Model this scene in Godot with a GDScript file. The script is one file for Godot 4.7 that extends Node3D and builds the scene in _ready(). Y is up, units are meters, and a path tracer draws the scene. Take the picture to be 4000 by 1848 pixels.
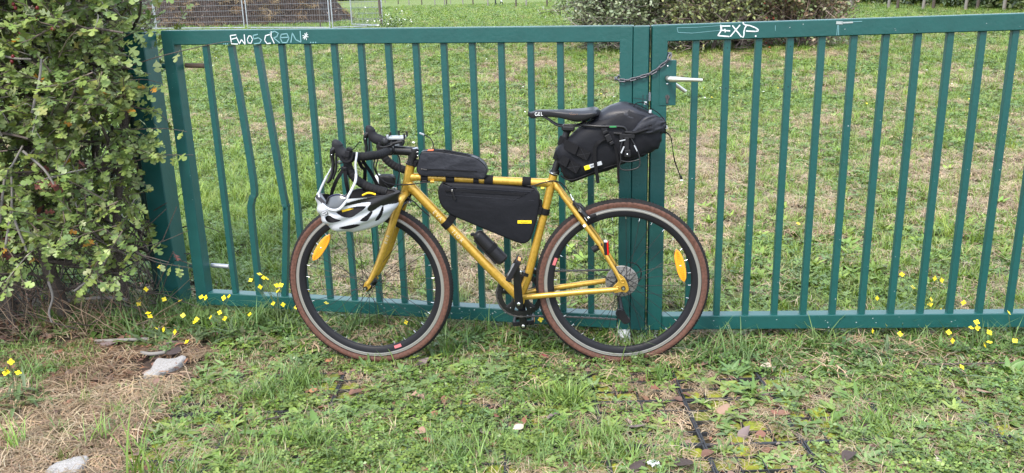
extends Node3D
# A golden gravel bicycle with black bags leaning on a green double gate before a meadow.

var R := RandomNumberGenerator.new()
var M := {}
var N1 := FastNoiseLite.new()
var N2 := FastNoiseLite.new()
var N3 := FastNoiseLite.new()

# ---------------------------------------------------------------- mesh builder
class B:
	var v := PackedVector3Array()
	var n := PackedVector3Array()
	var uv := PackedVector2Array()
	var col := PackedColorArray()
	var ix := PackedInt32Array()
	var tint := Color(1, 1, 1)
	var tinted := false

	func add(p: Vector3, nn := Vector3.ZERO, u := Vector2.ZERO) -> int:
		v.append(p); n.append(nn); uv.append(u); col.append(tint)
		return v.size() - 1

	func tri(a: int, b: int, c: int) -> void:
		ix.append(a); ix.append(b); ix.append(c)

	func quad(a: int, b: int, c: int, d: int) -> void:
		tri(a, b, c); tri(a, c, d)

	func face(pts: Array, nn := Vector3.ZERO) -> void:      # a flat polygon (fan) with its own vertices
		var k = []
		var m = nn
		if m == Vector3.ZERO:
			m = (pts[1] - pts[0]).cross(pts[2] - pts[0]).normalized()
		if (pts[1] - pts[0]).cross(pts[2] - pts[0]).dot(m) < 0.0:
			pts = pts.duplicate(); pts.reverse()
		for p in pts: k.append(add(p, m))
		for i in range(1, k.size() - 1): tri(k[0], k[i], k[i + 1])

	func loft(rings: Array, closed := true, cap_a := true, cap_b := true) -> void:
		var base = []
		for r in rings:
			base.append(v.size())
			for p in r: add(p)
		var m = rings[0].size()
		for i in rings.size() - 1:
			for j in (m if closed else m - 1):
				var k = (j + 1) % m
				quad(base[i] + j, base[i] + k, base[i + 1] + k, base[i + 1] + j)
		if cap_a: cap(rings[0], true)
		if cap_b: cap(rings[-1], false)

	func cap(r: PackedVector3Array, flip: bool) -> void:
		var c = Vector3.ZERO
		for p in r: c += p
		c /= r.size()
		var m = Vector3.ZERO
		for j in r.size(): m += (r[j] - c).cross(r[(j + 1) % r.size()] - c)
		m = m.normalized() * (-1.0 if flip else 1.0)
		var k = add(c, m)
		var first = v.size()
		for p in r: add(p, m)
		for j in r.size():
			var a = first + j
			var b = first + (j + 1) % r.size()
			if flip: tri(k, b, a)
			else: tri(k, a, b)

	# a round (or flattened) tube along a path; rad is a number or one number per point
	func tube(path: Array, rad, sides := 8, caps := true, flat := 1.0, side := Vector3.ZERO) -> void:
		var rings = []
		var u = Vector3.ZERO
		for i in path.size():
			var t: Vector3 = path[min(i + 1, path.size() - 1)] - path[max(i - 1, 0)]
			t = t.normalized()
			if side != Vector3.ZERO:
				u = (side - t * side.dot(t)).normalized()
			elif i == 0:
				u = t.cross(Vector3.UP if absf(t.y) < 0.9 else Vector3.RIGHT).normalized()
			else:
				u = (u - t * u.dot(t)).normalized()
			var w = t.cross(u)
			var r: float = rad[mini(i, rad.size() - 1)] if rad is Array else rad
			var ring = PackedVector3Array()
			for j in sides:
				var a = TAU * j / sides
				ring.append(path[i] + u * (cos(a) * r) + w * (sin(a) * r * flat))
			rings.append(ring)
		loft(rings, true, caps, caps)

	# a strap of rectangular section: side is the direction of its width
	func strap(path: Array, side: Vector3, w: float, t: float) -> void:
		var q = [[], [], [], []]
		for i in path.size():
			var d: Vector3 = (path[min(i + 1, path.size() - 1)] - path[max(i - 1, 0)]).normalized()
			var s = (side - d * side.dot(d)).normalized() * (w / 2)
			var o = d.cross(s).normalized() * (t / 2)
			q[0].append(path[i] + s + o); q[1].append(path[i] - s + o)
			q[2].append(path[i] - s - o); q[3].append(path[i] + s - o)
		for k in 4:
			var a = q[k]
			var b = q[(k + 1) % 4]
			var base = v.size()
			for i in path.size():
				add(a[i]); add(b[i])
			for i in path.size() - 1:
				var z = base + 2 * i
				quad(z, z + 1, z + 3, z + 2)
		face([q[0][0], q[3][0], q[2][0], q[1][0]])
		var e = path.size() - 1
		face([q[0][e], q[1][e], q[2][e], q[3][e]])

	# a box with softened edges
	func box(c: Vector3, s: Vector3, bevel := 0.0, bs := Basis.IDENTITY) -> void:
		var h = s / 2
		if bevel <= 0.0: bevel = minf(minf(s.x, s.y), s.z) * 0.08
		bevel = minf(bevel, minf(minf(h.x, h.y), h.z) * 0.98)
		var id = {}
		for ax in 3:
			for sg in [-1, 1]:
				for a in [-1, 1]:
					for b in [-1, 1]:
						var p = Vector3.ZERO
						p[ax] = sg * h[ax]
						var a1 = (ax + 1) % 3
						var a2 = (ax + 2) % 3
						p[a1] = a * (h[a1] - bevel)
						p[a2] = b * (h[a2] - bevel)
						var nn = Vector3.ZERO
						nn[ax] = sg
						var key = Vector3i.ZERO
						key[ax] = sg; key[a1] = a; key[a2] = b
						id[[ax, key]] = add(c + bs * p, bs * nn)
		for ax in 3:
			var a1 = (ax + 1) % 3
			var a2 = (ax + 2) % 3
			for sg in [-1, 1]:
				var k = []
				for ab in [[-1, -1], [1, -1], [1, 1], [-1, 1]]:
					var key = Vector3i.ZERO
					key[ax] = sg; key[a1] = ab[0]; key[a2] = ab[1]
					k.append(id[[ax, key]])
				if sg > 0: quad(k[0], k[1], k[2], k[3])
				else: quad(k[3], k[2], k[1], k[0])
			for s1 in [-1, 1]:
				for s2 in [-1, 1]:
					var kA = Vector3i.ZERO
					kA[a1] = s1; kA[a2] = s2; kA[ax] = -1
					var kB = kA
					kB[ax] = 1
					var q = [id[[a1, kA]], id[[a1, kB]], id[[a2, kB]], id[[a2, kA]]]
					if s1 * s2 > 0: quad(q[3], q[2], q[1], q[0])
					else: quad(q[0], q[1], q[2], q[3])
		for x in [-1, 1]:
			for y in [-1, 1]:
				for z in [-1, 1]:
					var key = Vector3i(x, y, z)
					if x * y * z > 0: tri(id[[0, key]], id[[1, key]], id[[2, key]])
					else: tri(id[[0, key]], id[[2, key]], id[[1, key]])

	# surface of revolution about the axis of the frame's z; prof holds (radius, along)
	func lathe(prof: Array, segs := 24, f := Transform3D.IDENTITY, closed := false) -> void:
		var rings = []
		for p in prof:
			var ring = PackedVector3Array()
			for j in segs:
				var a = TAU * j / segs
				ring.append(f * Vector3(cos(a) * p.x, sin(a) * p.x, p.y))
			rings.append(ring)
		if closed: rings.append(rings[0])
		loft(rings, true, false, false)

	# a filled outline in the frame's xy plane with rounded rim; half is half its thickness
	func pillow(out: PackedVector2Array, c: Vector2, half: float, rim: float, puff := 0.0, f := Transform3D.IDENTITY, wr: FastNoiseLite = null, amp := 0.0) -> void:
		var m = out.size()
		var area = 0.0
		for i in m: area += out[i].cross(out[(i + 1) % m])
		if area < 0:
			out = out.duplicate(); out.reverse()
		var steps = []
		for e in [0.03, 0.25, 0.45, 0.62, 0.78, 0.9]: steps.append([e, 0.0, half + puff * (1.0 - e * e)])
		for k in 5:
			var a = PI / 2 * k / 4.0
			steps.append([1.0, rim * (1.0 - sin(a)), half - rim * (1.0 - cos(a))])
		var all = []
		for s in steps: all.append(s)
		for i in range(steps.size() - 1, -1, -1): all.append([steps[i][0], steps[i][1], -steps[i][2]])
		var rings = []
		for s in all:
			var ring = PackedVector3Array()
			for i in m:
				var p: Vector2 = out[i]
				var d: Vector2 = (out[(i + 1) % m] - out[(i + m - 1) % m]).normalized()
				var inn = Vector2(-d.y, d.x)
				var q: Vector2 = c + (p + inn * rim - c) * s[0] if s[0] < 1.0 else p + inn * s[1]
				var z: float = s[2]
				if wr: z += (1.0 if z > 0 else -1.0) * amp * wr.get_noise_3d(q.x * 100.0, q.y * 100.0, 7.0 if z > 0 else 90.0)
				ring.append(f * Vector3(q.x, q.y, z))
			rings.append(ring)
		rings.reverse()
		loft(rings, true, true, true)

	func mesh() -> ArrayMesh:
		var acc = PackedVector3Array()
		acc.resize(v.size())
		for t in range(0, ix.size(), 3):
			var a = ix[t]
			var b = ix[t + 1]
			var c = ix[t + 2]
			var m = (v[b] - v[a]).cross(v[c] - v[a])
			acc[a] += m; acc[b] += m; acc[c] += m
		var out = PackedInt32Array()
		out.resize(ix.size())
		for t in range(0, ix.size(), 3):
			out[t] = ix[t]; out[t + 1] = ix[t + 2]; out[t + 2] = ix[t + 1]
		for i in v.size():
			if n[i] == Vector3.ZERO:
				n[i] = acc[i].normalized() if acc[i].length_squared() > 0.0 else Vector3.UP
		var arr = []
		arr.resize(Mesh.ARRAY_MAX)
		arr[Mesh.ARRAY_VERTEX] = v
		arr[Mesh.ARRAY_NORMAL] = n
		arr[Mesh.ARRAY_TEX_UV] = uv
		if tinted: arr[Mesh.ARRAY_COLOR] = col
		arr[Mesh.ARRAY_INDEX] = out
		var am = ArrayMesh.new()
		am.add_surface_from_arrays(Mesh.PRIMITIVE_TRIANGLES, arr)
		return am

# ---------------------------------------------------------------- scene helpers
var used := {}
func numbered(called: String) -> String:
	var k = used.get(called, 0)
	used[called] = k + 1
	return called if k == 0 else "%s_%03d" % [called, k]

func tag(o: Node, label: String, category: String, group := "", kind := "") -> Node:
	if label: o.set_meta("label", label)
	if category: o.set_meta("category", category)
	if group: o.set_meta("group", group)
	if kind: o.set_meta("kind", kind)
	return o

func thing(called: String, label: String, category: String, at := Vector3.ZERO, turn := 0.0, group := "") -> Node3D:
	var o := Node3D.new()
	o.name = numbered(called)
	add_child(o)
	o.position = at
	o.rotation.y = turn
	tag(o, label, category, group)
	return o

func obj(called: String, b, material: Material, parent: Node, at := Transform3D.IDENTITY) -> MeshInstance3D:
	var o := MeshInstance3D.new()
	var key = str(parent.get_instance_id()) + called
	var k = used.get(key, 0)
	used[key] = k + 1
	o.name = called if k == 0 else "%s_%03d" % [called, k]
	if parent == self: o.name = numbered(called)
	o.mesh = b.mesh() if b is B else b
	o.material_override = material
	o.transform = at
	parent.add_child(o, true)
	return o

func part(called: String, parent: Node, at := Transform3D.IDENTITY) -> Node3D:
	var o := Node3D.new()
	var key = str(parent.get_instance_id()) + called
	var k = used.get(key, 0)
	used[key] = k + 1
	o.name = called if k == 0 else "%s_%03d" % [called, k]
	o.transform = at
	parent.add_child(o, true)
	return o

func lin(r: float, g: float, b: float) -> Color: return Color(r, g, b).linear_to_srgb()

func mat(called: String, r: float, g: float, b: float, rough := 0.6, metal := 0.0) -> StandardMaterial3D:
	var m := StandardMaterial3D.new()
	m.resource_name = called
	m.albedo_color = lin(r, g, b)
	m.roughness = rough
	m.metallic = metal
	M[called] = m
	return m

func leafy(called: String, rough := 0.55, through := 0.55) -> StandardMaterial3D:
	var m := mat(called, 1, 1, 1, rough)
	m.vertex_color_use_as_albedo = true
	m.cull_mode = BaseMaterial3D.CULL_DISABLED
	if through > 0.0:
		m.backlight_enabled = true
		m.backlight = Color(through, through, through * 0.6)
	return m

func noise_tex(freq: float, octaves: int, ramp: Array, size := 512, normal := false, strength := 4.0, kind := FastNoiseLite.TYPE_SIMPLEX_SMOOTH, s := 1) -> NoiseTexture2D:
	var f := FastNoiseLite.new()
	f.noise_type = kind
	f.seed = s
	f.frequency = freq
	f.fractal_octaves = octaves
	var t := NoiseTexture2D.new()
	t.width = size; t.height = size
	t.seamless = true
	t.noise = f
	t.as_normal_map = normal
	t.bump_strength = strength
	if ramp.size():
		var g := Gradient.new()
		g.offsets = PackedFloat32Array(ramp.map(func(q): return q[0]))
		g.colors = PackedColorArray(ramp.map(func(q): return q[1]))
		t.color_ramp = g
	return t

func rough_up(m: StandardMaterial3D, scale: float, freq: float, amount: float, octaves := 4) -> void:
	m.normal_enabled = true
	m.normal_texture = noise_tex(freq, octaves, [], 512, true, 6.0)
	m.normal_scale = amount
	m.uv1_triplanar = true
	m.uv1_scale = Vector3.ONE * scale

func mottle(m: StandardMaterial3D, scale: float, freq: float, lo: Color, hi: Color, octaves := 4, s := 3) -> void:
	m.albedo_texture = noise_tex(freq, octaves, [[0.0, lo], [0.35, lo.lerp(hi, 0.35)], [0.65, lo.lerp(hi, 0.75)], [1.0, hi]], 512, false, 1.0, FastNoiseLite.TYPE_SIMPLEX_SMOOTH, s)
	m.uv1_triplanar = true
	m.uv1_scale = Vector3.ONE * scale

func smooth(pts: Array, per := 6, closed := true) -> Array:
	var out = []
	var m = pts.size()
	for i in (m if closed else m - 1):
		var p0 = pts[(i + m - 1) % m] if closed else pts[max(i - 1, 0)]
		var p1 = pts[i]
		var p2 = pts[(i + 1) % m]
		var p3 = pts[(i + 2) % m] if closed else pts[min(i + 2, m - 1)]
		for k in per:
			out.append(p1.cubic_interpolate(p2, p0, p3, float(k) / per))
	if not closed: out.append(pts[-1])
	return out

func out2(pts: Array, per := 5) -> PackedVector2Array:
	return PackedVector2Array(smooth(pts, per))

func scatter(called: String, mesh: Mesh, material: Material, rows: PackedFloat32Array, parent: Node = null) -> MultiMeshInstance3D:
	var mm := MultiMesh.new()
	mm.transform_format = MultiMesh.TRANSFORM_3D
	mm.use_colors = true
	mm.mesh = mesh
	mm.instance_count = rows.size() / 16
	mm.buffer = rows
	var o := MultiMeshInstance3D.new()
	o.multimesh = mm
	o.material_override = material
	o.set_meta("kind", "stuff")
	if parent:
		o.name = called
		parent.add_child(o, true)
	else:
		o.name = numbered(called)
		add_child(o)
	return o

func push(rows: PackedFloat32Array, bs: Basis, p: Vector3, c: Color) -> void:
	rows.append_array(PackedFloat32Array([bs.x.x, bs.y.x, bs.z.x, p.x, bs.x.y, bs.y.y, bs.z.y, p.y, bs.x.z, bs.y.z, bs.z.z, p.z, c.r, c.g, c.b, 1.0]))

func V(x: float, y: float, z := 0.0) -> Vector3: return Vector3(x, y, z)
func W(a: float, b: float) -> float: return R.randf_range(a, b)

func _ready() -> void:
	R.seed = 20241
	N1.seed = 5; N1.frequency = 0.35; N1.fractal_octaves = 3
	N2.seed = 11; N2.frequency = 1.6; N2.fractal_octaves = 3
	N3.seed = 23; N3.frequency = 0.06; N3.fractal_octaves = 2
	# --- camera
	var cam := Camera3D.new()
	cam.name = "camera"
	cam.transform = Transform3D(Basis(Vector3.RIGHT, -0.27606) * Basis(Vector3.BACK, -0.02845), Vector3(0, 1.4826, 0))
	cam.fov = 30.845
	cam.near = 0.05
	cam.far = 900.0
	add_child(cam)
	cam.current = true
	# --- overcast sky, weak sun through cloud
	var env := Environment.new()
	env.background_mode = Environment.BG_SKY
	var sm := ProceduralSkyMaterial.new()
	sm.sky_top_color = Color(0.80, 0.86, 0.95)
	sm.sky_horizon_color = Color(0.93, 0.95, 0.98)
	sm.sky_curve = 0.25
	sm.ground_bottom_color = Color(0.30, 0.33, 0.22)
	sm.ground_horizon_color = Color(0.55, 0.58, 0.50)
	sm.sun_angle_max = 40.0
	sm.energy_multiplier = 1.0
	var sky := Sky.new()
	sky.sky_material = sm
	env.sky = sky
	env.tonemap_mode = Environment.TONE_MAPPER_LINEAR
	env.tonemap_exposure = 3.1
	env.sdfgi_enabled = true
	env.ssao_enabled = true
	env.ssil_enabled = true
	var we := WorldEnvironment.new()
	we.name = "world_environment"
	we.environment = env
	add_child(we)
	var sun := DirectionalLight3D.new()
	sun.name = "sun"
	sun.light_energy = 0.5
	sun.light_color = Color(1.0, 0.96, 0.9)
	sun.light_angular_distance = 14.0
	sun.shadow_enabled = true
	sun.rotation_degrees = Vector3(-52, -28, 0)
	add_child(sun)
	materials()
	ground()
	gates()
	fences_and_far()
	bicycle()
	bags()
	helmet()
	hawthorn()
	paving()
	meadow()
	weeds()
	litter()

func materials() -> void:
	var m = mat("gate_paint", 0.0062, 0.073, 0.068, 0.40)
	mottle(m, 1.3, 0.02, Color(0.93, 0.94, 0.94), Color(1.0, 1.0, 1.0), 5)
	rough_up(m, 1.3, 0.06, 0.05)
	mat("paint_chip", 0.32, 0.36, 0.36, 0.7)
	mat("white_marker", 0.66, 0.70, 0.72, 0.5)
	mat("pale_marker", 0.17, 0.34, 0.37, 0.55)
	mat("dark_marker", 0.006, 0.035, 0.036, 0.5)
	m = mat("galvanised", 0.42, 0.44, 0.47, 0.45, 0.75)
	mat("aluminium", 0.62, 0.60, 0.54, 0.34, 0.85)
	mat("chrome", 0.75, 0.76, 0.78, 0.2, 0.95)
	m = mat("rusty_steel", 0.11, 0.075, 0.055, 0.75, 0.3)
	m = mat("gold_paint", 0.56, 0.345, 0.050, 0.32, 0.45)
	mottle(m, 5.0, 0.02, Color(0.86, 0.84, 0.80), Color(1, 1, 1), 5)
	m.clearcoat_enabled = true; m.clearcoat = 0.35; m.clearcoat_roughness = 0.25
	mat("tread_rubber", 0.018, 0.017, 0.0175, 0.85)
	m = mat("tan_rubber", 0.135, 0.058, 0.040, 0.7)
	mottle(m, 6.0, 0.02, Color(0.7, 0.68, 0.66), Color(1, 1, 1), 4)
	mat("rim_silver", 0.33, 0.32, 0.30, 0.35, 0.5)
	mat("rim_black", 0.013, 0.013, 0.016, 0.45)
	mat("black_metal", 0.016, 0.016, 0.018, 0.35, 0.3)
	mat("black_plastic", 0.014, 0.014, 0.016, 0.42)
	m = mat("bar_tape", 0.011, 0.011, 0.0125, 0.75)
	rough_up(m, 14.0, 0.04, 0.4)
	m = mat("hood_rubber", 0.016, 0.0165, 0.020, 0.6)
	mat("chain_steel", 0.09, 0.085, 0.085, 0.45, 0.6)
	mat("black_link", 0.10, 0.10, 0.115, 0.45, 0.6)
	m = mat("cassette_steel", 0.22, 0.215, 0.205, 0.5, 0.5)
	mat("amber", 0.90, 0.33, 0.008, 0.25)
	M.amber.clearcoat_enabled = true
	mat("amber_deep", 0.75, 0.20, 0.004, 0.3)
	mat("red_lens", 0.62, 0.012, 0.01, 0.2)
	mat("red_print", 0.55, 0.14, 0.15, 0.5)
	mat("clear_lens", 0.68, 0.70, 0.72, 0.12)
	m = mat("bag_fabric", 0.009, 0.0092, 0.0115, 0.62)
	rough_up(m, 9.0, 0.012, 0.55, 5)
	m = mat("bag_coated", 0.0105, 0.011, 0.0145, 0.55)
	rough_up(m, 4.0, 0.01, 0.35, 4)
	m = mat("bag_gloss", 0.019, 0.020, 0.027, 0.42)
	rough_up(m, 6.0, 0.010, 0.6, 4)
	m = mat("webbing", 0.008, 0.008, 0.0095, 0.8)
	rough_up(m, 40.0, 0.05, 0.5)
	for k in ["bag_fabric", "bag_coated", "bag_gloss", "webbing"]: M[k].metallic_specular = 0.28 if k != "bag_gloss" else 0.4
	for k in ["bar_tape", "hood_rubber", "tread_rubber", "black_plastic", "rim_black"]: M[k].metallic_specular = 0.32
	mat("saddle_skin", 0.015, 0.015, 0.019, 0.42)
	mat("yellow_print", 0.85, 0.62, 0.01, 0.5)
	mat("grey_reflective", 0.42, 0.44, 0.47, 0.35)
	mat("white_print", 0.82, 0.84, 0.84, 0.5)
	mat("worn_print", 0.55, 0.50, 0.36, 0.5)
	mat("copper_print", 0.35, 0.17, 0.08, 0.5)
	mat("green_print", 0.03, 0.22, 0.07, 0.5)
	mat("orange_fabric", 0.85, 0.13, 0.03, 0.6)
	mat("helmet_white", 0.50, 0.52, 0.56, 0.32)
	M.helmet_white.clearcoat_enabled = true; M.helmet_white.clearcoat = 0.5
	mat("helmet_black", 0.010, 0.010, 0.011, 0.4)
	mat("helmet_foam", 0.02, 0.018, 0.02, 0.85)
	mat("yellow_foam", 0.8, 0.52, 0.01, 0.6)
	m = mat("smoke_lens", 0.055, 0.062, 0.072, 0.2)
	m.clearcoat_enabled = true
	mat("blue_lens", 0.012, 0.012, 0.05, 0.12)
	m = mat("stone_white", 0.40, 0.385, 0.375, 0.85)
	mottle(m, 6.0, 0.03, Color(0.75, 0.73, 0.71), Color(1, 1, 1), 5)
	rough_up(m, 6.0, 0.05, 0.5)
	mat("paper_white", 0.72, 0.73, 0.74, 0.6)
	m = mat("soil", 1, 1, 1, 0.95)
	m.vertex_color_use_as_albedo = true
	m.albedo_texture = noise_tex(0.02, 6, [[0.0, Color(0.42, 0.40, 0.38)], [0.5, Color(0.8, 0.78, 0.74)], [1.0, Color(1, 1, 1)]], 1024)
	m.uv1_triplanar = true; m.uv1_world_triplanar = true; m.uv1_scale = Vector3.ONE * 0.6
	m.normal_enabled = true
	m.normal_texture = noise_tex(0.03, 5, [], 1024, true, 8.0)
	m.normal_scale = 1.0
	m = mat("mound_soil", 0.062, 0.043, 0.034, 0.95)
	m.albedo_texture = noise_tex(0.03, 6, [[0.0, Color(0.2, 0.18, 0.17)], [0.45, Color(0.62, 0.58, 0.56)], [0.7, Color(0.85, 0.82, 0.8)], [1.0, Color(1, 0.96, 0.9)]], 512)
	m.uv1_triplanar = true; m.uv1_scale = Vector3.ONE * 0.35
	m.normal_enabled = true
	m.normal_texture = noise_tex(0.05, 5, [], 512, true, 10.0)
	mat("grid_plastic", 0.022, 0.023, 0.026, 0.6)
	leafy("grass_blade", 0.5, 0.6)
	leafy("leaf_green", 0.42, 0.5)
	leafy("dry_leaf", 0.7, 0.3)
	leafy("straw", 0.75, 0.25)
	leafy("moss", 0.95, 0.0)
	leafy("petal", 0.5, 0.5)
	leafy("twig_bark", 0.85, 0.0)
	m = mat("hawthorn_bark", 0.15, 0.125, 0.108, 0.85)
	mottle(m, 8.0, 0.03, Color(0.45, 0.42, 0.40), Color(1, 1, 1), 5)
	mat("grey_bark", 0.20, 0.185, 0.17, 0.85)
	m = mat("trunk_bark", 0.13, 0.11, 0.095, 0.9)
	mottle(m, 2.0, 0.03, Color(0.55, 0.5, 0.48), Color(1, 1, 1), 5)
	mat("fence_wire", 0.24, 0.25, 0.27, 0.5, 0.5)
	mat("wood_post", 0.085, 0.065, 0.055, 0.85)
	mat("berry", 0.14, 0.008, 0.012, 0.35)
	mat("navy_cloth", 0.012, 0.014, 0.03, 0.8)
	mat("blue_cloth", 0.16, 0.22, 0.36, 0.8)
	mat("white_cloth", 0.7, 0.72, 0.75, 0.8)
	mat("skin", 0.45, 0.27, 0.19, 0.6)
	mat("hair_dark", 0.03, 0.02, 0.015, 0.7)
	mat("fence_green", 0.012, 0.05, 0.045, 0.55)

# ---------------------------------------------------------------- the double gate
func stroke(b: B, pts: Array, w: float, z: float) -> void:
	var path = []
	for p in pts: path.append(Vector3(p.x, p.y, z))
	for i in path.size() - 1:                       # felt-pen line: a thin raised film with round ends
		var a: Vector3 = path[i]
		var c: Vector3 = path[i + 1]
		var d = (c - a).normalized()
		var s = Vector3(-d.y, d.x, 0) * (w / 2)
		b.face([a - s - d * w * 0.25, c - s + d * w * 0.25, c + s + d * w * 0.25, a + s - d * w * 0.25], Vector3.BACK)

func dot(b: B, p: Vector2, r: float, z: float, k := 8) -> void:
	var q = []
	for i in k: q.append(Vector3(p.x + cos(TAU * i / k) * r, p.y + sin(TAU * i / k) * r, z))
	b.face(q, Vector3.BACK)

func chips(g: Node3D, spots: Array) -> void:            # where the paint has flaked off
	for s in spots:
		var b = B.new()
		var k = 7
		var q = []
		for i in k:
			var r = s[2] * W(0.55, 1.1)
			q.append(Vector3(s[0] + cos(TAU * i / k) * r, s[1] + sin(TAU * i / k) * r * 0.8, s[3]))
		b.face(q, Vector3.BACK)
		obj("paint_chip", b, M.paint_chip, g)

func gate_turn(k: float) -> float: return -atan(k)

func gates() -> void:
	var paint = M.gate_paint
	# left leaf
	var g = thing("gate_leaf", "left leaf of the green steel gate, some bars bent, scrawled EWO5CROW on its top rail", "gate", V(0.55, 0, -3.46), gate_turn(0.2362), "leaves of the green double gate")
	var tilt = Basis(Vector3.BACK, -0.0083)
	var b = B.new()
	b.box(V(-1.104, 1.3255, -0.03), V(2.106, 0.064, 0.06), 0.004, tilt)
	obj("top_rail", b, paint, g)
	b = B.new(); b.box(V(-1.102, 0.0945, -0.03), V(1.99, 0.063, 0.06), 0.004)
	obj("bottom_rail", b, paint, g)
	b = B.new(); b.box(V(-2.127, 0.709, -0.0293), V(0.06, 1.307, 0.061), 0.004)
	obj("stile", b, paint, g)
	b = B.new(); b.box(V(-0.0775, 0.704, -0.0293), V(0.052, 1.283, 0.061), 0.003)
	obj("stile", b, paint, g)
	b = B.new(); b.box(V(-0.019, 0.704, -0.0300), V(0.063, 1.284, 0.061), 0.004)
	obj("meeting_stile", b, paint, g)
	for i in 15:
		var x = -1.952 + 0.1236 * i
		b = B.new()
		if i == 1 or i == 2:
			var kinks = [[V(-1.826, 1.296, -0.025), V(-1.789, 0.69, -0.02), V(-1.803, 0.6, -0.018), V(-1.819, 0.517, -0.02), V(-1.826, 0.124, -0.025)], [V(-1.700, 1.296, -0.025), V(-1.642, 0.62, -0.016), V(-1.634, 0.57, -0.016), V(-1.660, 0.36, -0.02), V(-1.694, 0.124, -0.025)]][i - 1]
			b.strap(smooth(kinks, 5, false), Vector3.RIGHT, 0.026, 0.026)
		else:
			b.box(V(x - 0.001, 0.711, -0.025), V(0.026, 1.172, 0.026), 0.0025)
		obj("bar", b, paint, g)
	for y in [1.206, 0.242]:
		b = B.new()
		b.tube([V(-2.10, y, -0.075), V(-2.004, y - 0.002, -0.075)], 0.011, 12)
		obj("hinge_pin", b, M.rusty_steel if y > 1 else M.galvanised, g)
		b = B.new()
		b.tube([V(-2.15, y, -0.05), V(-2.20, y, -0.05)], 0.012, 12)
		obj("hinge_bolt", b, paint, g)
	var word = part("graffiti", g)
	var zz = 0.0016
	var U = func(x, y): return Vector2(-1.813 + (x - 930.0) * 0.000518, 1.345 - (y - 315.0) * 0.000478)
	var letters = [
		[1, 0.006, [[990, 322, 935, 328], [935, 328, 938, 402], [945, 360, 985, 352], [938, 402, 995, 405]]],
		[1, 0.006, [[990, 342, 1012, 402], [1012, 402, 1035, 365], [1035, 365, 1065, 410], [1065, 410, 1066, 322]]],
		[1, 0.005, [[1108, 333, 1090, 365], [1090, 365, 1095, 397], [1095, 397, 1122, 400], [1122, 400, 1138, 365], [1138, 365, 1128, 335], [1128, 335, 1108, 333]]],
		[0, 0.006, [[1192, 322, 1148, 330], [1148, 330, 1150, 362], [1150, 362, 1195, 352], [1195, 352, 1222, 372], [1222, 372, 1200, 400], [1200, 400, 1150, 405]]],
		[1, 0.006, [[1300, 325, 1262, 335], [1262, 335, 1250, 375], [1250, 375, 1268, 405], [1268, 405, 1302, 402]]],
		[1, 0.006, [[1318, 300, 1312, 340], [1312, 340, 1335, 402]]],
		[0, 0.006, [[1305, 312, 1350, 297], [1350, 297, 1382, 315], [1382, 315, 1365, 345], [1365, 345, 1335, 355], [1335, 355, 1385, 400]]],
		[0, 0.006, [[1408, 325, 1395, 360], [1395, 360, 1410, 398], [1410, 398, 1450, 400], [1450, 400, 1475, 360], [1475, 360, 1460, 320], [1460, 320, 1408, 325], [1398, 355, 1472, 352]]],
		[0, 0.006, [[1488, 398, 1510, 315], [1510, 315, 1535, 375], [1535, 375, 1580, 398], [1580, 398, 1582, 300]]],
		[1, 0.004, [[1600, 340, 1650, 352], [1612, 372, 1640, 315], [1602, 362, 1648, 330], [1622, 320, 1632, 378]]]]
	for L in letters:
		b = B.new()
		for s in L[2]: stroke(b, [U.call(s[0], s[1]), U.call(s[2], s[3])], L[1] * 0.72, zz)
		obj("letter", b, M.white_marker if L[0] else M.pale_marker, word)
	for x in [865, 882, 900, 1668, 1690, 1712]:
		b = B.new(); dot(b, U.call(x, 402), 0.003, zz)
		obj("dot", b, M.pale_marker, word)
	var hash = part("graffiti", g)
	b = B.new()
	stroke(b, [Vector2(-0.008, 1.076), Vector2(-0.012, 1.000)], 0.006, 0.001)
	stroke(b, [Vector2(0.007, 1.076), Vector2(0.005, 1.000)], 0.006, 0.001)
	stroke(b, [Vector2(-0.046, 1.064), Vector2(0.012, 1.058)], 0.004, 0.0013)
	obj("letter", b, M.dark_marker, hash)
	for i in 34: chips(g, [[W(-1.3, -0.12), W(0.068, 0.12), W(0.0015, 0.005), 0.0012]])
	for i in 10: chips(g, [[W(-2.15, -2.1), W(0.3, 1.25), W(0.001, 0.003), 0.0012]])
	for i in 16: chips(g, [[-0.102 + W(0, 0.002), W(0.5, 1.25), W(0.0015, 0.003), 0.0012]])
	for i in 12: chips(g, [[-1.952 + 0.1236 * R.randi_range(3, 14) + W(-0.008, 0.008), W(0.15, 0.8), W(0.0015, 0.0035), -0.0114]])
	# right leaf
	g = thing("gate_leaf", "right leaf of the green steel gate, with lever handle and EXP written in white", "gate", V(0.55, 0, -3.46), gate_turn(0.0568), "leaves of the green double gate")
	tilt = Basis(Vector3.BACK, 0.0064)
	b = B.new(); b.box(V(1.124, 1.3225, -0.03), V(2.2, 0.064, 0.06), 0.004, tilt)
	obj("top_rail", b, paint, g)
	b = B.new(); b.box(V(1.155, 0.0955, -0.03), V(2.138, 0.063, 0.06), 0.004)
	obj("bottom_rail", b, paint, g)
	b = B.new(); b.box(V(0.0555, 0.7045, -0.0293), V(0.062, 1.282, 0.061), 0.004)
	obj("stile", b, paint, g)
	b = B.new(); b.box(V(2.25, 0.71, -0.0293), V(0.062, 1.29, 0.061), 0.004)
	obj("stile", b, paint, g)
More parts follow.
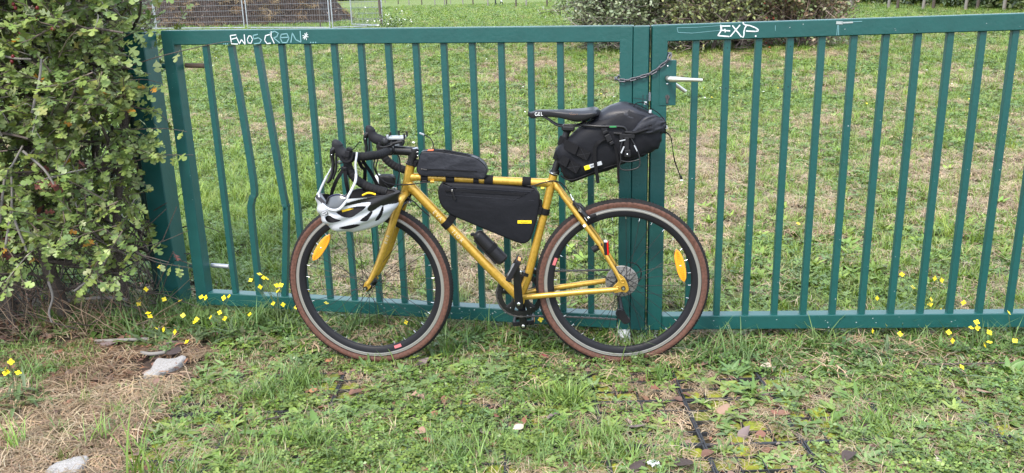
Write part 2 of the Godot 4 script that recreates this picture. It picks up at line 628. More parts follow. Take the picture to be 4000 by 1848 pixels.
	for i in 17:
		b = B.new(); b.box(V(0.199 + 0.1226 * i, 0.711, -0.025), V(0.026, 1.175, 0.026), 0.0025)
		obj("bar", b, paint, g)
		if i == 1 or i == 3:
			for y in [1.253, 1.095]:
				b = B.new(); dot(b, Vector2(0.199 + 0.1226 * i, y), 0.0022, -0.0114)
				obj("drill_hole", b, M.rim_black, g)
	# lock plate of its own height: a sheet on the stile, with handle, cylinder and bolts
	b = B.new(); b.box(V(0.0885, 1.122, 0.0022), V(0.067, 0.179, 0.004), 0.0018)
	obj("lock_plate", b, paint, g)
	b = B.new(); b.box(V(0.104, 1.122, -0.022), V(0.034, 0.176, 0.04), 0.003)
	obj("lock_case", b, paint, g)
	var hd = part("lever_handle", g)
	b = B.new()
	b.tube([V(0.087, 1.142, 0.004), V(0.087, 1.142, 0.014)], 0.0105, 20)
	obj("rosette", b, M.black_plastic, hd)
	b = B.new()
	b.tube(smooth([V(0.087, 1.142, 0.012), V(0.087, 1.142, 0.042), V(0.091, 1.142, 0.051), V(0.101, 1.1415, 0.054)], 4, false), 0.0095, 14)
	b.tube([V(0.088, 1.142, 0.053), V(0.105, 1.1415, 0.054), V(0.135, 1.140, 0.054), V(0.175, 1.138, 0.053), V(0.217, 1.1355, 0.051)], [0.0125, 0.012, 0.0092, 0.0078, 0.0068], 14)
	obj("lever", b, M.aluminium, hd)
	hd = part("lever_handle", g)
	b = B.new()
	b.tube([V(0.087, 1.136, -0.075), V(0.125, 1.110, -0.095), V(0.176, 1.075, -0.095)], [0.010, 0.0085, 0.0075], 12)
	b.tube([V(0.087, 1.138, -0.04), V(0.087, 1.136, -0.08)], 0.010, 12)
	obj("lever", b, M.aluminium, hd)
	var cy = part("lock_cylinder", g)
	b = B.new()
	b.tube([V(0.088, 1.0675, 0.003), V(0.088, 1.0675, 0.0085)], 0.0088, 20)
	b.box(V(0.088, 1.052, 0.006), V(0.0095, 0.022, 0.005), 0.002)
	obj("cylinder", b, M.chain_steel, cy)
	b = B.new(); b.box(V(0.088, 1.0675, 0.009), V(0.0018, 0.010, 0.001), 0.0003)
	obj("keyway", b, M.rim_black, cy)
	for y in [1.189, 1.119]:
		b = B.new(); b.lathe([Vector2(0.0001, 0.007), Vector2(0.003, 0.0066), Vector2(0.0042, 0.005), Vector2(0.0042, 0.003)], 12, Transform3D(Basis.IDENTITY, V(0.0865, y, 0)))
		obj("bolt", b, M.chrome, g)
	b = B.new(); b.box(V(0.018, 1.066, -0.03), V(0.016, 0.034, 0.02), 0.001)
	obj("latch_bolt", b, M.galvanised, g)
	word = part("graffiti", g)
	var Q = func(x, y): return Vector2(0.289 + (x - 740.0) * 0.0001535, 1.3415 - (y - 240.0) * 0.000156)
	for L in [[[740, 240, 760, 370], [765, 250, 765, 350], [760, 262, 978, 266], [735, 362, 978, 386], [755, 380, 682, 492], [682, 492, 965, 524], [850, 340, 852, 352], [862, 400, 862, 412]],
			[[1040, 260, 1275, 540], [1225, 250, 998, 520]],
			[[1303, 185, 1310, 220], [1310, 220, 1350, 248], [1350, 248, 1480, 270], [1480, 270, 1620, 325], [1620, 325, 1690, 375], [1690, 375, 1685, 405], [1685, 405, 1620, 415], [1620, 415, 1390, 398], [1395, 262, 1355, 320], [1355, 320, 1335, 400], [1335, 400, 1338, 500], [1338, 500, 1312, 552]]]:
		b = B.new()
		for s in L: stroke(b, [Q.call(s[0], s[1]), Q.call(s[2], s[3])], 0.0046, zz)
		obj("letter", b, M.white_marker, word)
	b = B.new(); dot(b, Q.call(1635, 530), 0.0035, zz)
	obj("dot", b, M.white_marker, word)
	for s in [[0.735, 1.3395, 0.755, 1.338, 0.011], [0.755, 1.3385, 0.795, 1.3395, 0.006], [0.795, 1.341, 0.83, 1.342, 0.002], [0.738, 1.33, 0.738, 1.292, 0.002], [0.742, 1.33, 0.745, 1.292, 0.002], [0.50, 1.335, 0.501, 1.315, 0.0015], [0.12, 1.336, 0.2, 1.336, 0.0015], [0.12, 1.336, 0.125, 1.318, 0.0015], [0.125, 1.318, 0.18, 1.314, 0.0015], [0.18, 1.314, 0.29, 1.322, 0.0012], [0.2, 1.336, 0.29, 1.34, 0.0012]]:
		b = B.new(); stroke(b, [Vector2(s[0], s[1]), Vector2(s[2], s[3])], s[4], zz + 0.0003)
		obj("scratch", b, M.pale_marker if s[4] < 0.004 else M.paint_chip, g)
	for i in 26: chips(g, [[W(0.1, 1.45), W(0.07, 0.12), W(0.0012, 0.0038), 0.0012]])
	for i in 8: chips(g, [[W(0.3, 1.45), W(1.30, 1.345), W(0.001, 0.003), 0.0012]])
	for i in 20: chips(g, [[0.199 + 0.1226 * R.randi_range(0, 10) + W(-0.008, 0.008), W(0.15, 1.1), W(0.0012, 0.0032), -0.0114]])
	# post at the hinge side
	g = thing("gate_post", "square green steel post at the hinges of the left gate leaf, half behind the hawthorn", "post", V(-1.700, 0, -4.09), gate_turn(0.2362))
	b = B.new(); b.box(V(0, 0.60, 0), V(0.108, 1.505, 0.108), 0.006)
	obj("shaft", b, paint, g)
	b = B.new(); b.box(V(0, 1.355, 0), V(0.112, 0.006, 0.112), 0.002)
	obj("cap", b, paint, g)
	g = thing("ground_stop", "short green steel stop in the ground under the meeting stiles", "gate stop", V(0.565, -0.05, -3.50))
	b = B.new(); b.box(V(0, 0.05, 0), V(0.03, 0.11, 0.03), 0.003)
	obj("peg", b, paint, g)
	# chain round the two meeting stiles
	var pr = Transform3D(Basis(Vector3.UP, gate_turn(0.0568)), V(0.55, 0, -3.46))
	var pl = Transform3D(Basis(Vector3.UP, gate_turn(0.2362)), V(0.55, 0, -3.46))
	var pts = [pr * V(0.075, 1.228, -0.085), pr * V(0.098, 1.233, -0.05), pr * V(0.094, 1.229, 0.006), pr * V(0.084, 1.211, 0.012), pr * V(0.056, 1.187, 0.011), pr * V(0.031, 1.167, 0.010), pr * V(0.0, 1.155, 0.010), pl * V(-0.059, 1.138, 0.010), pl * V(-0.097, 1.136, 0.010), pl * V(-0.117, 1.139, -0.010), pl * V(-0.117, 1.142, -0.06), pl * V(-0.08, 1.16, -0.078), pl * V(-0.02, 1.19, -0.08), pr * V(0.03, 1.21, -0.085), pr * V(0.06, 1.22, -0.087)]
	var dense = smooth(pts, 14, false)
	var at = [0.0]
	for i in range(1, dense.size()): at.append(at[-1] + dense[i].distance_to(dense[i - 1]))
	var link = B.new()
	var ring = []
	for i in 16:
		var a = TAU * i / 16
		ring.append(V(cos(a) * 0.0056 + (0.0078 if cos(a) > 0 else -0.0078), sin(a) * 0.0056, 0))
	ring.append(ring[0])
	link.tube(ring, 0.0030, 8, false, 1.0, Vector3.BACK)
	var lm = link.mesh()
	g = thing("lock_chain", "dark steel chain looped round the two meeting gate stiles above the saddle bag", "chain", pr * V(0, 1.15, 0))
	var pitch = 0.0214
	var s = 0.0
	var k = 0
	while s < at[-1]:
		var i = 0
		while i < at.size() - 2 and at[i + 1] < s: i += 1
		var p: Vector3 = dense[i].lerp(dense[i + 1], clampf((s - at[i]) / maxf(at[i + 1] - at[i], 1e-6), 0, 1))
		var t: Vector3 = (dense[i + 1] - dense[i]).normalized()
		var u = t.cross(Vector3.UP).normalized()
		var w = u.cross(t)
		var bs = Basis(t, w, u) * Basis(Vector3.RIGHT, (0.62 if k % 2 else -0.95) + W(-0.12, 0.12))
		obj("link", lm, M.black_link, g, Transform3D(bs, p - g.position))
		s += pitch
		k += 1

# ---------------------------------------------------------------- the bicycle (x to the rear, y up, z towards the near side; the rear hub stands above the origin)
var bikeT := Transform3D.IDENTITY

func make_wheel(w: Node3D, rear: bool) -> void:
	# tyre tread: lathe round the axle with staggered knobs
	var b = B.new()
	var segs = 540
	var rings = []
	for j in segs:
		var a = TAU * j / segs
		var ring = PackedVector3Array()
		var ph = (j / 3) % 2
		var gap = j % 3 == 0
		for k in 15:
			var t = (k - 7) / 7.0
			var th = t * 1.14
			var r = 0.332 + 0.0178 * cos(th)
			var kn = 0.0
			if k % 2 == (1 if ph else 0) and not gap: kn = 0.0026
			r += kn * cos(th)
			var z = (0.0195 + kn) * sin(th)
			ring.append(V(cos(a) * r, sin(a) * r, z))
		rings.append(ring)
	rings.append(rings[0])
	b.loft(rings, false, false, false)
	obj("tyre_tread", b, M.tread_rubber, w)
	for s in [1, -1]:
		b = B.new()
		var prof = []
		for k in 7:
			var th = 1.10 + 1.05 * k / 6.0
			prof.append(Vector2(0.332 + 0.0180 * cos(th) + (0.0 if k < 6 else -0.004), s * 0.0200 * sin(th)))
		b.lathe(prof, 160)
		obj("sidewall", b, M.tan_rubber, w)
		b = B.new()
		b.lathe([Vector2(0.3175, s * 0.0118), Vector2(0.3168, s * 0.0136), Vector2(0.3135, s * 0.0138), Vector2(0.3126, s * 0.0124), Vector2(0.3116, s * 0.0138), Vector2(0.3055, s * 0.0140), Vector2(0.3045, s * 0.0130), Vector2(0.3035, s * 0.0130)], 160)
		obj("brake_track", b, M.rim_silver, w)
	b = B.new()
	b.lathe([Vector2(0.3037, 0.0134), Vector2(0.292, 0.0128), Vector2(0.281, 0.009), Vector2(0.2775, 0.004), Vector2(0.277, 0), Vector2(0.2775, -0.004), Vector2(0.281, -0.009), Vector2(0.292, -0.0128), Vector2(0.3037, -0.0134)], 160)
	obj("rim", b, M.rim_black, w)
	# hub
	var hub = B.new()
	var fl = 0.028
	if rear:
		hub.lathe([Vector2(0.006, 0.055), Vector2(0.012, 0.054), Vector2(0.013, 0.036), Vector2(0.024, 0.034), Vector2(0.024, 0.030), Vector2(0.014, 0.026), Vector2(0.012, 0), Vector2(0.016, -0.012), Vector2(0.026, -0.014), Vector2(0.026, -0.018), Vector2(0.015, -0.02), Vector2(0.012, -0.06), Vector2(0.006, -0.062)], 28)
	else:
		hub.lathe([Vector2(0.006, 0.046), Vector2(0.011, 0.045), Vector2(0.012, 0.036), Vector2(0.020, 0.035), Vector2(0.020, 0.031), Vector2(0.011, 0.027), Vector2(0.009, 0.0), Vector2(0.011, -0.027), Vector2(0.020, -0.031), Vector2(0.020, -0.035), Vector2(0.012, -0.036), Vector2(0.011, -0.045), Vector2(0.006, -0.046)], 28)
	obj("hub", hub, M.black_metal, w)
	var nip = B.new()
	for i in 32:
		var sd = 1.0 if i % 2 == 0 else -1.0
		var zf = sd * 0.033 if not rear else (0.032 if sd > 0 else -0.016)
		var a = TAU * (i + 0.5) / 32
		var cross = (1.0 if (i / 2) % 2 == 0 else -1.0) * 1.05
		var rf = 0.019 if not rear else 0.0225
		var p0 = V(cos(a + cross) * rf, sin(a + cross) * rf, zf)
		var p1 = V(cos(a) * 0.279, sin(a) * 0.279, sd * 0.003)
		var sp = B.new()
		sp.tube([p0, p1], 0.00115, 5, false)
		obj("spoke", sp, M.black_metal, w)
		nip.tube([p1.lerp(p0, 0.048), p1], 0.0017, 6)
	obj("nipples", nip, M.chrome, w)
	for k in 2:
		var a = (-1.22 if not rear else 2.75) + PI * k * 1.0
		if k == 1 and rear: continue
		if k == 1: continue
		b = B.new()
		for i in 5:
			var aa = a + (i - 2.5) * 0.022
			var ab = aa + 0.022
			b.face([V(cos(aa) * 0.282, sin(aa) * 0.282, 0.0118), V(cos(aa) * 0.2945, sin(aa) * 0.2945, 0.0134), V(cos(ab) * 0.2945, sin(ab) * 0.2945, 0.0134), V(cos(ab) * 0.282, sin(ab) * 0.282, 0.0118)])
		obj("rim_sticker", b, M.red_print, w)

func reflector(w: Node3D, a: Vector3, c: Vector3) -> void:
	var r = part("reflector", w)
	var d = (c - a)
	var L = d.length()
	var x = d.normalized()
	var y = Vector3.BACK.cross(x).normalized()
	var f = Transform3D(Basis(x, y, Vector3.BACK), (a + c) / 2)
	var o = []
	for i in 11:
		var t = -1.0 + 2.0 * i / 10.0
		o.append(Vector2(t * L / 2, 0.0165 * pow(maxf(1.0 - absf(t), 0.0), 0.62) * pow(1.0 + absf(t), 0.8) + 0.001))
	for i in 11:
		var t = 1.0 - 2.0 * i / 10.0
		o.append(Vector2(t * L / 2, -0.0165 * pow(maxf(1.0 - absf(t), 0.0), 0.62) * pow(1.0 + absf(t), 0.8) - 0.001))
	var b = B.new()
	b.pillow(PackedVector2Array(o), Vector2.ZERO, 0.0055, 0.002, 0.001, f)
	obj("lens", b, M.amber, r)
	b = B.new()
	for i in 16:
		for j in 3:
			var t = -0.8 + 1.6 * i / 15.0
			if absf(t) < 0.12: continue
			b.box(f * V(t * L / 2, (j - 1) * 0.0072 * (1.0 - t * t), 0.0066), V(0.0036, 0.0036, 0.0008), 0.0003, f.basis * Basis(Vector3.BACK, PI / 4))
	obj("prisms", b, M.amber_deep, r)
	b = B.new(); b.lathe([Vector2(0.0001, 0.0085), Vector2(0.0028, 0.008), Vector2(0.0036, 0.006)], 10, f)
	obj("screw", b, M.chrome, r)

func bicycle() -> void:
	var bs = Basis(V(cos(0.0612), 0, sin(0.0612)), V(-sin(0.0612) * -0.01, 1, -0.01).normalized(), V(-sin(0.0612), 0.01, cos(0.0612))).orthonormalized()
	bikeT = Transform3D(bs, V(0.4419, -0.006, -3.2955))
	var g = thing("bicycle", "golden drop-bar bicycle with tan-wall tyres leaning along the green gate", "bicycle")
	g.transform = bikeT
	var gold = M.gold_paint
	var b: B
	# frame
	var fr = part("frame", g)
	var BB = V(-0.418, 0.284, 0)
	b = B.new(); b.tube([V(-0.8375, 0.846, 0), V(-0.8395, 0.838, 0), V(-0.868, 0.727, 0), V(-0.871, 0.718, 0)], [0.0195, 0.0182, 0.0182, 0.0195], 28)
	obj("head_tube", b, gold, fr)
	b = B.new(); b.tube([V(-0.850, 0.798, 0), V(-0.70, 0.7895, 0), V(-0.50, 0.777, 0), V(-0.28, 0.763, 0)], [0.0148, 0.0146, 0.0158, 0.0172], 24)
	obj("top_tube", b, gold, fr)
	b = B.new(); b.tube([V(-0.860, 0.776, 0), V(-0.70, 0.597, 0), V(-0.551, 0.428, 0), BB], [0.0192, 0.0190, 0.0190, 0.0195], 28)
	obj("down_tube", b, gold, fr)
	b = B.new(); b.tube([V(-0.272, 0.797, 0), V(-0.298, 0.691, 0), V(-0.386, 0.361, 0), BB], [0.0168, 0.0166, 0.0166, 0.017], 28)
	obj("seat_tube", b, gold, fr)
	b = B.new(); b.tube([BB + V(0, 0, -0.036), BB + V(0, 0, 0.036)], 0.0215, 28)
	obj("bottom_bracket_shell", b, gold, fr)
	for s in [1, -1]:
		b = B.new(); b.tube([V(-0.272, 0.772, s * 0.010), V(-0.235, 0.715, s * 0.030), V(-0.10, 0.5315, s * 0.052), V(-0.030, 0.412, s * 0.061), V(-0.012, 0.378, s * 0.063)], [0.0095, 0.0098, 0.0095, 0.0082, 0.0075], 18)
		obj("seat_stay", b, gold, fr)
		b = B.new(); b.tube([V(-0.405, 0.295, s * 0.026), V(-0.36, 0.302, s * 0.034), V(-0.14, 0.327, s * 0.052), V(-0.045, 0.337, s * 0.062), V(-0.02, 0.341, s * 0.063)], [0.0105, 0.0115, 0.0118, 0.0105, 0.008], 18)
		obj("chain_stay", b, gold, fr)
		b = B.new()
		b.pillow(out2([Vector2(-0.040, 0.350), Vector2(-0.036, 0.326), Vector2(-0.006, 0.329), Vector2(0.010, 0.326), Vector2(0.021, 0.336), Vector2(0.020, 0.352), Vector2(0.006, 0.385), Vector2(-0.014, 0.402), Vector2(-0.026, 0.392), Vector2(-0.022, 0.372)], 4), Vector2(-0.008, 0.354), 0.0034, 0.0015, 0.0, Transform3D(Basis.IDENTITY, V(0, 0, s * 0.064)))
		for h in [Vector2(-0.003, 0.375), Vector2(-0.022, 0.343)]:
			b.lathe([Vector2(0.010, 0.003), Vector2(0.0095, 0.0055), Vector2(0.0065, 0.0055), Vector2(0.006, 0.003)], 16, Transform3D(Basis.IDENTITY, V(h.x, h.y, s * 0.064)))
		obj("dropout", b, gold, fr)
	for q in [[V(-0.8465, 0.797, 0), V(-0.818, 0.796, 0), 0.0162], [V(-0.853, 0.768, 0), V(-0.832, 0.745, 0), 0.0208], [V(-0.285, 0.764, 0), V(-0.302, 0.765, 0), 0.0182], [V(-0.263, 0.757, 0.014), V(-0.252, 0.74, 0.021), 0.0115]]:
		b = B.new(); b.tube([q[0], q[0].lerp(q[1], 0.5), q[1]], [q[2], q[2] + 0.0012, q[2] - 0.001], 20)
		obj("weld_bead", b, gold, fr)
	b = B.new(); b.lathe([Vector2(0.0168, -0.008), Vector2(0.0198, -0.006), Vector2(0.0198, 0.006), Vector2(0.016, 0.009), Vector2(0.0138, 0.009)], 24, Transform3D(Basis(V(1, 0, 0), V(0, 0.257, -0.966), V(0.24, 0.94, 0.25)).orthonormalized(), V(-0.268, 0.806, 0)))
	obj("seat_clamp", b, M.black_metal, fr)
	b = B.new(); b.tube([V(-0.270, 0.802, 0.0), V(-0.269, 0.805, 0)], 0.0204, 24)
	obj("clamp_ring", b, M.chrome, fr)
	b = B.new(); b.tube([V(-0.745, 0.780, 0.016), V(-0.760, 0.7795, 0.018)], 0.006, 10)
	obj("cable_stop", b, gold, fr)
	b = B.new(); b.box(V(-0.153, 0.602, 0.0565), V(0.011, 0.011, 0.001), 0.0004, Basis(Vector3.BACK, -0.9))
	obj("sticker", b, M.white_print, fr)
	# worn lettering on down tube and fork
	var txt = TextMesh.new()
	var font = SystemFont.new()
	font.font_names = PackedStringArray(["Droid Sans"])
	font.font_weight = 400
	txt.font = font; txt.font_size = 22; txt.pixel_size = 0.00095; txt.depth = 0.0006; txt.text = "E V A"
	var dt = Basis(Vector3.BACK, -0.846)
	obj("lettering", txt, M.worn_print, fr, Transform3D(dt * Basis(Vector3.RIGHT, -0.25), V(-0.738, 0.642, 0.0188)))
	var txt2 = txt.duplicate()
	txt2.text = "T I O R"
	obj("lettering", txt2, M.worn_print, fr, Transform3D(dt * Basis(Vector3.RIGHT, -0.25), V(-0.662, 0.556, 0.0188)))
	# fork, headset
	var fk = part("fork", g)
	b = B.new()
	b.tube(smooth([V(-0.866, 0.726, 0.012), V(-0.879, 0.715, 0.030), V(-0.897, 0.672, 0.040), V(-0.9695, 0.485, 0.050), V(-1.012, 0.40, 0.054), V(-1.034, 0.368, 0.056)], 5, false), [0.016, 0.0165, 0.017, 0.0175, 0.0178, 0.0178, 0.0178, 0.0178, 0.0177, 0.0176, 0.0174, 0.0172, 0.017, 0.0167, 0.0164, 0.016, 0.0152, 0.0144, 0.0136, 0.0128, 0.012, 0.0112, 0.0105, 0.0099, 0.0094, 0.009], 22, true, 0.85)
	obj("leg", b, gold, fk)
	b = B.new()
	b.tube(smooth([V(-0.866, 0.726, -0.012), V(-0.875, 0.715, -0.030), V(-0.888, 0.672, -0.040), V(-0.9585, 0.485, -0.050), V(-1.000, 0.40, -0.054), V(-1.022, 0.368, -0.056)], 5, false), [0.016, 0.0165, 0.017, 0.0175, 0.0178, 0.0178, 0.0178, 0.0178, 0.0177, 0.0176, 0.0174, 0.0172, 0.017, 0.0167, 0.0164, 0.016, 0.0152, 0.0144, 0.0136, 0.0128, 0.012, 0.0112, 0.0105, 0.0099, 0.0094, 0.009], 22, true, 0.85)
	obj("leg", b, gold, fk)
	for s in [1, -1]:
		var ox = -1.041 if s > 0 else -1.031
		b = B.new()
		b.pillow(out2([Vector2(ox - 0.010, 0.352), Vector2(ox, 0.338), Vector2(ox + 0.012, 0.346), Vector2(ox + 0.021, 0.358), Vector2(ox + 0.016, 0.366), Vector2(ox + 0.013, 0.382), Vector2(ox - 0.002, 0.376)], 4), Vector2(ox + 0.004, 0.358), 0.003, 0.0012, 0.0, Transform3D(Basis.IDENTITY, V(0, 0, s * 0.0545)))
		obj("dropout", b, gold, fk)
	b = B.new(); b.tube([V(-0.8705, 0.727, 0), V(-0.8735, 0.716, 0)], 0.0212, 28)
	obj("crown_race", b, M.black_metal, fk)
	txt2 = txt.duplicate()
	txt2.text = "8 0 8"; txt2.pixel_size = 0.0008
	obj("lettering", txt2, M.worn_print, fk, Transform3D(Basis(Vector3.BACK, 1.19), V(-0.941, 0.556, 0.0625)))
	b = B.new()
	for q in [[-0.8375, 0.846, 0.0205, 0.006], [-0.8355, 0.854, 0.0185, 0.006]]:
		b.tube([V(q[0], q[1], 0), V(q[0] + 0.0016, q[1] + q[3], 0)], q[2], 28)
	obj("headset", b, M.black_metal, g)
	# stem and spacers
	var st = part("stem", g)
	b = B.new(); b.tube([V(-0.8345, 0.855, 0), V(-0.826, 0.889, 0)], 0.0165, 24)
	obj("spacers", b, M.black_metal, st)
	b = B.new(); b.tube([V(-0.827, 0.878, 0), V(-0.821, 0.906, 0), V(-0.8195, 0.912, 0)], [0.0195, 0.0200, 0.0180], 24)
	obj("steerer_clamp", b, M.black_metal, st)
	b = B.new(); b.tube([V(-0.818, 0.8985, 0), V(-0.86, 0.9030, 0.003), V(-0.908, 0.907, 0.006)], [0.0188, 0.0182, 0.0195], 22, true, 0.98)
	obj("extension", b, M.black_metal, st)
	b = B.new(); b.tube([V(-0.9105, 0.9095, -0.018), V(-0.9145, 0.9095, 0.030)], 0.0205, 24)
	obj("face_plate", b, M.black_metal, st)
	b = B.new(); b.lathe([Vector2(0.0001, 0.003), Vector2(0.012, 0.003), Vector2(0.0155, 0.0)], 22, Transform3D(Basis(V(1, 0, 0), V(0, 0, -1), V(0.2, 0.98, 0)).orthonormalized(), V(-0.8195, 0.912, 0)))
	obj("top_cap", b, M.galvanised, st)
	b = B.new()
	for q in [V(-0.806, 0.898, 0.010), V(-0.806, 0.884, 0.010)]: b.box(q, V(0.008, 0.006, 0.010), 0.002)
	obj("bolts", b, M.chrome, st)
	# handlebar, taped: the tape is drawn as overlapping turns
	var hb = part("handlebar", g)
	b = B.new(); b.tube([V(-0.905, 0.910, -0.075), V(-0.913, 0.910, 0.03), V(-0.917, 0.911, 0.062)], 0.0148, 20)
	obj("bar", b, M.black_metal, hb)
	var near = smooth([V(-0.917, 0.911, 0.058), V(-0.921, 0.912, 0.105), V(-0.930, 0.914, 0.155), V(-0.953, 0.918, 0.192), V(-0.985, 0.917, 0.204), V(-1.018, 0.918, 0.207), V(-1.036, 0.904, 0.208), V(-1.036, 0.884, 0.209), V(-1.027, 0.858, 0.210), V(-1.008, 0.833, 0.212), V(-0.980, 0.812, 0.213), V(-0.945, 0.797, 0.214), V(-0.899, 0.784, 0.215)], 9, false)
	var far = smooth([V(-0.907, 0.910, -0.072), V(-0.904, 0.911, -0.125), V(-0.903, 0.914, -0.165), V(-0.925, 0.917, -0.198), V(-0.955, 0.917, -0.207), V(-0.985, 0.912, -0.209), V(-0.999, 0.897, -0.209), V(-0.999, 0.875, -0.209), V(-0.990, 0.850, -0.209), V(-0.971, 0.825, -0.209), V(-0.943, 0.803, -0.209), V(-0.912, 0.790, -0.208), V(-0.872, 0.779, -0.207)], 9, false)
	for path in [near, far]:
		var d = [0.0]
		for i in range(1, path.size()): d.append(d[-1] + path[i].distance_to(path[i - 1]))
		var fine = []
		var rad = []
		var turns = int(d[-1] / 0.0145)
		for i in turns * 6 + 1:
			var s = d[-1] * i / (turns * 6.0)
			var k = 0
			while k < d.size() - 2 and d[k + 1] < s: k += 1
			fine.append(path[k].lerp(path[k + 1], (s - d[k]) / maxf(d[k + 1] - d[k], 1e-6)))
			rad.append([0.0148, 0.0166, 0.0168, 0.0167, 0.0166, 0.0164][i % 6])
		b = B.new(); b.tube(fine, rad, 18)
		obj("bar_tape", b, M.bar_tape, hb)
	b = B.new(); b.tube([V(-0.900, 0.7842, 0.215), V(-0.8965, 0.783, 0.215)], 0.0158, 18)
	obj("end_plug", b, M.black_plastic, hb)
	# brake hoods and levers
	for s in [1, -1]:
		var lv = part("brake_lever", g)
		var o = V(0, 0, 0.206) if s > 0 else V(0.034, -0.006, -0.209)
		b = B.new()
		b.tube(smooth([o + V(-1.012, 0.914, 0), o + V(-1.035, 0.921, 0), o + V(-1.056, 0.932, 0), o + V(-1.069, 0.951, 0), o + V(-1.071, 0.969, 0), o + V(-1.066, 0.980, 0)], 4, false), [0.018, 0.020, 0.0215, 0.0225, 0.023, 0.0232, 0.0232, 0.0228, 0.0222, 0.0215, 0.0208, 0.0205, 0.0206, 0.0208, 0.0212, 0.0212, 0.0208, 0.0196, 0.0172, 0.013, 0.006], 20, true, 0.78, V(0.55, 0.8, 0))
		obj("hood", b, M.hood_rubber, lv)
		b = B.new()
		b.tube(smooth([o + V(-1.074, 0.955, 0), o + V(-1.090, 0.942, 0.002), o + V(-1.094, 0.918, 0.003), o + V(-1.092, 0.893, 0.004), o + V(-1.098, 0.858, 0.004), o + V(-1.110, 0.832, 0.004), o + V(-1.121, 0.820, 0.003)], 4, false), [0.010, 0.0105, 0.011, 0.0112, 0.0112, 0.010, 0.0092, 0.0084, 0.0078, 0.0074, 0.007, 0.0068, 0.0068, 0.0068, 0.0068, 0.007, 0.0072, 0.0073, 0.0072, 0.007, 0.0066, 0.0062, 0.0058, 0.005, 0.003], 14, true, 1.3, V(1, 0.1, 0))
		obj("blade", b, M.black_metal, lv)
		b = B.new()
		b.tube(smooth([o + V(-1.078, 0.930, 0.004), o + V(-1.078, 0.905, 0.008), o + V(-1.082, 0.868, 0.010), o + V(-1.096, 0.838, 0.010)], 4, false), 0.0042, 10, true, 1.6, V(1, 0, 0))
		obj("shift_paddle", b, M.black_plastic, lv)
		b = B.new()
		for q in [V(-1.089, 0.941, 0.0115), V(-1.0925, 0.9285, 0.0125)]:
			b.lathe([Vector2(0.0001, 0.002), Vector2(0.0028, 0.0015), Vector2(0.0032, -0.003)], 10, Transform3D(Basis.IDENTITY, o + q))
		obj("bolts", b, M.chrome, lv)
	# phone holder, bell, lamp
	var ph = part("phone_holder", g)
	b = B.new(); b.box(V(-0.885, 0.955, -0.005), V(0.066, 0.009, 0.062), 0.002, Basis(Vector3.BACK, -0.02) * Basis(Vector3.UP, 0.06))
	b.box(V(-0.885, 0.9605, 0.018), V(0.03, 0.006, 0.012), 0.002)
	obj("tray", b, M.galvanised, ph)
	b = B.new()
	for q in [V(-0.852, 0.963, 0.025), V(-0.852, 0.964, -0.033), V(-0.918, 0.963, -0.033), V(-0.885, 0.966, -0.04)]: b.box(q, V(0.007, 0.022, 0.010), 0.002)
	obj("claw", b, M.black_plastic, ph)
	b = B.new(); b.box(V(-0.918, 0.962, 0.025), V(0.009, 0.018, 0.010), 0.002)
	obj("silver_claw", b, M.galvanised, ph)
	b = B.new(); b.tube([V(-0.895, 0.952, 0), V(-0.905, 0.930, 0.004), V(-0.908, 0.915, 0.004)], [0.011, 0.009, 0.018], 14)
	b.tube([V(-0.86, 0.945, 0.03), V(-0.90, 0.936, 0.03), V(-0.93, 0.928, 0.03)], 0.006, 10)
	obj("mount", b, M.black_plastic, ph)
	var bl = part("bell", g)
	b = B.new(); b.lathe([Vector2(0.0001, 0.022), Vector2(0.006, 0.021), Vector2(0.0105, 0.017), Vector2(0.012, 0.008), Vector2(0.0125, 0.0), Vector2(0.010, -0.004), Vector2(0.0001, -0.004)], 20, Transform3D(Basis(V(1, 0, 0), V(0, 0, -1), V(0, 1, 0)), V(-0.924, 0.941, 0.048)))
	obj("dome", b, M.black_metal, bl)
	b = B.new()
	b.tube(smooth([V(-0.945, 0.948, 0.062), V(-0.944, 0.932, 0.064), V(-0.925, 0.929, 0.066), V(-0.895, 0.937, 0.060)], 4, false), 0.003, 8)
	b.tube([V(-0.924, 0.94, 0.048), V(-0.918, 0.925, 0.046)], 0.009, 12)
	obj("clapper", b, M.black_plastic, bl)
	var hl = part("headlamp", g)
	b = B.new()
	var lampf = Transform3D(Basis(V(0, 0, 1), V(0.03, 1, 0), V(-1, 0.04, 0)).orthonormalized(), V(-0.938, 0.783, 0.006))
	b.pillow(out2([Vector2(-0.026, 0.016), Vector2(-0.018, 0.026), Vector2(0.018, 0.026), Vector2(0.026, 0.016), Vector2(0.022, -0.012), Vector2(0.012, -0.026), Vector2(-0.012, -0.026), Vector2(-0.022, -0.012)], 4), Vector2.ZERO, 0.036, 0.022, 0.0, lampf)
	obj("housing", b, M.black_plastic, hl)
	b = B.new()
	b.pillow(out2([Vector2(-0.024, 0.018), Vector2(-0.016, 0.026), Vector2(0.016, 0.026), Vector2(0.024, 0.018), Vector2(0.02, -0.01), Vector2(-0.02, -0.01)], 4), Vector2(0, 0.008), 0.008, 0.004, 0.003, Transform3D(lampf.basis, lampf.origin + lampf.basis.z * 0.034))
	obj("lens", b, M.clear_lens, hl)
	b = B.new()
	b.tube(smooth([V(-0.918, 0.760, 0.004), V(-0.906, 0.742, 0.006), V(-0.890, 0.718, 0.012), V(-0.884, 0.700, 0.020)], 4, false), 0.0042, 10)
	b.tube([V(-0.902, 0.758, 0.02), V(-0.900, 0.742, 0.02)], 0.007, 10)
	obj("bracket", b, M.chrome, hl)
	# wheels
	var fw = part("front_wheel", g, Transform3D(Basis(V(cos(0.105), 0, sin(0.105)), V(0, 1, 0), V(-sin(0.105), 0, cos(0.105))) * Basis(Vector3.BACK, 0.02), V(-1.036, 0.3505, -0.002)))
	make_wheel(fw, false)
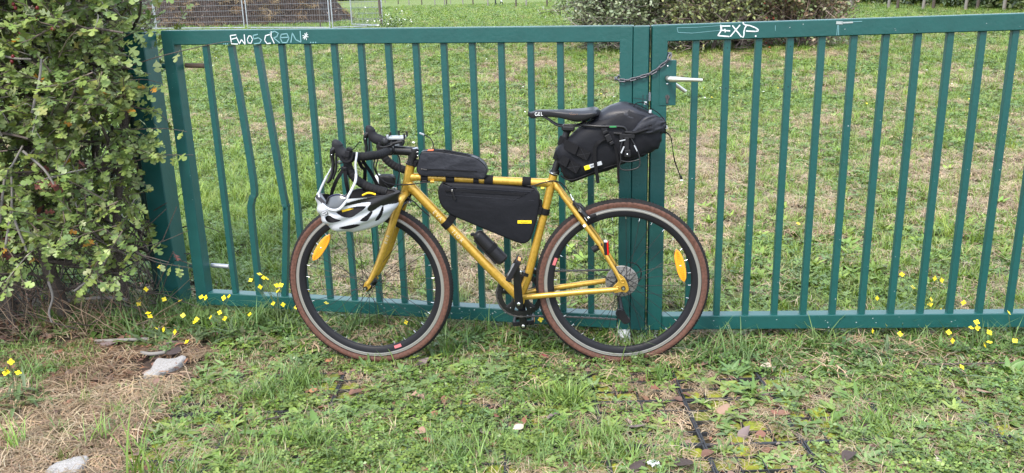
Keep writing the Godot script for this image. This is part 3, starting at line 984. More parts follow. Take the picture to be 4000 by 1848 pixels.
	reflector(fw, V(-0.149, 0.214, 0.012), V(-0.232, 0.104, 0.012))
	b = B.new(); b.tube([V(0, 0, -0.062), V(0, 0, 0.062)], 0.0042, 12)
	b.tube([V(0, 0, 0.058), V(0, 0, 0.068)], [0.009, 0.0075], 16)
	b.tube([V(0, 0, -0.058), V(0, 0, -0.07)], 0.009, 14)
	obj("axle", b, M.black_metal, fw)
	b = B.new(); b.tube([V(0, 0, 0.067), V(0, 0, 0.0695)], [0.0042, 0.0038], 12)
	obj("axle_end", b, M.chrome, fw)
	var rw = part("rear_wheel", g, Transform3D(Basis(Vector3.BACK, 0.05), V(0, 0.3455, 0)))
	make_wheel(rw, true)
	reflector(rw, V(0.221, 0.132, 0.012), V(0.248, -0.006, 0.012))
	b = B.new(); b.tube([V(0, 0, -0.075), V(0, 0, 0.073)], 0.0045, 12)
	b.tube([V(0, 0, 0.066), V(0, 0, 0.074)], [0.0095, 0.008], 16)
	obj("axle", b, M.black_metal, rw)
	b = B.new(); b.tube([V(0, 0, 0.0735), V(0, 0, 0.0765)], [0.0052, 0.0045], 14)
	obj("axle_end", b, M.chrome, rw)
	# spoke guard disc with two rings of holes suggested by raised studs, sprockets behind
	b = B.new(); b.lathe([Vector2(0.022, -0.0135), Vector2(0.030, -0.0165), Vector2(0.062, -0.0195), Vector2(0.0665, -0.021), Vector2(0.066, -0.023), Vector2(0.03, -0.020)], 48)
	obj("spoke_guard", b, M.cassette_steel, rw)
	b = B.new()
	for i in 48:
		var a = TAU * i / 48
		var rr = 0.058 if i % 2 else 0.046
		b.box(V(cos(a) * rr, sin(a) * rr, -0.0182 - (0.001 if i % 2 else 0.0)), V(0.0032, 0.0032, 0.002), 0.0008, Basis(Vector3.BACK, a))
	obj("guard_holes", b, M.black_metal, rw)
	for i in 7:
		b = B.new()
		var rr = 0.063 - 0.006 * i
		var ring = []
		b.lathe([Vector2(0.015, -0.025 - 0.0045 * i), Vector2(rr, -0.025 - 0.0045 * i), Vector2(rr, -0.0268 - 0.0045 * i), Vector2(0.015, -0.0268 - 0.0045 * i)], 40)
		obj("sprocket", b, M.cassette_steel, rw)
	# cranks, chainring, pedals
	var cs = part("crankset", g)
	b = B.new()
	var cz = -0.045
	var teeth = 46
	var rr0 = PackedVector3Array()
	var rings = [PackedVector3Array(), PackedVector3Array(), PackedVector3Array(), PackedVector3Array()]
	for j in teeth * 4:
		var a = TAU * j / (teeth * 4)
		var ro = 0.0975 + (0.0025 if (j % 4) < 2 else -0.0015)
		var ri = 0.0745
		for q in [[0, ri, 0.002], [1, ro, 0.0014], [2, ro, -0.0014], [3, ri, -0.002]]:
			rings[q[0]].append(BB + V(cos(a) * q[1], sin(a) * q[1], cz + q[2]))
	rings.append(rings[0])
	b.loft(rings, true, false, false)
	obj("chainring", b, M.black_metal, cs)
	b = B.new()
	for i in 5:
		var a = TAU * i / 5 - PI / 2 + 0.63
		b.tube([BB + V(cos(a) * 0.012, sin(a) * 0.012, cz + 0.004), BB + V(cos(a) * 0.05, sin(a) * 0.05, cz + 0.004), BB + V(cos(a) * 0.079, sin(a) * 0.079, cz + 0.002)], [0.017, 0.0135, 0.021], 12, true, 0.22, Vector3.BACK.cross(V(cos(a), sin(a), 0)))
	b.lathe([Vector2(0.0001, 0.006), Vector2(0.026, 0.005), Vector2(0.028, 0.0), Vector2(0.026, -0.004)], 28, Transform3D(Basis.IDENTITY, BB + V(0, 0, cz + 0.003)))
	obj("spider", b, M.black_metal, cs)
	b = B.new()
	for i in 5:
		var a = TAU * i / 5 - PI / 2 + 0.63
		b.lathe([Vector2(0.0001, 0.003), Vector2(0.0025, 0.0025), Vector2(0.003, 0.0)], 8, Transform3D(Basis.IDENTITY, BB + V(cos(a) * 0.071, sin(a) * 0.071, cz + 0.0055)))
	obj("chainring_bolts", b, M.chrome, cs)
	var up = V(-0.006, 0.150, 0)
	var near_c = BB + V(-0.001, 0.0, 0.064)
	b = B.new()
	b.tube([near_c - up * 0.16 + V(0, 0, -0.003), near_c - up * 0.08 + V(0, 0, -0.002), near_c + V(0, 0, -0.001), near_c + up * 0.2, near_c + up * 0.75 + V(0, 0, 0.008), near_c + up + V(0, 0, 0.010), near_c + up * 1.07 + V(0, 0, 0.010), near_c + up * 1.1 + V(0, 0, 0.010)], [0.010, 0.016, 0.018, 0.0172, 0.0148, 0.014, 0.0115, 0.006], 20, true, 0.5, Vector3.RIGHT)
	obj("crank_arm", b, M.black_metal, cs)
	b = B.new(); b.lathe([Vector2(0.0001, 0.006), Vector2(0.0045, 0.006), Vector2(0.0068, 0.004), Vector2(0.0072, 0.0)], 16, Transform3D(Basis.IDENTITY, near_c + V(0, 0, 0.007)))
	obj("crank_bolt", b, M.chrome, cs)
	var dn = V(0.008, -0.150, 0)
	var far_c = BB + V(0, 0, -0.066)
	b = B.new()
	b.tube([far_c - dn * 0.1, far_c, far_c + dn * 0.4, far_c + dn * 0.9 + V(0, 0, -0.008), far_c + dn * 1.05 + V(0, 0, -0.010), far_c + dn * 1.12 + V(0, 0, -0.010)], [0.012, 0.018, 0.0165, 0.015, 0.0135, 0.008], 20, true, 0.5, Vector3.RIGHT)
	obj("crank_arm", b, M.black_metal, cs)
	b = B.new(); b.lathe([Vector2(0.0001, 0.002), Vector2(0.005, 0.002), Vector2(0.0068, 0.0)], 16, Transform3D(Basis.IDENTITY, far_c + dn + V(0, 0, 0.0012)))
	obj("pedal_axle_end", b, M.chrome, cs)
	for s in [1, -1]:
		var pd = part("pedal", g)
		var at = near_c + up + V(-0.007, 0.016, 0.065) if s > 0 else far_c + dn + V(0, 0.004, -0.062)
		var tb = Basis(Vector3.BACK, 1.05) if s > 0 else Basis(Vector3.BACK, 0.1)
		b = B.new()
		for q in [-0.040, 0.040]: b.box(at + tb * V(q, 0, 0), V(0.012, 0.022, 0.086), 0.004, tb)
		for q in [-0.038, 0.038]: b.box(at + tb * V(0, 0, q), V(0.078, 0.020, 0.010), 0.004, tb)
		obj("cage", b, M.black_plastic, pd)
		b = B.new(); b.tube([at - V(0, 0, s * 0.062), at + V(0, 0, s * 0.04)], [0.0075, 0.009], 14)
		b.box(at + V(0, 0, s * 0.0), V(0.026, 0.022, 0.07), 0.006, tb)
		obj("spindle", b, M.galvanised if s > 0 else M.black_metal, pd)
		for q in [-1, 1]:
			b = B.new(); b.box(at + tb * V(q * 0.0458, 0, 0), V(0.002, 0.012, 0.046), 0.0008, tb)
			obj("pedal_reflector", b, M.amber, pd)
		b = B.new(); b.box(at + tb * V(0.0, 0.0105, 0.028 * s), V(0.05, 0.003, 0.022), 0.001, tb)
		obj("grip_plate", b, M.galvanised, pd)
	# chain: separate links along the run
	var ch = B.new()
	var path = []
	for i in 25:
		var a = PI * 0.5 + 0.08 + (PI * 1.0 - 0.0) * i / 24.0
		path.append(BB + V(cos(a) * 0.099, sin(a) * 0.099, cz))
	path += [V(-0.30, 0.187, -0.043), V(-0.1, 0.178, -0.04), V(-0.015, 0.172, -0.038)]
	var top = [BB + V(0.0, 0.099, cz), V(-0.25, 0.385, -0.042), V(-0.04, 0.388, -0.038), V(0.0, 0.387, -0.038)]
	for run in [path, top]:
		var d = [0.0]
		for i in range(1, run.size()): d.append(d[-1] + run[i].distance_to(run[i - 1]))
		var s = 0.0
		var odd = 0
		while s < d[-1]:
			var k = 0
			while k < d.size() - 2 and d[k + 1] < s: k += 1
			var p: Vector3 = run[k].lerp(run[k + 1], (s - d[k]) / maxf(d[k + 1] - d[k], 1e-6))
			var t = (run[k + 1] - run[k]).normalized()
			var bb = Basis(t, Vector3.BACK.cross(t).normalized(), Vector3.BACK).orthonormalized()
			ch.box(p, V(0.0145, 0.0068 if odd else 0.0085, 0.0045 if odd else 0.0072), 0.0015, bb)
			ch.tube([p - bb * V(0.0064, 0, 0.0042), p + bb * V(-0.0064, 0, 0.0042)], 0.0022, 6)
			s += 0.0127
			odd = 1 - odd
	obj("chain", ch, M.chain_steel, g)
	# front derailleur, rear derailleur
	var fd = part("front_derailleur", g)
	b = B.new()
	var sd = V(0.088, 0.33, 0).normalized()
	b.tube([V(-0.3895, 0.388, 0) - sd * 0.007, V(-0.3895, 0.388, 0) + sd * 0.007], 0.0196, 22)
	obj("clamp", b, M.black_metal, fd)
	b = B.new(); b.box(V(-0.366, 0.392, -0.035), V(0.034, 0.020, 0.03), 0.004, Basis(Vector3.BACK, -0.3))
	b.box(V(-0.362, 0.386, -0.045), V(0.075, 0.022, 0.012), 0.004, Basis(Vector3.BACK, -0.45))
	obj("cage", b, M.black_metal, fd)
	b = B.new(); b.box(V(-0.4115, 0.396, 0.012), V(0.010, 0.014, 0.012), 0.003)
	obj("clamp_bolt", b, M.chrome, fd)
	var rd = part("rear_derailleur", g)
	b = B.new()
	b.tube([V(0.002, 0.318, -0.068), V(-0.004, 0.285, -0.078), V(-0.010, 0.262, -0.086)], [0.010, 0.0125, 0.013], 14, true, 0.7)
	b.tube([V(-0.010, 0.275, -0.09), V(-0.002, 0.235, -0.085), V(0.006, 0.195, -0.062)], [0.012, 0.011, 0.013], 14, true, 0.8)
	obj("body", b, M.black_metal, rd)
	b = B.new()
	b.pillow(out2([Vector2(-0.022, 0.205), Vector2(-0.012, 0.218), Vector2(0.012, 0.212), Vector2(0.020, 0.196), Vector2(0.036, 0.170), Vector2(0.026, 0.158), Vector2(0.004, 0.166), Vector2(-0.016, 0.185)], 4), Vector2(0.004, 0.186), 0.002, 0.001, 0.0, Transform3D(Basis.IDENTITY, V(0, 0, -0.030)))
	b.pillow(out2([Vector2(-0.022, 0.205), Vector2(-0.012, 0.218), Vector2(0.012, 0.212), Vector2(0.020, 0.196), Vector2(0.036, 0.170), Vector2(0.026, 0.158), Vector2(0.004, 0.166), Vector2(-0.016, 0.185)], 4), Vector2(0.004, 0.186), 0.002, 0.001, 0.0, Transform3D(Basis.IDENTITY, V(0, 0, -0.046)))
	obj("cage", b, M.black_plastic, rd)
	for q in [V(-0.006, 0.200, -0.038), V(0.018, 0.170, -0.038)]:
		b = B.new(); b.lathe([Vector2(0.003, 0.004), Vector2(0.0175, 0.0035), Vector2(0.0175, -0.0035), Vector2(0.003, -0.004)], 22, Transform3D(Basis.IDENTITY, q))
		obj("jockey_wheel", b, M.chain_steel, rd)
	b = B.new(); b.lathe([Vector2(0.0001, 0.004), Vector2(0.004, 0.003), Vector2(0.005, 0.0)], 12, Transform3D(Basis.IDENTITY, V(0.0, 0.278, -0.062)))
	obj("bolt", b, M.chrome, rd)
	# brakes
	for s in [0, 1]:
		var br = part("caliper_brake", g)
		var f = Transform3D.IDENTITY if s == 0 else Transform3D(Basis(Vector3.UP, PI), V(-1.048, 0.0, 0.0)) * Transform3D(Basis.IDENTITY, V(-0.006, 0.026, 0))
		b = B.new()
		for z in [1, -1]:
			b.tube([f * V(-0.188, 0.676, 0), f * V(-0.168, 0.668, z * 0.022), f * V(-0.156, 0.648, z * 0.034), f * V(-0.142, 0.630, z * 0.030), f * V(-0.130, 0.627, z * 0.026)], [0.009, 0.0105, 0.0115, 0.011, 0.010], 12, true, 0.7)
		b.tube([f * V(-0.198, 0.676, 0), f * V(-0.165, 0.672, 0)], 0.008, 12)
		obj("arms", b, M.black_metal, br)
		b = B.new()
		for z in [1, -1]: b.box(f * V(-0.131, 0.626, z * 0.0205), V(0.056, 0.013, 0.010), 0.003, Basis(Vector3.BACK, 0.42 if s == 0 else -0.5))
		obj("brake_pads", b, M.black_plastic, br)
		b = B.new()
		b.lathe([Vector2(0.0001, 0.005), Vector2(0.0045, 0.0045), Vector2(0.0062, 0.001), Vector2(0.0062, -0.002)], 14, Transform3D(Basis.IDENTITY, f * V(-0.1365, 0.6285, 0.036 if s == 0 else -0.036)))
		b.tube([f * V(-0.188, 0.669, -0.018), f * V(-0.196, 0.668, 0.016)], 0.0062, 10)
		b.tube([f * V(-0.172, 0.660, 0.03), f * V(-0.171, 0.660, 0.04)], 0.0055, 10)
		b.tube([f * V(-0.168, 0.656, 0.038), f * V(-0.143, 0.617, 0.039)], 0.0016, 6)
		obj("bolts", b, M.chrome, br)
		b = B.new()
		b.tube([f * V(-0.196, 0.698, 0.026), f * V(-0.178, 0.667, 0.032)], 0.0045, 10)
		obj("barrel_adjuster", b, M.black_metal, br)
		b = B.new()
		b.tube([f * V(-0.200, 0.705, 0.025), f * V(-0.196, 0.698, 0.026)], 0.0052, 10)
		b.tube([f * V(-0.208, 0.7225, 0.023), f * V(-0.200, 0.705, 0.025)], 0.003, 8)
		obj("ferrule", b, M.chrome, br)
	# saddle and post
	b = B.new(); b.tube([V(-0.276, 0.79, 0), V(-0.268, 0.810, 0), V(-0.216, 0.972, 0)], 0.0136, 22)
	obj("seat_post", b, M.black_metal, g)
	var sdl = part("saddle", g)
	b = B.new()
	var rs = []
	for i in 25:
		var t = i / 24.0
		var x = lerpf(-0.368, -0.088, t)
		var hw = 0.0215 + 0.0505 * smoothstep(0.30, 0.88, t)
		var nose = sqrt(clampf(1.0 - pow(1.0 - minf(t / 0.09, 1.0), 2), 0.0, 1.0))
		var tail = sqrt(clampf(1.0 - pow(1.0 - minf((1.0 - t) / 0.10, 1.0), 2), 0.0, 1.0))
		hw *= maxf(nose * tail, 0.05)
		var topy = 1.0555 - 0.010 * exp(-pow((t - 0.04) / 0.07, 2)) - 0.004 * sin(PI * t) + 0.004 * smoothstep(0.75, 1.0, t) - 0.014 * (1.0 - tail)
		var dep = lerpf(0.034, 0.028, t) + 0.028 * exp(-pow((t - 0.70) / 0.20, 2))
		dep *= maxf(nose, 0.55) * (0.35 + 0.65 * tail)
		var ring = PackedVector3Array()
		for j in 20:
			var a = TAU * j / 20
			var cx = cos(a)
			var sy = sin(a)
			var z = hw * signf(cx) * pow(absf(cx), 0.72)
			var y = topy + (0.004 * sy if sy > 0 else dep * sy * pow(absf(cx) * 0.75 + 0.25, 0.5)) - 0.010 * pow(absf(cx), 4.0) * smoothstep(0.2, 0.6, t) - 0.004
			ring.append(V(x, y, z))
		rs.append(ring)
	rs.reverse()
	b.loft(rs, true, true, true)
	obj("shell", b, M.saddle_skin, sdl)
	for z in [1, -1]:
		b = B.new(); b.tube(smooth([V(-0.330, 1.036, z * 0.010), V(-0.298, 1.022, z * 0.014), V(-0.262, 0.997, z * 0.021), V(-0.235, 0.990, z * 0.022), V(-0.18, 0.990, z * 0.022), V(-0.15, 1.0, z * 0.026), V(-0.115, 1.018, z * 0.034)], 4, false), 0.0036, 8)
		obj("rail", b, M.black_metal, sdl)
	b = B.new(); b.box(V(-0.213, 0.981, 0), V(0.052, 0.022, 0.056), 0.007, Basis(Vector3.BACK, -0.05))
	b.tube([V(-0.218, 0.963, 0), V(-0.212, 0.982, 0)], [0.014, 0.019], 16)
	obj("clamp", b, M.black_metal, sdl)
	b = B.new(); b.box(V(-0.205, 0.996, 0.021), V(0.05, 0.006, 0.008), 0.002)
	obj("clamp_bolts", b, M.chain_steel, sdl)
	txt2 = txt.duplicate()
	txt2.text = "GEL"; txt2.pixel_size = 0.00084
	obj("lettering", txt2, M.white_print, sdl, Transform3D(Basis(Vector3.UP, 0.03) * Basis(Vector3.RIGHT, -0.12), V(-0.325, 1.0395, 0.0250)))
	b = B.new()
	for i in 16:
		b.box(V(-0.205 + 0.0022 * (i % 13) * 1.6 + W(-0.002, 0.002), 1.040 + (i / 13) * 0.006 + W(-0.002, 0.002), 0.0590 - (i % 13) * 0.0002), V(0.0034, 0.0008, 0.0008), 0.0002, Basis(Vector3.BACK, W(-0.8, 0.8)))
	obj("perforation", b, M.copper_print, sdl)
	# tail lamp on the seat stay
	var tl = part("tail_lamp", g)
	b = B.new()
	b.tube([V(-0.120, 0.500, 0.050), V(-0.100, 0.512, 0.052)], 0.0128, 16)
	b.box(V(-0.092, 0.520, 0.052), V(0.022, 0.010, 0.018), 0.003, Basis(Vector3.BACK, 0.35))
	obj("strap_mount", b, M.black_plastic, tl)
	b = B.new(); b.box(V(-0.070, 0.508, 0.052), V(0.013, 0.056, 0.030), 0.004, Basis(Vector3.BACK, 0.05) * Basis(Vector3.UP, -0.15))
	obj("housing", b, M.black_plastic, tl)
	b = B.new(); b.box(V(-0.0605, 0.508, 0.051), V(0.007, 0.056, 0.028), 0.003, Basis(Vector3.BACK, 0.05) * Basis(Vector3.UP, -0.15))
	obj("lens", b, M.red_lens, tl)
	b = B.new(); b.box(V(-0.0705, 0.5365, 0.052), V(0.013, 0.004, 0.024), 0.0015)
	obj("sensor", b, M.clear_lens, tl)
	# cables
	var cb = [[V(-0.955, 0.908, 0.065), V(-0.965, 0.876, 0.080), V(-0.967, 0.848, 0.080), V(-0.957, 0.816, 0.068), V(-0.938, 0.790, 0.056), V(-0.896, 0.775, 0.042), V(-0.841, 0.772, 0.028), V(-0.795, 0.776, 0.020), V(-0.754, 0.7795, 0.017)],
		[V(-0.945, 0.904, 0.055), V(-0.958, 0.868, 0.070), V(-0.962, 0.838, 0.072), V(-0.950, 0.806, 0.06), V(-0.928, 0.784, 0.05), V(-0.900, 0.772, 0.03), V(-0.862, 0.766, -0.02)],
		[V(-0.908, 0.893, -0.05), V(-0.892, 0.868, -0.05), V(-0.889, 0.838, -0.045), V(-0.893, 0.80, -0.03), V(-0.898, 0.774, -0.02), V(-0.897, 0.742, 0.0)],
		[V(-0.952, 0.79, 0.02), V(-0.937, 0.772, 0.03), V(-0.905, 0.748, 0.03), V(-0.868, 0.728, 0.024), V(-0.83, 0.70, 0.022), V(-0.80, 0.668, 0.021), V(-0.77, 0.638, 0.018)],
		[V(-0.385, 0.757, 0.012), V(-0.356, 0.7575, 0.020), V(-0.317, 0.769, 0.023), V(-0.279, 0.776, 0.022), V(-0.249, 0.770, 0.021), V(-0.229, 0.754, 0.021), V(-0.217, 0.738, 0.022), V(-0.208, 0.7225, 0.023)],
		[V(-1.080, 0.905, 0.212), V(-1.068, 0.895, 0.218), V(-1.055, 0.898, 0.215), V(-1.042, 0.905, 0.21)],
		[V(-1.076, 0.862, 0.212), V(-1.062, 0.878, 0.216), V(-1.046, 0.886, 0.212), V(-1.036, 0.89, 0.21)],
		[V(0.034, 0.405, -0.09), V(0.066, 0.392, -0.1), V(0.086, 0.36, -0.1), V(0.078, 0.32, -0.1), V(0.045, 0.297, -0.095), V(0.01, 0.29, -0.09)]]
	for c in cb:
		b = B.new(); b.tube(smooth(c, 6, false), 0.0026, 8)
		obj("cable", b, M.black_plastic, g)

# ---------------------------------------------------------------- bags, canister (in the bicycle's frame)
func on_bike(called: String, label: String, category: String, group := "") -> Node3D:
	var o = thing(called, label, category, Vector3.ZERO, 0.0, group)
	o.transform = bikeT
	return o

func wrap_strap(g: Node3D, c: Vector3, axis: Vector3, r: float, w: float, called := "strap") -> void:
	var b = B.new()
	var t = axis.normalized()
	b.tube([c - t * (w / 2), c - t * (w / 2 - 0.002), c + t * (w / 2 - 0.002), c + t * (w / 2)], [r, r + 0.0016, r + 0.0016, r], 24)
	obj(called, b, M.webbing, g)

func bags() -> void:
	var wn := FastNoiseLite.new()
	wn.seed = 8; wn.frequency = 0.11; wn.fractal_octaves = 3
	var b: B
	# ---- top tube bag
	var g = on_bike("top_tube_bag", "small black zipped bag on the front of the golden top tube behind the stem", "bag", "bags strapped to the bicycle")
	b = B.new()
	var o = out2([Vector2(-0.803, 0.866), Vector2(-0.794, 0.893), Vector2(-0.780, 0.902), Vector2(-0.724, 0.903), Vector2(-0.65, 0.890), Vector2(-0.582, 0.875), Vector2(-0.548, 0.853), Vector2(-0.533, 0.828), Vector2(-0.534, 0.810), Vector2(-0.543, 0.792), Vector2(-0.556, 0.788), Vector2(-0.582, 0.793), Vector2(-0.68, 0.801), Vector2(-0.785, 0.807), Vector2(-0.806, 0.816), Vector2(-0.812, 0.832)], 5)
	b.pillow(o, Vector2(-0.675, 0.845), 0.027, 0.007, 0.002, Transform3D.IDENTITY, wn, 0.0032)
	obj("body", b, M.bag_gloss, g)
	for z in [0.0245, -0.0245]:
		b = B.new()
		var rim = []
		for p in o: rim.append(V(p.x, p.y, z) + V(-0.675 - p.x, 0.845 - p.y, 0) * 0.018)
		rim.append(rim[0])
		b.tube(rim, 0.0022, 6, false)
		obj("piping", b, M.bag_fabric, g)
	b = B.new(); b.strap([V(-0.795, 0.8335, 0.0295), V(-0.70, 0.829, 0.0312), V(-0.572, 0.8205, 0.0300)], Vector3.UP, 0.0035, 0.0016)
	b.strap([V(-0.740, 0.905, 0.012), V(-0.70, 0.902, 0.012), V(-0.61, 0.8835, 0.012), V(-0.565, 0.866, 0.012), V(-0.540, 0.842, 0.012)], Vector3.BACK, 0.004, 0.003)
	b.strap([V(-0.740, 0.905, 0.002), V(-0.70, 0.902, 0.002), V(-0.61, 0.8835, 0.002), V(-0.565, 0.866, 0.002), V(-0.540, 0.842, 0.002)], Vector3.BACK, 0.004, 0.003)
	obj("zip", b, M.webbing, g)
	b = B.new(); b.box(V(-0.780, 0.8325, 0.0325), V(0.022, 0.004, 0.003), 0.001, Basis(Vector3.BACK, -0.18))
	b.box(V(-0.790, 0.834, 0.0325), V(0.006, 0.007, 0.004), 0.001)
	b.box(V(-0.712, 0.905, 0.007), V(0.02, 0.004, 0.006), 0.001, Basis(Vector3.BACK, -0.1))
	obj("zip_pull", b, M.chain_steel, g)
	b = B.new(); b.box(V(-0.753, 0.9045, 0.010), V(0.022, 0.0035, 0.024), 0.0012)
	b.box(V(-0.754, 0.9005, 0.0215), V(0.022, 0.009, 0.0025), 0.001)
	obj("pull_tab", b, M.orange_fabric, g)
	b = B.new(); b.tube(smooth([V(-0.741, 0.900, 0.0), V(-0.743, 0.925, 0.0), V(-0.750, 0.944, 0.0), V(-0.763, 0.957, 0.0), V(-0.777, 0.963, 0.0)], 5, false), 0.0021, 8)
	obj("usb_cable", b, M.black_plastic, g)
	b = B.new(); b.box(V(-0.7865, 0.968, 0.0), V(0.021, 0.006, 0.010), 0.0015, Basis(Vector3.BACK, -0.42))
	obj("usb_plug", b, M.galvanised, g)
	wrap_strap(g, V(-0.784, 0.7945, 0), V(1, -0.05, 0), 0.0178, 0.028)
	wrap_strap(g, V(-0.5785, 0.7825, 0), V(1, -0.06, 0), 0.0185, 0.022)
	b = B.new(); b.box(V(-0.816, 0.852, 0), V(0.016, 0.026, 0.05), 0.005, Basis(Vector3.BACK, -0.25))
	obj("stem_strap", b, M.webbing, g)
	b = B.new(); b.box(V(-0.784, 0.781, 0.014), V(0.022, 0.012, 0.012), 0.003)
	obj("buckle", b, M.black_plastic, g)
	# ---- frame bag
	g = on_bike("frame_bag", "large black wedge-shaped bag hanging inside the golden frame triangle with a yellow label", "bag", "bags strapped to the bicycle")
	b = B.new()
	o = out2([Vector2(-0.724, 0.764), Vector2(-0.712, 0.774), Vector2(-0.695, 0.776), Vector2(-0.55, 0.767), Vector2(-0.37, 0.750), Vector2(-0.345, 0.741), Vector2(-0.330, 0.72), Vector2(-0.328, 0.690), Vector2(-0.338, 0.63), Vector2(-0.362, 0.552), Vector2(-0.374, 0.531), Vector2(-0.395, 0.521), Vector2(-0.416, 0.524), Vector2(-0.444, 0.535), Vector2(-0.55, 0.582), Vector2(-0.672, 0.637), Vector2(-0.700, 0.656), Vector2(-0.722, 0.684), Vector2(-0.731, 0.715), Vector2(-0.731, 0.745)], 4)
	b.pillow(o, Vector2(-0.49, 0.67), 0.027, 0.010, 0.007, Transform3D.IDENTITY, wn, 0.0022)
	obj("body", b, M.bag_coated, g)
	b = B.new(); b.strap([V(-0.685, 0.7465, 0.0300), V(-0.60, 0.7415, 0.0325), V(-0.50, 0.7345, 0.0330), V(-0.385, 0.7245, 0.0300)], Vector3.UP, 0.010, 0.003)
	obj("zip_flap", b, M.bag_fabric, g)
	b = B.new(); b.strap([V(-0.700, 0.7275, 0.0295), V(-0.60, 0.7205, 0.0325), V(-0.46, 0.709, 0.0325), V(-0.35, 0.699, 0.0280)], Vector3.UP, 0.0022, 0.0022)
	b.strap([V(-0.690, 0.7585, 0.0295), V(-0.60, 0.7535, 0.0310), V(-0.46, 0.7435, 0.0315), V(-0.36, 0.7345, 0.0280)], Vector3.UP, 0.0022, 0.0022)
	obj("seam", b, M.bag_gloss, g)
	b = B.new(); b.box(V(-0.687, 0.746, 0.0325), V(0.028, 0.012, 0.006), 0.003)
	obj("zip_garage", b, M.webbing, g)
	b = B.new(); b.box(V(-0.667, 0.7275, 0.0375), V(0.009, 0.040, 0.005), 0.0022, Basis(Vector3.BACK, 0.30))
	obj("zip_pull", b, M.black_plastic, g)
	b = B.new(); b.box(V(-0.6725, 0.7465, 0.0375), V(0.007, 0.010, 0.005), 0.0015)
	obj("zip_slider", b, M.chrome, g)
	var lf = Transform3D(Basis(Vector3.BACK, -0.03) * Basis(Vector3.UP, 0.06), V(-0.3895, 0.6135, 0.0310))
	b = B.new(); b.box(V(0, 0, 0), V(0.056, 0.0125, 0.002), 0.0006)
	obj("label_patch", b, M.yellow_print, g, lf)
	var font = SystemFont.new()
	font.font_names = PackedStringArray(["Droid Sans"])
	font.font_weight = 700
	var txt = TextMesh.new()
	txt.font = font; txt.font_size = 20; txt.pixel_size = 0.00030; txt.depth = 0.0004; txt.text = "Rhinowalk"
	obj("lettering", txt, M.rim_black, g, lf * Transform3D(Basis.IDENTITY, V(-0.001, 0, 0.0013)))
	for q in [[-0.682, 0.7895, 0.0345], [-0.529, 0.779, 0.0345], [-0.379, 0.7695, 0.034]]: wrap_strap(g, V(q[0], q[1], 0), V(1, -0.06, 0), 0.0188, q[2])
	var dd = V(0.309, -0.351, 0).normalized()
	wrap_strap(g, V(-0.7035, 0.6035, 0), dd, 0.0218, 0.030)
	b = B.new(); b.strap([V(-0.692, 0.616, 0.012), V(-0.680, 0.632, 0.014), V(-0.668, 0.646, 0.014)], V(0.66, -0.75, 0), 0.030, 0.012)
	obj("strap_tail", b, M.webbing, g)
	wrap_strap(g, V(-0.3105, 0.6495, 0), V(0.25, 0.95, 0), 0.0195, 0.026)
	b = B.new(); b.box(V(-0.327, 0.655, 0.012), V(0.018, 0.034, 0.022), 0.004, Basis(Vector3.BACK, -0.25))
	b.box(V(-0.325, 0.683, 0.010), V(0.012, 0.034, 0.014), 0.004, Basis(Vector3.BACK, -0.1))
	obj("strap_loop", b, M.webbing, g)
	# ---- canister on the down tube
	g = on_bike("tool_canister", "black capsule-shaped tool canister strapped on top of the golden down tube", "canister")
	b = B.new()
	var a0 = V(-0.590, 0.567, 0.004)
	var a1 = V(-0.478, 0.442, 0.004)
	var d = (a1 - a0).normalized()
	var L = a0.distance_to(a1)
	var path = []
	var rad = []
	for i in 7:
		var t = PI / 2 * i / 6.0
		path.append(a0 + d * (0.018 * (1.0 - cos(t)) + 0.0002)); rad.append(maxf(0.0245 * sin(t), 0.0005))
	path.append(a0 + d * (L * 0.55)); rad.append(0.0262)
	for i in 7:
		var t = PI / 2 * (6 - i) / 6.0
		path.append(a1 - d * (0.012 * (1.0 - cos(t)))); rad.append(maxf(0.0268 * pow(sin(t), 0.8), 0.0005))
	b.tube(path, rad, 26)
	obj("body", b, M.black_plastic, g)
	b = B.new(); b.tube([a0 + d * 0.126, a0 + d * 0.1265], [0.0272, 0.0272], 26)
	obj("lid_joint", b, M.rim_black, g)
	wrap_strap(g, a0 + d * 0.092, d, 0.0266, 0.019)
	var nrm = V(-d.y, d.x, 0)
	if nrm.y > 0: nrm = -nrm
	b = B.new(); b.strap([a0 + nrm * 0.024 + d * 0.02, a0 + nrm * 0.027 + d * 0.06, a0 + nrm * 0.027 + d * 0.15], Vector3.BACK, 0.03, 0.008)
	b.box(a0 + d * 0.006 - V(0.016, 0.005, 0), V(0.018, 0.014, 0.014), 0.004)
	obj("bracket", b, M.black_plastic, g)
	# ---- saddle bag
	g = on_bike("saddle_bag", "big black roll-top bag under the saddle with yellow and grey label", "bag", "bags strapped to the bicycle")
	b = B.new()
	# shaped along its length as cross sections from the seat post to the rolled end
	var secs = [[-0.252, 0.845, 0.020, 0.016], [-0.246, 0.840, 0.060, 0.040], [-0.225, 0.840, 0.078, 0.054], [-0.19, 0.858, 0.086, 0.064], [-0.14, 0.889, 0.097, 0.071], [-0.09, 0.912, 0.102, 0.076], [-0.04, 0.935, 0.104, 0.080], [0.005, 0.954, 0.108, 0.083], [0.045, 0.968, 0.103, 0.084], [0.08, 0.972, 0.091, 0.080], [0.108, 0.972, 0.078, 0.072], [0.128, 0.978, 0.058, 0.058], [0.138, 0.982, 0.03, 0.03]]
	var rs = []
	var ax = V(0.94, 0.34, 0).normalized()
	var perp = V(-0.30, 0.954, 0)
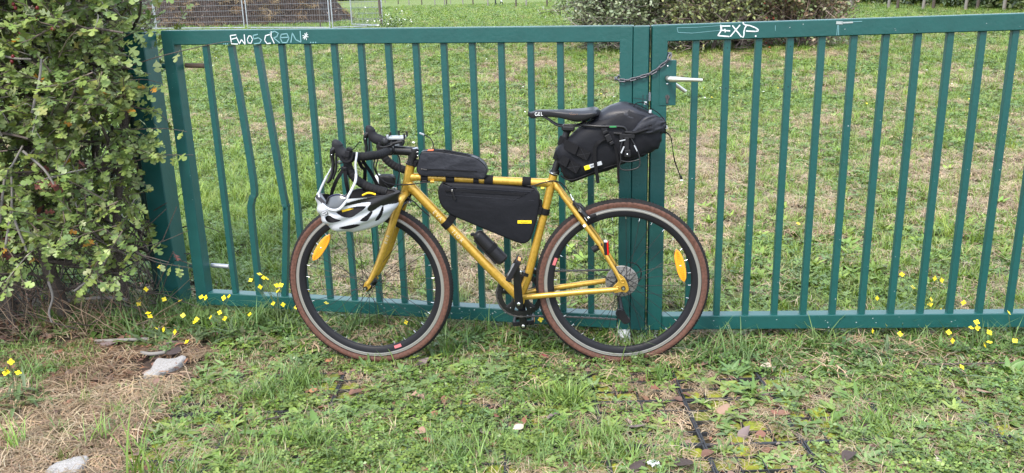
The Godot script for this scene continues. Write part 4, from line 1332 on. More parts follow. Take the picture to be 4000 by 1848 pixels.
	for i in secs.size() * 3 - 2:
		var t = i / 3.0
		var k = mini(int(t), secs.size() - 2)
		var q = t - k
		var s0 = secs[k]
		var s1 = secs[k + 1]
		var c = V(lerpf(s0[0], s1[0], q), lerpf(s0[1], s1[1], q), 0)
		var hh = lerpf(s0[2], s1[2], q)
		var ww = lerpf(s0[3], s1[3], q)
		var ring = PackedVector3Array()
		for j in 40:
			var a = TAU * j / 40
			var ex = 0.62
			var p = c + perp * (hh * signf(sin(a)) * pow(absf(sin(a)), ex)) + V(0, 0, ww * signf(cos(a)) * pow(absf(cos(a)), ex))
			var nn = perp * sin(a) + V(0, 0, cos(a))
			p += nn * (wn.get_noise_3d(p.x * 90.0, p.y * 90.0, p.z * 60.0) * 0.0060 + 0.0022 * sin((p.x * 0.7 + p.y) * 170.0 + p.z * 40.0) * smoothstep(-0.12, 0.1, p.x))
			ring.append(p)
		rs.append(ring)
	b.loft(rs, true, true, true)
	obj("body", b, M.bag_coated, g)
	# the roll at the rear: a bulging, folded end
	b = B.new()
	rs = []
	for i in 19:
		var t = i / 18.0
		var c = V(lerpf(-0.125, 0.160, t), 0.995 + 0.038 * sin(PI * minf(t * 1.15, 1.0)) - 0.010 * t, 0)
		var env = pow(sin(PI * clampf(t * 0.90 + 0.03, 0.0, 1.0)), 0.42)
		var hh = (0.043 + 0.010 * t) * env
		var ww = 0.074 * env
		var ring = PackedVector3Array()
		for j in 36:
			var a = TAU * j / 36
			var p = c + V(-0.1, 0.99, 0) * (hh * sin(a)) + V(0, 0, ww * signf(cos(a)) * pow(absf(cos(a)), 0.8))
			var fold = 0.0068 * sin(p.y * 190.0 + p.x * 90.0 + 2.0 * wn.get_noise_3d(p.x * 60, p.y * 60, 3.0)) * smoothstep(0.25, 0.9, t)
			ring.append(p + (V(0, sin(a), cos(a))) * (fold + 0.004 * wn.get_noise_3d(p.x * 120.0, p.y * 120.0, p.z * 90.0)))
		rs.append(ring)
	b.loft(rs, true, true, true)
	obj("roll_top", b, M.bag_gloss, g)
	b = B.new()    # the roll's folded ear over the side buckle
	rs = []
	for i in 13:
		var t = i / 12.0
		var c = V(lerpf(0.020, 0.152, t), lerpf(0.962, 1.005, t) + 0.012 * sin(PI * t), 0.062 + 0.022 * sin(PI * (0.15 + 0.75 * t)))
		var hh = lerpf(0.010, 0.036, smoothstep(0.0, 0.6, t)) * (1.0 - 0.75 * smoothstep(0.82, 1.0, t))
		var ring = PackedVector3Array()
		for j in 22:
			var a = TAU * j / 22
			var p = c + V(-0.42, 0.9, 0) * (hh * sin(a)) + V(0, 0, (0.014 - 0.005 * t) * cos(a))
			p.z += 0.0075 * sin((p.y - 0.35 * p.x) * 330.0) * smoothstep(0.2, 0.5, t) * maxf(cos(a), 0)
			ring.append(p)
		rs.append(ring)
	b.loft(rs, true, true, true)
	obj("roll_end", b, M.bag_gloss, g)
	b = B.new(); b.tube(smooth([V(0.010, 0.9655, 0.083), V(0.045, 0.972, 0.086), V(0.082, 0.984, 0.086), V(0.10, 0.995, 0.082)], 5, false), [0.0085, 0.010, 0.011, 0.012], 12, true, 0.6)
	obj("roll_strap", b, M.bag_fabric, g)
	b = B.new()
	for z in [0.061, -0.061]:
		b.tube(smooth([V(-0.244, 0.802, z * 0.8), V(-0.20, 0.785, z * 0.9), V(-0.10, 0.823, z), V(0.0, 0.855, z), V(0.085, 0.887, z * 0.95)], 5, false), 0.0032, 6)
	obj("bottom_seam", b, M.bag_fabric, g)
	for p in [[V(-0.183, 0.925, 0.070), V(-0.121, 0.892, 0.077), 0.036], [V(-0.218, 0.875, 0.062), V(-0.163, 0.842, 0.069), 0.036]]:
		var x = (p[1] - p[0]).normalized()
		var f = Transform3D(Basis(x, Vector3.BACK.cross(x).normalized(), Vector3.BACK).orthonormalized(), (p[0] + p[1]) / 2 + V(-0.012, -0.014, 0.002))
		b = B.new(); b.box(Vector3.ZERO, V(0.066, 0.037, 0.005), 0.002)
		obj("strap_patch", b, M.webbing, g, f)
		b = B.new()
		b.box(V(0.010, 0, 0.0028), V(0.050, 0.0012, 0.001), 0.0004, Basis(Vector3.BACK, 0.66))
		b.box(V(0.010, 0, 0.0028), V(0.050, 0.0012, 0.001), 0.0004, Basis(Vector3.BACK, -0.66))
		obj("stitching", b, M.bag_gloss, g, f)
	var pd = V(0.054, 0.164, 0).normalized()
	for p in [[V(-0.2315, 0.928, 0), V(-0.180, 0.905, 0.078)], [V(-0.250, 0.872, 0), V(-0.215, 0.855, 0.071)]]:
		wrap_strap(g, p[0], pd, 0.0185, 0.036, "post_strap")
		b = B.new(); b.strap(smooth([p[0] + V(0.0, -0.004, 0.020), p[0] + V(0.012, -0.006, 0.052), p[1] + V(0, 0, 0.004)], 4, false), pd, 0.036, 0.005)
		obj("strap", b, M.webbing, g)
	b = B.new(); b.strap(smooth([V(-0.083, 1.000, 0.074), V(-0.074, 0.978, 0.088), V(-0.060, 0.945, 0.092)], 4, false), V(1, 0.2, 0), 0.020, 0.004)
	obj("strap", b, M.webbing, g)
	b = B.new(); b.strap(smooth([V(-0.070, 0.950, 0.090), V(-0.095, 0.938, 0.088), V(-0.108, 0.925, 0.086), V(-0.113, 0.907, 0.084), V(-0.1115, 0.86, 0.083), V(-0.101, 0.782, 0.080)], 4, false), V(0.8, 0.3, 0.2), 0.013, 0.003)
	b.box(V(-0.101, 0.781, 0.080), V(0.012, 0.010, 0.006), 0.002)
	obj("loose_strap", b, M.webbing, g)
	b = B.new(); b.strap(smooth([V(-0.052, 0.940, 0.091), V(-0.036, 0.914, 0.090), V(-0.026, 0.863, 0.088), V(-0.023, 0.800, 0.082), V(-0.021, 0.775, 0.080)], 4, false), V(1, 0.1, 0), 0.009, 0.0025)
	obj("loose_strap", b, M.webbing, g)
	b = B.new(); b.box(V(-0.062, 0.953, 0.096), V(0.024, 0.030, 0.010), 0.004, Basis(Vector3.BACK, 0.45))
	b.box(V(-0.074, 0.975, 0.093), V(0.022, 0.012, 0.009), 0.003, Basis(Vector3.BACK, 0.45))
	obj("buckle", b, M.black_plastic, g)
	b = B.new(); b.box(V(-0.050, 0.934, 0.0965), V(0.020, 0.016, 0.010), 0.005, Basis(Vector3.BACK, 0.45))
	obj("buckle_half", b, M.rim_black, g)
	b = B.new(); b.tube([V(-0.042, 0.9695, 0.089), V(-0.012, 0.9680, 0.092)], 0.0052, 10)
	b.tube([V(0.0, 0.9725, 0.091), V(0.026, 0.972, 0.091)], 0.0052, 10)
	b.box(V(0.008, 0.958, 0.091), V(0.060, 0.020, 0.010), 0.004, Basis(Vector3.BACK, -0.03))
	b.box(V(-0.014, 0.955, 0.094), V(0.012, 0.024, 0.006), 0.002)
	obj("side_buckle", b, M.black_plastic, g)
	b = B.new(); b.box(V(-0.118, 0.846, 0.0775), V(0.066, 0.015, 0.002), 0.0006, Basis(Vector3.BACK, 0.30) * Basis(Vector3.UP, -0.1))
	obj("label_patch", b, M.grey_reflective, g)
	b = B.new(); b.box(V(-0.1425, 0.8375, 0.0765), V(0.021, 0.0165, 0.002), 0.0006, Basis(Vector3.BACK, 0.30) * Basis(Vector3.UP, -0.1))
	obj("label_patch", b, M.yellow_print, g)
	var t2 = txt.duplicate()
	t2.text = "Rhino"
	obj("lettering", t2, M.rim_black, g, Transform3D(Basis(Vector3.BACK, 0.30) * Basis(Vector3.UP, -0.1), V(-0.120, 0.8455, 0.0788)))
	b = B.new(); b.tube(smooth([V(-0.16, 0.995, 0.045), V(-0.143, 0.998, 0.066), V(-0.096, 0.9955, 0.080), V(-0.02, 0.994, 0.086), V(0.0, 0.988, 0.086), V(0.009, 0.972, 0.085)], 5, false), 0.0048, 10)
	obj("steady_bar", b, M.black_metal, g)
	b = B.new(); b.box(V(-0.045, 0.9945, 0.0895), V(0.026, 0.006, 0.001), 0.0003)
	obj("print", b, M.green_print, g)
	b = B.new()
	b.tube(smooth([V(-0.030, 1.063, 0.030), V(-0.012, 1.046, 0.046), V(0.003, 1.028, 0.062)], 5, false), 0.0018, 6)
	b.tube(smooth([V(0.016, 1.037, 0.060), V(0.030, 1.056, 0.05), V(0.046, 1.074, 0.032), V(0.075, 1.076, 0.03), V(0.098, 1.062, 0.05)], 5, false), 0.0018, 6)
	b.tube(smooth([V(0.10, 1.056, 0.05), V(0.13, 1.036, 0.05), V(0.155, 1.005, 0.045), V(0.164, 0.980, 0.03)], 5, false), 0.0018, 6)
	b.tube(smooth([V(0.020, 1.072, 0.02), V(0.055, 1.068, 0.044), V(0.093, 1.05, 0.062)], 5, false), 0.0018, 6)
	obj("bungee_cord", b, M.webbing, g)
	for q in [[0.003, 1.026, 0.0655, 0.3], [0.096, 1.046, 0.0655, 0.1], [0.081, 1.074, 0.03, 0.0], [0.160, 0.982, 0.040, 0.0]]:
		b = B.new(); b.box(V(q[0], q[1], q[2]), V(0.010, 0.012, 0.0025), 0.0008, Basis(Vector3.BACK, -q[3]))
		obj("reflective_tab", b, M.grey_reflective, g)
	b = B.new()
	b.tube(smooth([V(0.160, 0.962, 0.02), V(0.178, 0.945, 0.02), V(0.188, 0.90, 0.022), V(0.196, 0.85, 0.022), V(0.219, 0.79, 0.02)], 6, false), 0.0017, 6)
	b.tube(smooth([V(0.160, 0.960, 0.016), V(0.182, 0.938, 0.016), V(0.190, 0.89, 0.018), V(0.200, 0.845, 0.018), V(0.220, 0.79, 0.018)], 6, false), 0.0017, 6)
	obj("draw_cord", b, M.webbing, g)
	b = B.new(); b.box(V(0.224, 0.782, 0.02), V(0.010, 0.018, 0.008), 0.003, Basis(Vector3.BACK, 0.35))
	obj("cord_end", b, M.black_plastic, g)
	# bottle cage folded against the bag's side
	var cg = part("side_cage", g)
	b = B.new()
	b.box(V(0.006, 0.930, 0.092), V(0.022, 0.050, 0.012), 0.004)
	b.box(V(0.010, 0.893, 0.094), V(0.026, 0.030, 0.014), 0.004)
	obj("plate", b, M.black_plastic, cg)
	b = B.new()
	b.tube(smooth([V(-0.008, 0.948, 0.096), V(-0.016, 0.915, 0.100), V(-0.016, 0.87, 0.10), V(-0.019, 0.838, 0.100), V(0.010, 0.830, 0.104), V(0.050, 0.840, 0.104), V(0.056, 0.864, 0.102), V(0.050, 0.895, 0.10), V(0.038, 0.922, 0.097), V(0.024, 0.948, 0.094)], 5, false), 0.0026, 8)
	b.tube(smooth([V(-0.016, 0.866, 0.10), V(0.016, 0.862, 0.102), V(0.054, 0.870, 0.102)], 4, false), 0.0026, 8)
	obj("wire", b, M.black_metal, cg)
	b = B.new()
	b.box(V(-0.0095, 0.9085, 0.1045), V(0.005, 0.028, 0.001), 0.0003, Basis(Vector3.BACK, -0.42))
	b.box(V(0.0405, 0.913, 0.1010), V(0.004, 0.026, 0.001), 0.0003, Basis(Vector3.BACK, 0.48))
	b.box(V(-0.010, 0.944, 0.103), V(0.022, 0.004, 0.001), 0.0003, Basis(Vector3.BACK, 0.2))
	obj("print", b, M.grey_reflective, cg)
	b = B.new(); b.lathe([Vector2(0.0001, 0.003), Vector2(0.003, 0.0025), Vector2(0.004, 0.0)], 10, Transform3D(Basis.IDENTITY, V(0.0085, 0.8905, 0.101)))
	obj("rivet", b, M.chrome, cg)

# ---------------------------------------------------------------- helmet and glasses hanging from the bar
func inside(p: Vector2, poly: PackedVector2Array) -> bool: return Geometry2D.is_point_in_polygon(p, poly)

func helmet() -> void:
	var g = on_bike("helmet", "white cycling helmet with black rear hanging upside down from the near end of the handlebar", "helmet")
	var zc = 0.180
	var vents = [
		[Vector2(-1.080, 0.719), Vector2(-1.049, 0.731), Vector2(-1.007, 0.741), Vector2(-0.970, 0.742), Vector2(-0.971, 0.734), Vector2(-0.994, 0.718), Vector2(-1.033, 0.698)],
		[Vector2(-1.130, 0.693), Vector2(-1.113, 0.706), Vector2(-1.091, 0.698), Vector2(-1.066, 0.687), Vector2(-1.111, 0.677)],
		[Vector2(-0.994, 0.686), Vector2(-0.965, 0.708), Vector2(-0.957, 0.716), Vector2(-0.946, 0.716), Vector2(-0.958, 0.696), Vector2(-0.972, 0.681)],
		[Vector2(-1.080, 0.656), Vector2(-1.020, 0.671), Vector2(-0.998, 0.665), Vector2(-1.040, 0.650)],
		[Vector2(-0.944, 0.678), Vector2(-0.926, 0.705), Vector2(-0.909, 0.736), Vector2(-0.911, 0.709), Vector2(-0.930, 0.680)]]
	var black = [Vector2(-1.062, 0.741), Vector2(-1.031, 0.758), Vector2(-0.979, 0.770), Vector2(-0.920, 0.777), Vector2(-0.82, 0.80), Vector2(-0.84, 0.74), Vector2(-0.889, 0.7385), Vector2(-0.907, 0.736), Vector2(-0.917, 0.737), Vector2(-0.936, 0.725), Vector2(-0.955, 0.717), Vector2(-0.963, 0.732), Vector2(-0.949, 0.755), Vector2(-0.999, 0.752)]
	black = PackedVector2Array(smooth(black, 3))
	for i in vents.size(): vents[i] = PackedVector2Array(smooth(vents[i], 4))
	var nu = 420
	var nv = 170
	var shell = func(u: float, t: float, inner: float) -> Vector3:
		# u runs round the rim, t from rim (0) to crown (1)
		var a = TAU * u
		var phi = PI / 2 * t
		var cx = cos(a)
		var sx = sin(a)
		var rimy = 0.772 - 0.042 * exp(-pow((cx + 0.62) / 0.26, 2)) * absf(sx) + 0.004 * cx
		var ring = pow(cos(phi), 0.62)
		var lx = (0.155 + (0.012 if cx > 0 else 0.0) * (1.0 - t)) * inner
		var p = V(-1.019 + cx * lx * ring + 0.018 * t * -1.0, lerpf(rimy, 0.626 + (1.0 - inner) * 0.12, pow(sin(phi), 0.95)), zc + sx * 0.094 * inner * ring * (1.0 - 0.12 * cx))
		p.y += 0.034 * maxf(cx, 0.0) * pow(t, 1.2) * ring
		return p
	var groove = func(p: Vector3) -> float:      # ribs: raised bands between the vents
		var q = p.y - 0.62 - 0.36 * (p.x + 1.16)
		return 0.0032 * cos(q * 130.0)
	var sets = {"shell_white": B.new(), "shell_black": B.new()}
	var idx = {"shell_white": {}, "shell_black": {}}
	var pos = []
	for i in nu:
		var col = []
		for j in nv + 1:
			var u = float(i) / nu
			var t = float(j) / nv
			var p: Vector3 = shell.call(u, t, 1.0)
			var o = (p - V(-1.02, 0.74, zc)).normalized()
			col.append(p + o * groove.call(p))
		pos.append(col)
	for i in nu:
		for j in nv:
			var i2 = (i + 1) % nu
			var c: Vector3 = (pos[i][j] + pos[i2][j + 1]) / 2.0
			var c2 = Vector2(c.x, c.y)
			var hole = false
			if absf(c.z - zc) > 0.012 or c.y < 0.66:
				for poly in vents:
					if inside(c2, poly): hole = true
			if hole: continue
			var which = "shell_black" if inside(c2, black) else "shell_white"
			var q = []
			for w in [[i, j], [i2, j], [i2, j + 1], [i, j + 1]]:
				var key = w[0] * 1000 + w[1]
				if not idx[which].has(key): idx[which][key] = sets[which].add(pos[w[0]][w[1]])
				q.append(idx[which][key])
			sets[which].quad(q[0], q[3], q[2], q[1])
	obj("shell_white", sets.shell_white, M.helmet_white, g)
	obj("shell_black", sets.shell_black, M.helmet_black, g)
	var b = B.new()
	var rings = []
	for j in 26:
		var ring = PackedVector3Array()
		for i in 60: ring.append(shell.call(float(i) / 60, float(j) / 25.0, 0.925))
		rings.append(ring)
	b.loft(rings, true, false, true)
	var r0 = PackedVector3Array()
	var r1 = PackedVector3Array()
	for i in 60:
		r0.append(shell.call(float(i) / 60, 0.0, 1.0)); r1.append(shell.call(float(i) / 60, 0.0, 0.88))
	b.loft([r0, r1], true, false, false)
	obj("liner", b, M.helmet_foam, g)
	b = B.new()
	b.box(V(-1.035, 0.733, zc + 0.0835), V(0.050, 0.016, 0.006), 0.002, Basis(Vector3.BACK, 0.25) * Basis(Vector3.UP, 0.12))
	b.tube(smooth([V(-0.985, 0.775, zc + 0.05), V(-0.96, 0.785, zc + 0.055), V(-0.935, 0.778, zc + 0.052)], 4, false), 0.004, 8)
	obj("pads", b, M.yellow_foam, g)
	# badge: an oval with lettering, upside down as the helmet hangs
	var bf = Transform3D(Basis(V(0.905, 0.385, 0.2).normalized(), V(-0.38, 0.92, -0.02).normalized(), V(-0.22, -0.06, 0.97).normalized()).orthonormalized(), V(-1.1275, 0.7155, zc + 0.0775))
	b = B.new(); b.pillow(out2([Vector2(-0.0125, 0.0045), Vector2(-0.0125, -0.0045), Vector2(-0.008, -0.007), Vector2(0.008, -0.007), Vector2(0.0125, -0.0045), Vector2(0.0125, 0.0045), Vector2(0.008, 0.007), Vector2(-0.008, 0.007)], 3), Vector2.ZERO, 0.0012, 0.0005, 0.0, bf)
	obj("badge", b, M.rim_black, g)
	b = B.new(); b.pillow(out2([Vector2(-0.0112, 0.0036), Vector2(-0.0112, -0.0036), Vector2(-0.0075, -0.0058), Vector2(0.0075, -0.0058), Vector2(0.0112, -0.0036), Vector2(0.0112, 0.0036), Vector2(0.0075, 0.0058), Vector2(-0.0075, 0.0058)], 3), Vector2.ZERO, 0.0016, 0.0005, 0.0, bf)
	obj("badge_face", b, M.helmet_white, g)
	var font = SystemFont.new()
	font.font_names = PackedStringArray(["Droid Sans"])
	font.font_weight = 700
	var txt = TextMesh.new()
	txt.font = font; txt.font_size = 20; txt.pixel_size = 0.00036; txt.depth = 0.0006; txt.text = "ABUS"
	obj("lettering", txt, M.rim_black, g, bf * Transform3D(Basis(Vector3.BACK, PI), V(0, 0, 0.0018)))
	# chin straps up to the hood, buckle
	for q in [[V(-1.045, 0.881, 0.234), V(-1.076, 0.838, 0.232), V(-1.102, 0.792, 0.215), V(-1.112, 0.762, 0.20)], [V(-1.043, 0.872, 0.236), V(-1.041, 0.83, 0.238), V(-1.040, 0.79, 0.225), V(-1.042, 0.76, 0.21)], [V(-0.992, 0.93, 0.185), V(-0.985, 0.89, 0.17), V(-0.965, 0.85, 0.16), V(-0.945, 0.80, 0.15), V(-0.935, 0.77, 0.145)], [V(-1.005, 0.925, 0.2), V(-0.995, 0.875, 0.175), V(-0.985, 0.86, 0.165), V(-0.99, 0.83, 0.15), V(-1.0, 0.77, 0.13)]]:
		b = B.new(); b.strap(smooth(q, 5, false), V(1, 0.35, 0.1), 0.0135, 0.0022)
		obj("chin_strap", b, M.webbing, g)
	b = B.new(); b.tube(smooth([V(-1.055, 0.925, 0.234), V(-1.048, 0.912, 0.238), V(-1.032, 0.905, 0.239), V(-1.016, 0.912, 0.237), V(-1.012, 0.93, 0.232), V(-1.02, 0.952, 0.222)], 5, false), 0.0085, 10, true, 0.5)
	obj("strap_pad", b, M.webbing, g)
	b = B.new(); b.box(V(-1.0285, 0.934, 0.240), V(0.019, 0.026, 0.009), 0.003, Basis(Vector3.BACK, -0.3))
	b.box(V(-1.0195, 0.9505, 0.236), V(0.023, 0.012, 0.008), 0.003, Basis(Vector3.BACK, -0.3))
	obj("buckle", b, M.rim_black, g)
	b = B.new(); b.strap(smooth([V(-1.016, 0.948, 0.234), V(-1.004, 0.952, 0.232), V(-0.992, 0.966, 0.228), V(-0.984, 0.974, 0.226), V(-0.974, 0.9735, 0.224)], 4, false), V(0.3, 0.3, 0.9), 0.013, 0.003)
	obj("strap_end", b, M.webbing, g)
	b = B.new(); b.box(V(-1.0435, 0.880, 0.237), V(0.017, 0.012, 0.008), 0.003)
	obj("strap_divider", b, M.rim_black, g)
	# sports glasses lying upside down on the front of the helmet
	g = on_bike("sunglasses", "white framed sports glasses with grey lens hooked upside down on the helmet front", "glasses")
	b = B.new()
	var brow = smooth([V(-1.168, 0.775, 0.172), V(-1.150, 0.755, 0.222), V(-1.120, 0.738, 0.258), V(-1.088, 0.731, 0.278), V(-1.060, 0.738, 0.285), V(-1.036, 0.766, 0.276)], 6, false)
	var upper = smooth([V(-1.158, 0.779, 0.176), V(-1.136, 0.764, 0.214), V(-1.116, 0.752, 0.236), V(-1.104, 0.778, 0.250), V(-1.068, 0.791, 0.266), V(-1.036, 0.782, 0.272)], 6, false)
	var lr = []
	for i in brow.size():
		var ring = PackedVector3Array()
		for j in 6:
			var q = j / 5.0
			ring.append(brow[i].lerp(upper[i], q) + V(-0.35, -0.05, 0.9) * 0.006 * sin(PI * q))
		lr.append(ring)
	b.loft(lr, false, false, false)
	obj("lens", b, M.smoke_lens, g)
	b = B.new(); b.tube(brow, 0.0042, 8, true, 1.3)
	obj("brow_frame", b, M.helmet_white, g)
	b = B.new()
	var edge = []
	for i in range(14, 30): edge.append(upper[i] + V(0, -0.004, 0.001))
	b.tube(edge, 0.0055, 8, true, 0.6)
	obj("tinted_edge", b, M.blue_lens, g)
	b = B.new(); b.tube([V(-1.122, 0.742, 0.244), V(-1.118, 0.752, 0.244), V(-1.110, 0.766, 0.250), V(-1.106, 0.776, 0.252)], [0.004, 0.006, 0.006, 0.003], 8)
	obj("nose_piece", b, M.black_plastic, g)
	b = B.new(); b.tube(smooth([V(-1.176, 0.765, 0.165), V(-1.164, 0.778, 0.175), V(-1.150, 0.801, 0.185), V(-1.134, 0.826, 0.195), V(-1.124, 0.842, 0.2)], 5, false), 0.0038, 10, true, 1.5)
	obj("temple", b, M.helmet_white, g)
	b = B.new(); b.tube(smooth([V(-1.124, 0.842, 0.2), V(-1.104, 0.872, 0.2), V(-1.09, 0.889, 0.2), V(-1.066, 0.903, 0.205)], 5, false), 0.0036, 8)
	obj("temple_tip", b, M.grey_reflective, g)
	b = B.new(); b.tube(smooth([V(-1.068, 0.737, 0.272), V(-1.043, 0.756, 0.272), V(-1.031, 0.779, 0.268), V(-1.013, 0.810, 0.262), V(-1.001, 0.836, 0.256), V(-0.998, 0.862, 0.25)], 5, false), [0.0036, 0.004, 0.0042, 0.0042, 0.004, 0.0036], 10, true, 1.4)
	obj("temple", b, M.helmet_white, g)
	b = B.new(); b.tube(smooth([V(-0.998, 0.862, 0.25), V(-0.999, 0.896, 0.246), V(-0.995, 0.925, 0.236), V(-0.994, 0.938, 0.23)], 5, false), 0.0040, 8)
	obj("temple_tip", b, M.grey_reflective, g)

# ---------------------------------------------------------------- ground
func H(x: float, z: float) -> float:
	var d = -z
	return 0.25 * smoothstep(12.0, 36.0, d) - 0.95 * smoothstep(42.0, 110.0, d) * (1.0 - smoothstep(6.0, 18.0, x)) + 1.3 * smoothstep(205.0, 320.0, d) * (1.0 - smoothstep(6.0, 18.0, x))

func GY(x: float, z: float) -> float:      # with the small bumps near the camera
	var y = H(x, z)
	if z < -3.5: y += 0.02 * N2.get_noise_2d(x, z) * smoothstep(-3.5, -4.5, z) - 0.010 * smoothstep(-3.5, -3.9, z)
	elif x < -1.36: y += 0.02 * N2.get_noise_2d(x * 1.5, z * 1.5) + 0.02 * smoothstep(-1.5, -2.3, x)
	else: y += 0.004 * N2.get_noise_2d(x * 2.0, z * 2.0) - 0.016
	return y

func strawness(x: float, z: float) -> float:     # 0 lush green ... 1 dry
	var d = -z
	var s = 0.31 + 1.1 * N1.get_noise_2d(x * 1.1, z * 0.7) + 0.35 * N2.get_noise_2d(x, z)
	if d > 3.6 and d < 9.0:
		s -= 0.75 * smoothstep(-0.9, -1.7, x + 0.08 * (d - 4.0))
		s += 0.25 * smoothstep(0.2, 1.2, x) * smoothstep(4.6, 5.6, d)
	if d > 8.5: s -= 0.10
	if d > 20.0: s -= 0.42 * smoothstep(20.0, 34.0, d)
	s += 0.55 * exp(-pow((d - 17.5) / 2.2, 2)) * smoothstep(-1.0, 1.5, x) * (1.0 - smoothstep(7.5, 9.0, x))
	return clampf(s, 0.0, 1.0)

func ground() -> void:
	var xs = []
	var x = 0.0
	var st = 0.09
	while x < 420.0:
		xs.append(x)
		if x > 3.4: st *= 1.09
		x += st
	var ax = []
	for i in range(xs.size() - 1, 0, -1): ax.append(-xs[i])
	ax += xs
	var zs = []
	var z = 3.0
	st = 0.5
	while z > -620.0:
		zs.append(z)
		if z < -2.0 and z > -6.0: st = 0.09
		if z < -6.0: st *= 1.035
		z -= st
	var b = B.new()
	b.tinted = true
	for zz in zs:
		for xx in ax:
			var s = strawness(xx, zz)
			var d = -zz
			var c = Color(0.085, 0.066, 0.042).lerp(Color(0.175, 0.132, 0.084), s)
			if d > 3.6: c = Color(0.095, 0.125, 0.034).lerp(Color(0.21, 0.155, 0.10), s)
			var far = smoothstep(14.0, 46.0, d)
			c = c.lerp(Color(0.190, 0.285, 0.056).lerp(Color(0.29, 0.27, 0.11), clampf(s * 0.9 + 0.25 * N3.get_noise_2d(xx, zz), 0, 1)), far)
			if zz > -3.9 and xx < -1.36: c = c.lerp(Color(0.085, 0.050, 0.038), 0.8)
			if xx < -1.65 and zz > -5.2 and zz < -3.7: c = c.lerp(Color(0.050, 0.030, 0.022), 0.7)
			if zz > -3.3 and xx > -1.36: c = Color(0.115, 0.090, 0.040).lerp(Color(0.165, 0.120, 0.078), s)
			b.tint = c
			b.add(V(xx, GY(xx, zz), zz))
	var w = ax.size()
	for i in zs.size() - 1:
		for j in w - 1:
			var q = i * w + j
			b.quad(q, q + 1, q + w + 1, q + w)
	# quads run away from the viewer: turn them so that the top faces up
	for t in range(0, b.ix.size(), 3):
		var k = b.ix[t + 1]
		b.ix[t + 1] = b.ix[t + 2]
		b.ix[t + 2] = k
	for i in b.v.size(): b.n[i] = Vector3.ZERO
	var m = b.mesh()
	var o = obj("ground", m, M.soil, self)
	tag(o, "soil and turf running from the paved strip to the far meadow", "ground", "", "structure")

# ---------------------------------------------------------------- plant meshes
func blades(k: int, h: float, spread: float, lean: float, width: float, seg := 3, flat := 0.0, lo := 0.75, hi := 1.2) -> ArrayMesh:
	var b = B.new()
	b.tinted = true
	for i in k:
		var a = W(0, TAU)
		var d = V(cos(a), 0, sin(a))
		var a0 = W(0, TAU)
		var base = V(cos(a0), 0, sin(a0)) * spread * sqrt(W(0, 1))
		var L = h * W(0.55, 1.15)
		var ln = lean * W(0.3, 1.3)
		var s = d.cross(Vector3.UP).rotated(Vector3.UP, W(-0.6, 0.6)) * (width * W(0.7, 1.2) / 2)
		var t = W(lo, hi)
		b.tint = Color(t * W(0.9, 1.15), t, t * W(0.8, 1.1))
		var prev = []
		for j in seg + 1:
			var q = float(j) / seg
			var p: Vector3
			if flat > 0.0:
				p = base + d * (L * (q - 0.5)) + V(0, flat * (0.3 + 0.9 * sin(PI * q * W(0.8, 1.2))), 0) + s * 14.0 * sin(PI * q) * W(-0.3, 0.3)
			else:
				p = base + V(0, L * (q - 0.28 * ln * q * q), 0) + d * (L * ln * q * q * 0.9)
			var ww = (1.0 - pow(q, 2.2)) if flat == 0.0 else 1.0
			var nn = Vector3.ZERO
			if j < seg or flat > 0.0:
				prev.append([b.add(p - s * ww, nn), b.add(p + s * ww, nn)])
			else:
				prev.append([b.add(p, nn)])
			if j > 0:
				if prev[j].size() == 2: b.quad(prev[j - 1][0], prev[j - 1][1], prev[j][1], prev[j][0])
				else: b.tri(prev[j - 1][0], prev[j - 1][1], prev[j][0])
	return b.mesh()

# a leaf along +x lying in xz, folded along its midrib; lobes cut its margin
func leaf_shape(b: B, f: Transform3D, L: float, wid: float, lobes: int, depth: float, fold := 0.25, curl := 0.2, seg := 6) -> void:
	var mid = []
	var lft = []
	var rgt = []
	for j in seg + 1:
		var q = float(j) / seg
		var w = wid * pow(sin(PI * pow(clampf(q, 0.0, 1.0), 0.75)), 0.8) / 2.0
		if q >= 1.0 or q <= 0.0: w = 0.0
		if lobes > 0: w *= 1.0 - depth * (0.5 + 0.5 * cos(TAU * q * lobes))
		var y = -curl * L * q * q
		mid.append(b.add(f * V(q * L, y, 0)))
		lft.append(b.add(f * V(q * L + (0.18 * w if lobes else 0.0), y + w * fold, w)))
		rgt.append(b.add(f * V(q * L + (0.18 * w if lobes else 0.0), y + w * fold, -w)))
	for j in seg:
		b.quad(mid[j], lft[j], lft[j + 1], mid[j + 1])
		b.quad(mid[j], mid[j + 1], rgt[j + 1], rgt[j])

func rosette(k: int, L: float, wid: float, lobes: int, depth: float, rise: float) -> ArrayMesh:
	var b = B.new()
	b.tinted = true
	for i in k:
		var a = TAU * i / k + W(-0.35, 0.35)
		var t = W(0.75, 1.2)
		b.tint = Color(t * W(0.9, 1.1), t, t * W(0.8, 1.1))
		var f = Transform3D(Basis(Vector3.UP, a) * Basis(Vector3.BACK, rise * W(0.4, 1.4)) * Basis(Vector3.RIGHT, W(-0.4, 0.4)), V(0, W(0.002, 0.012), 0))
		leaf_shape(b, f, L * W(0.6, 1.1), wid * W(0.75, 1.15), lobes, depth, 0.3, W(0.1, 0.5), 5 if lobes == 0 else lobes * 2 + 2)
	return b.mesh()

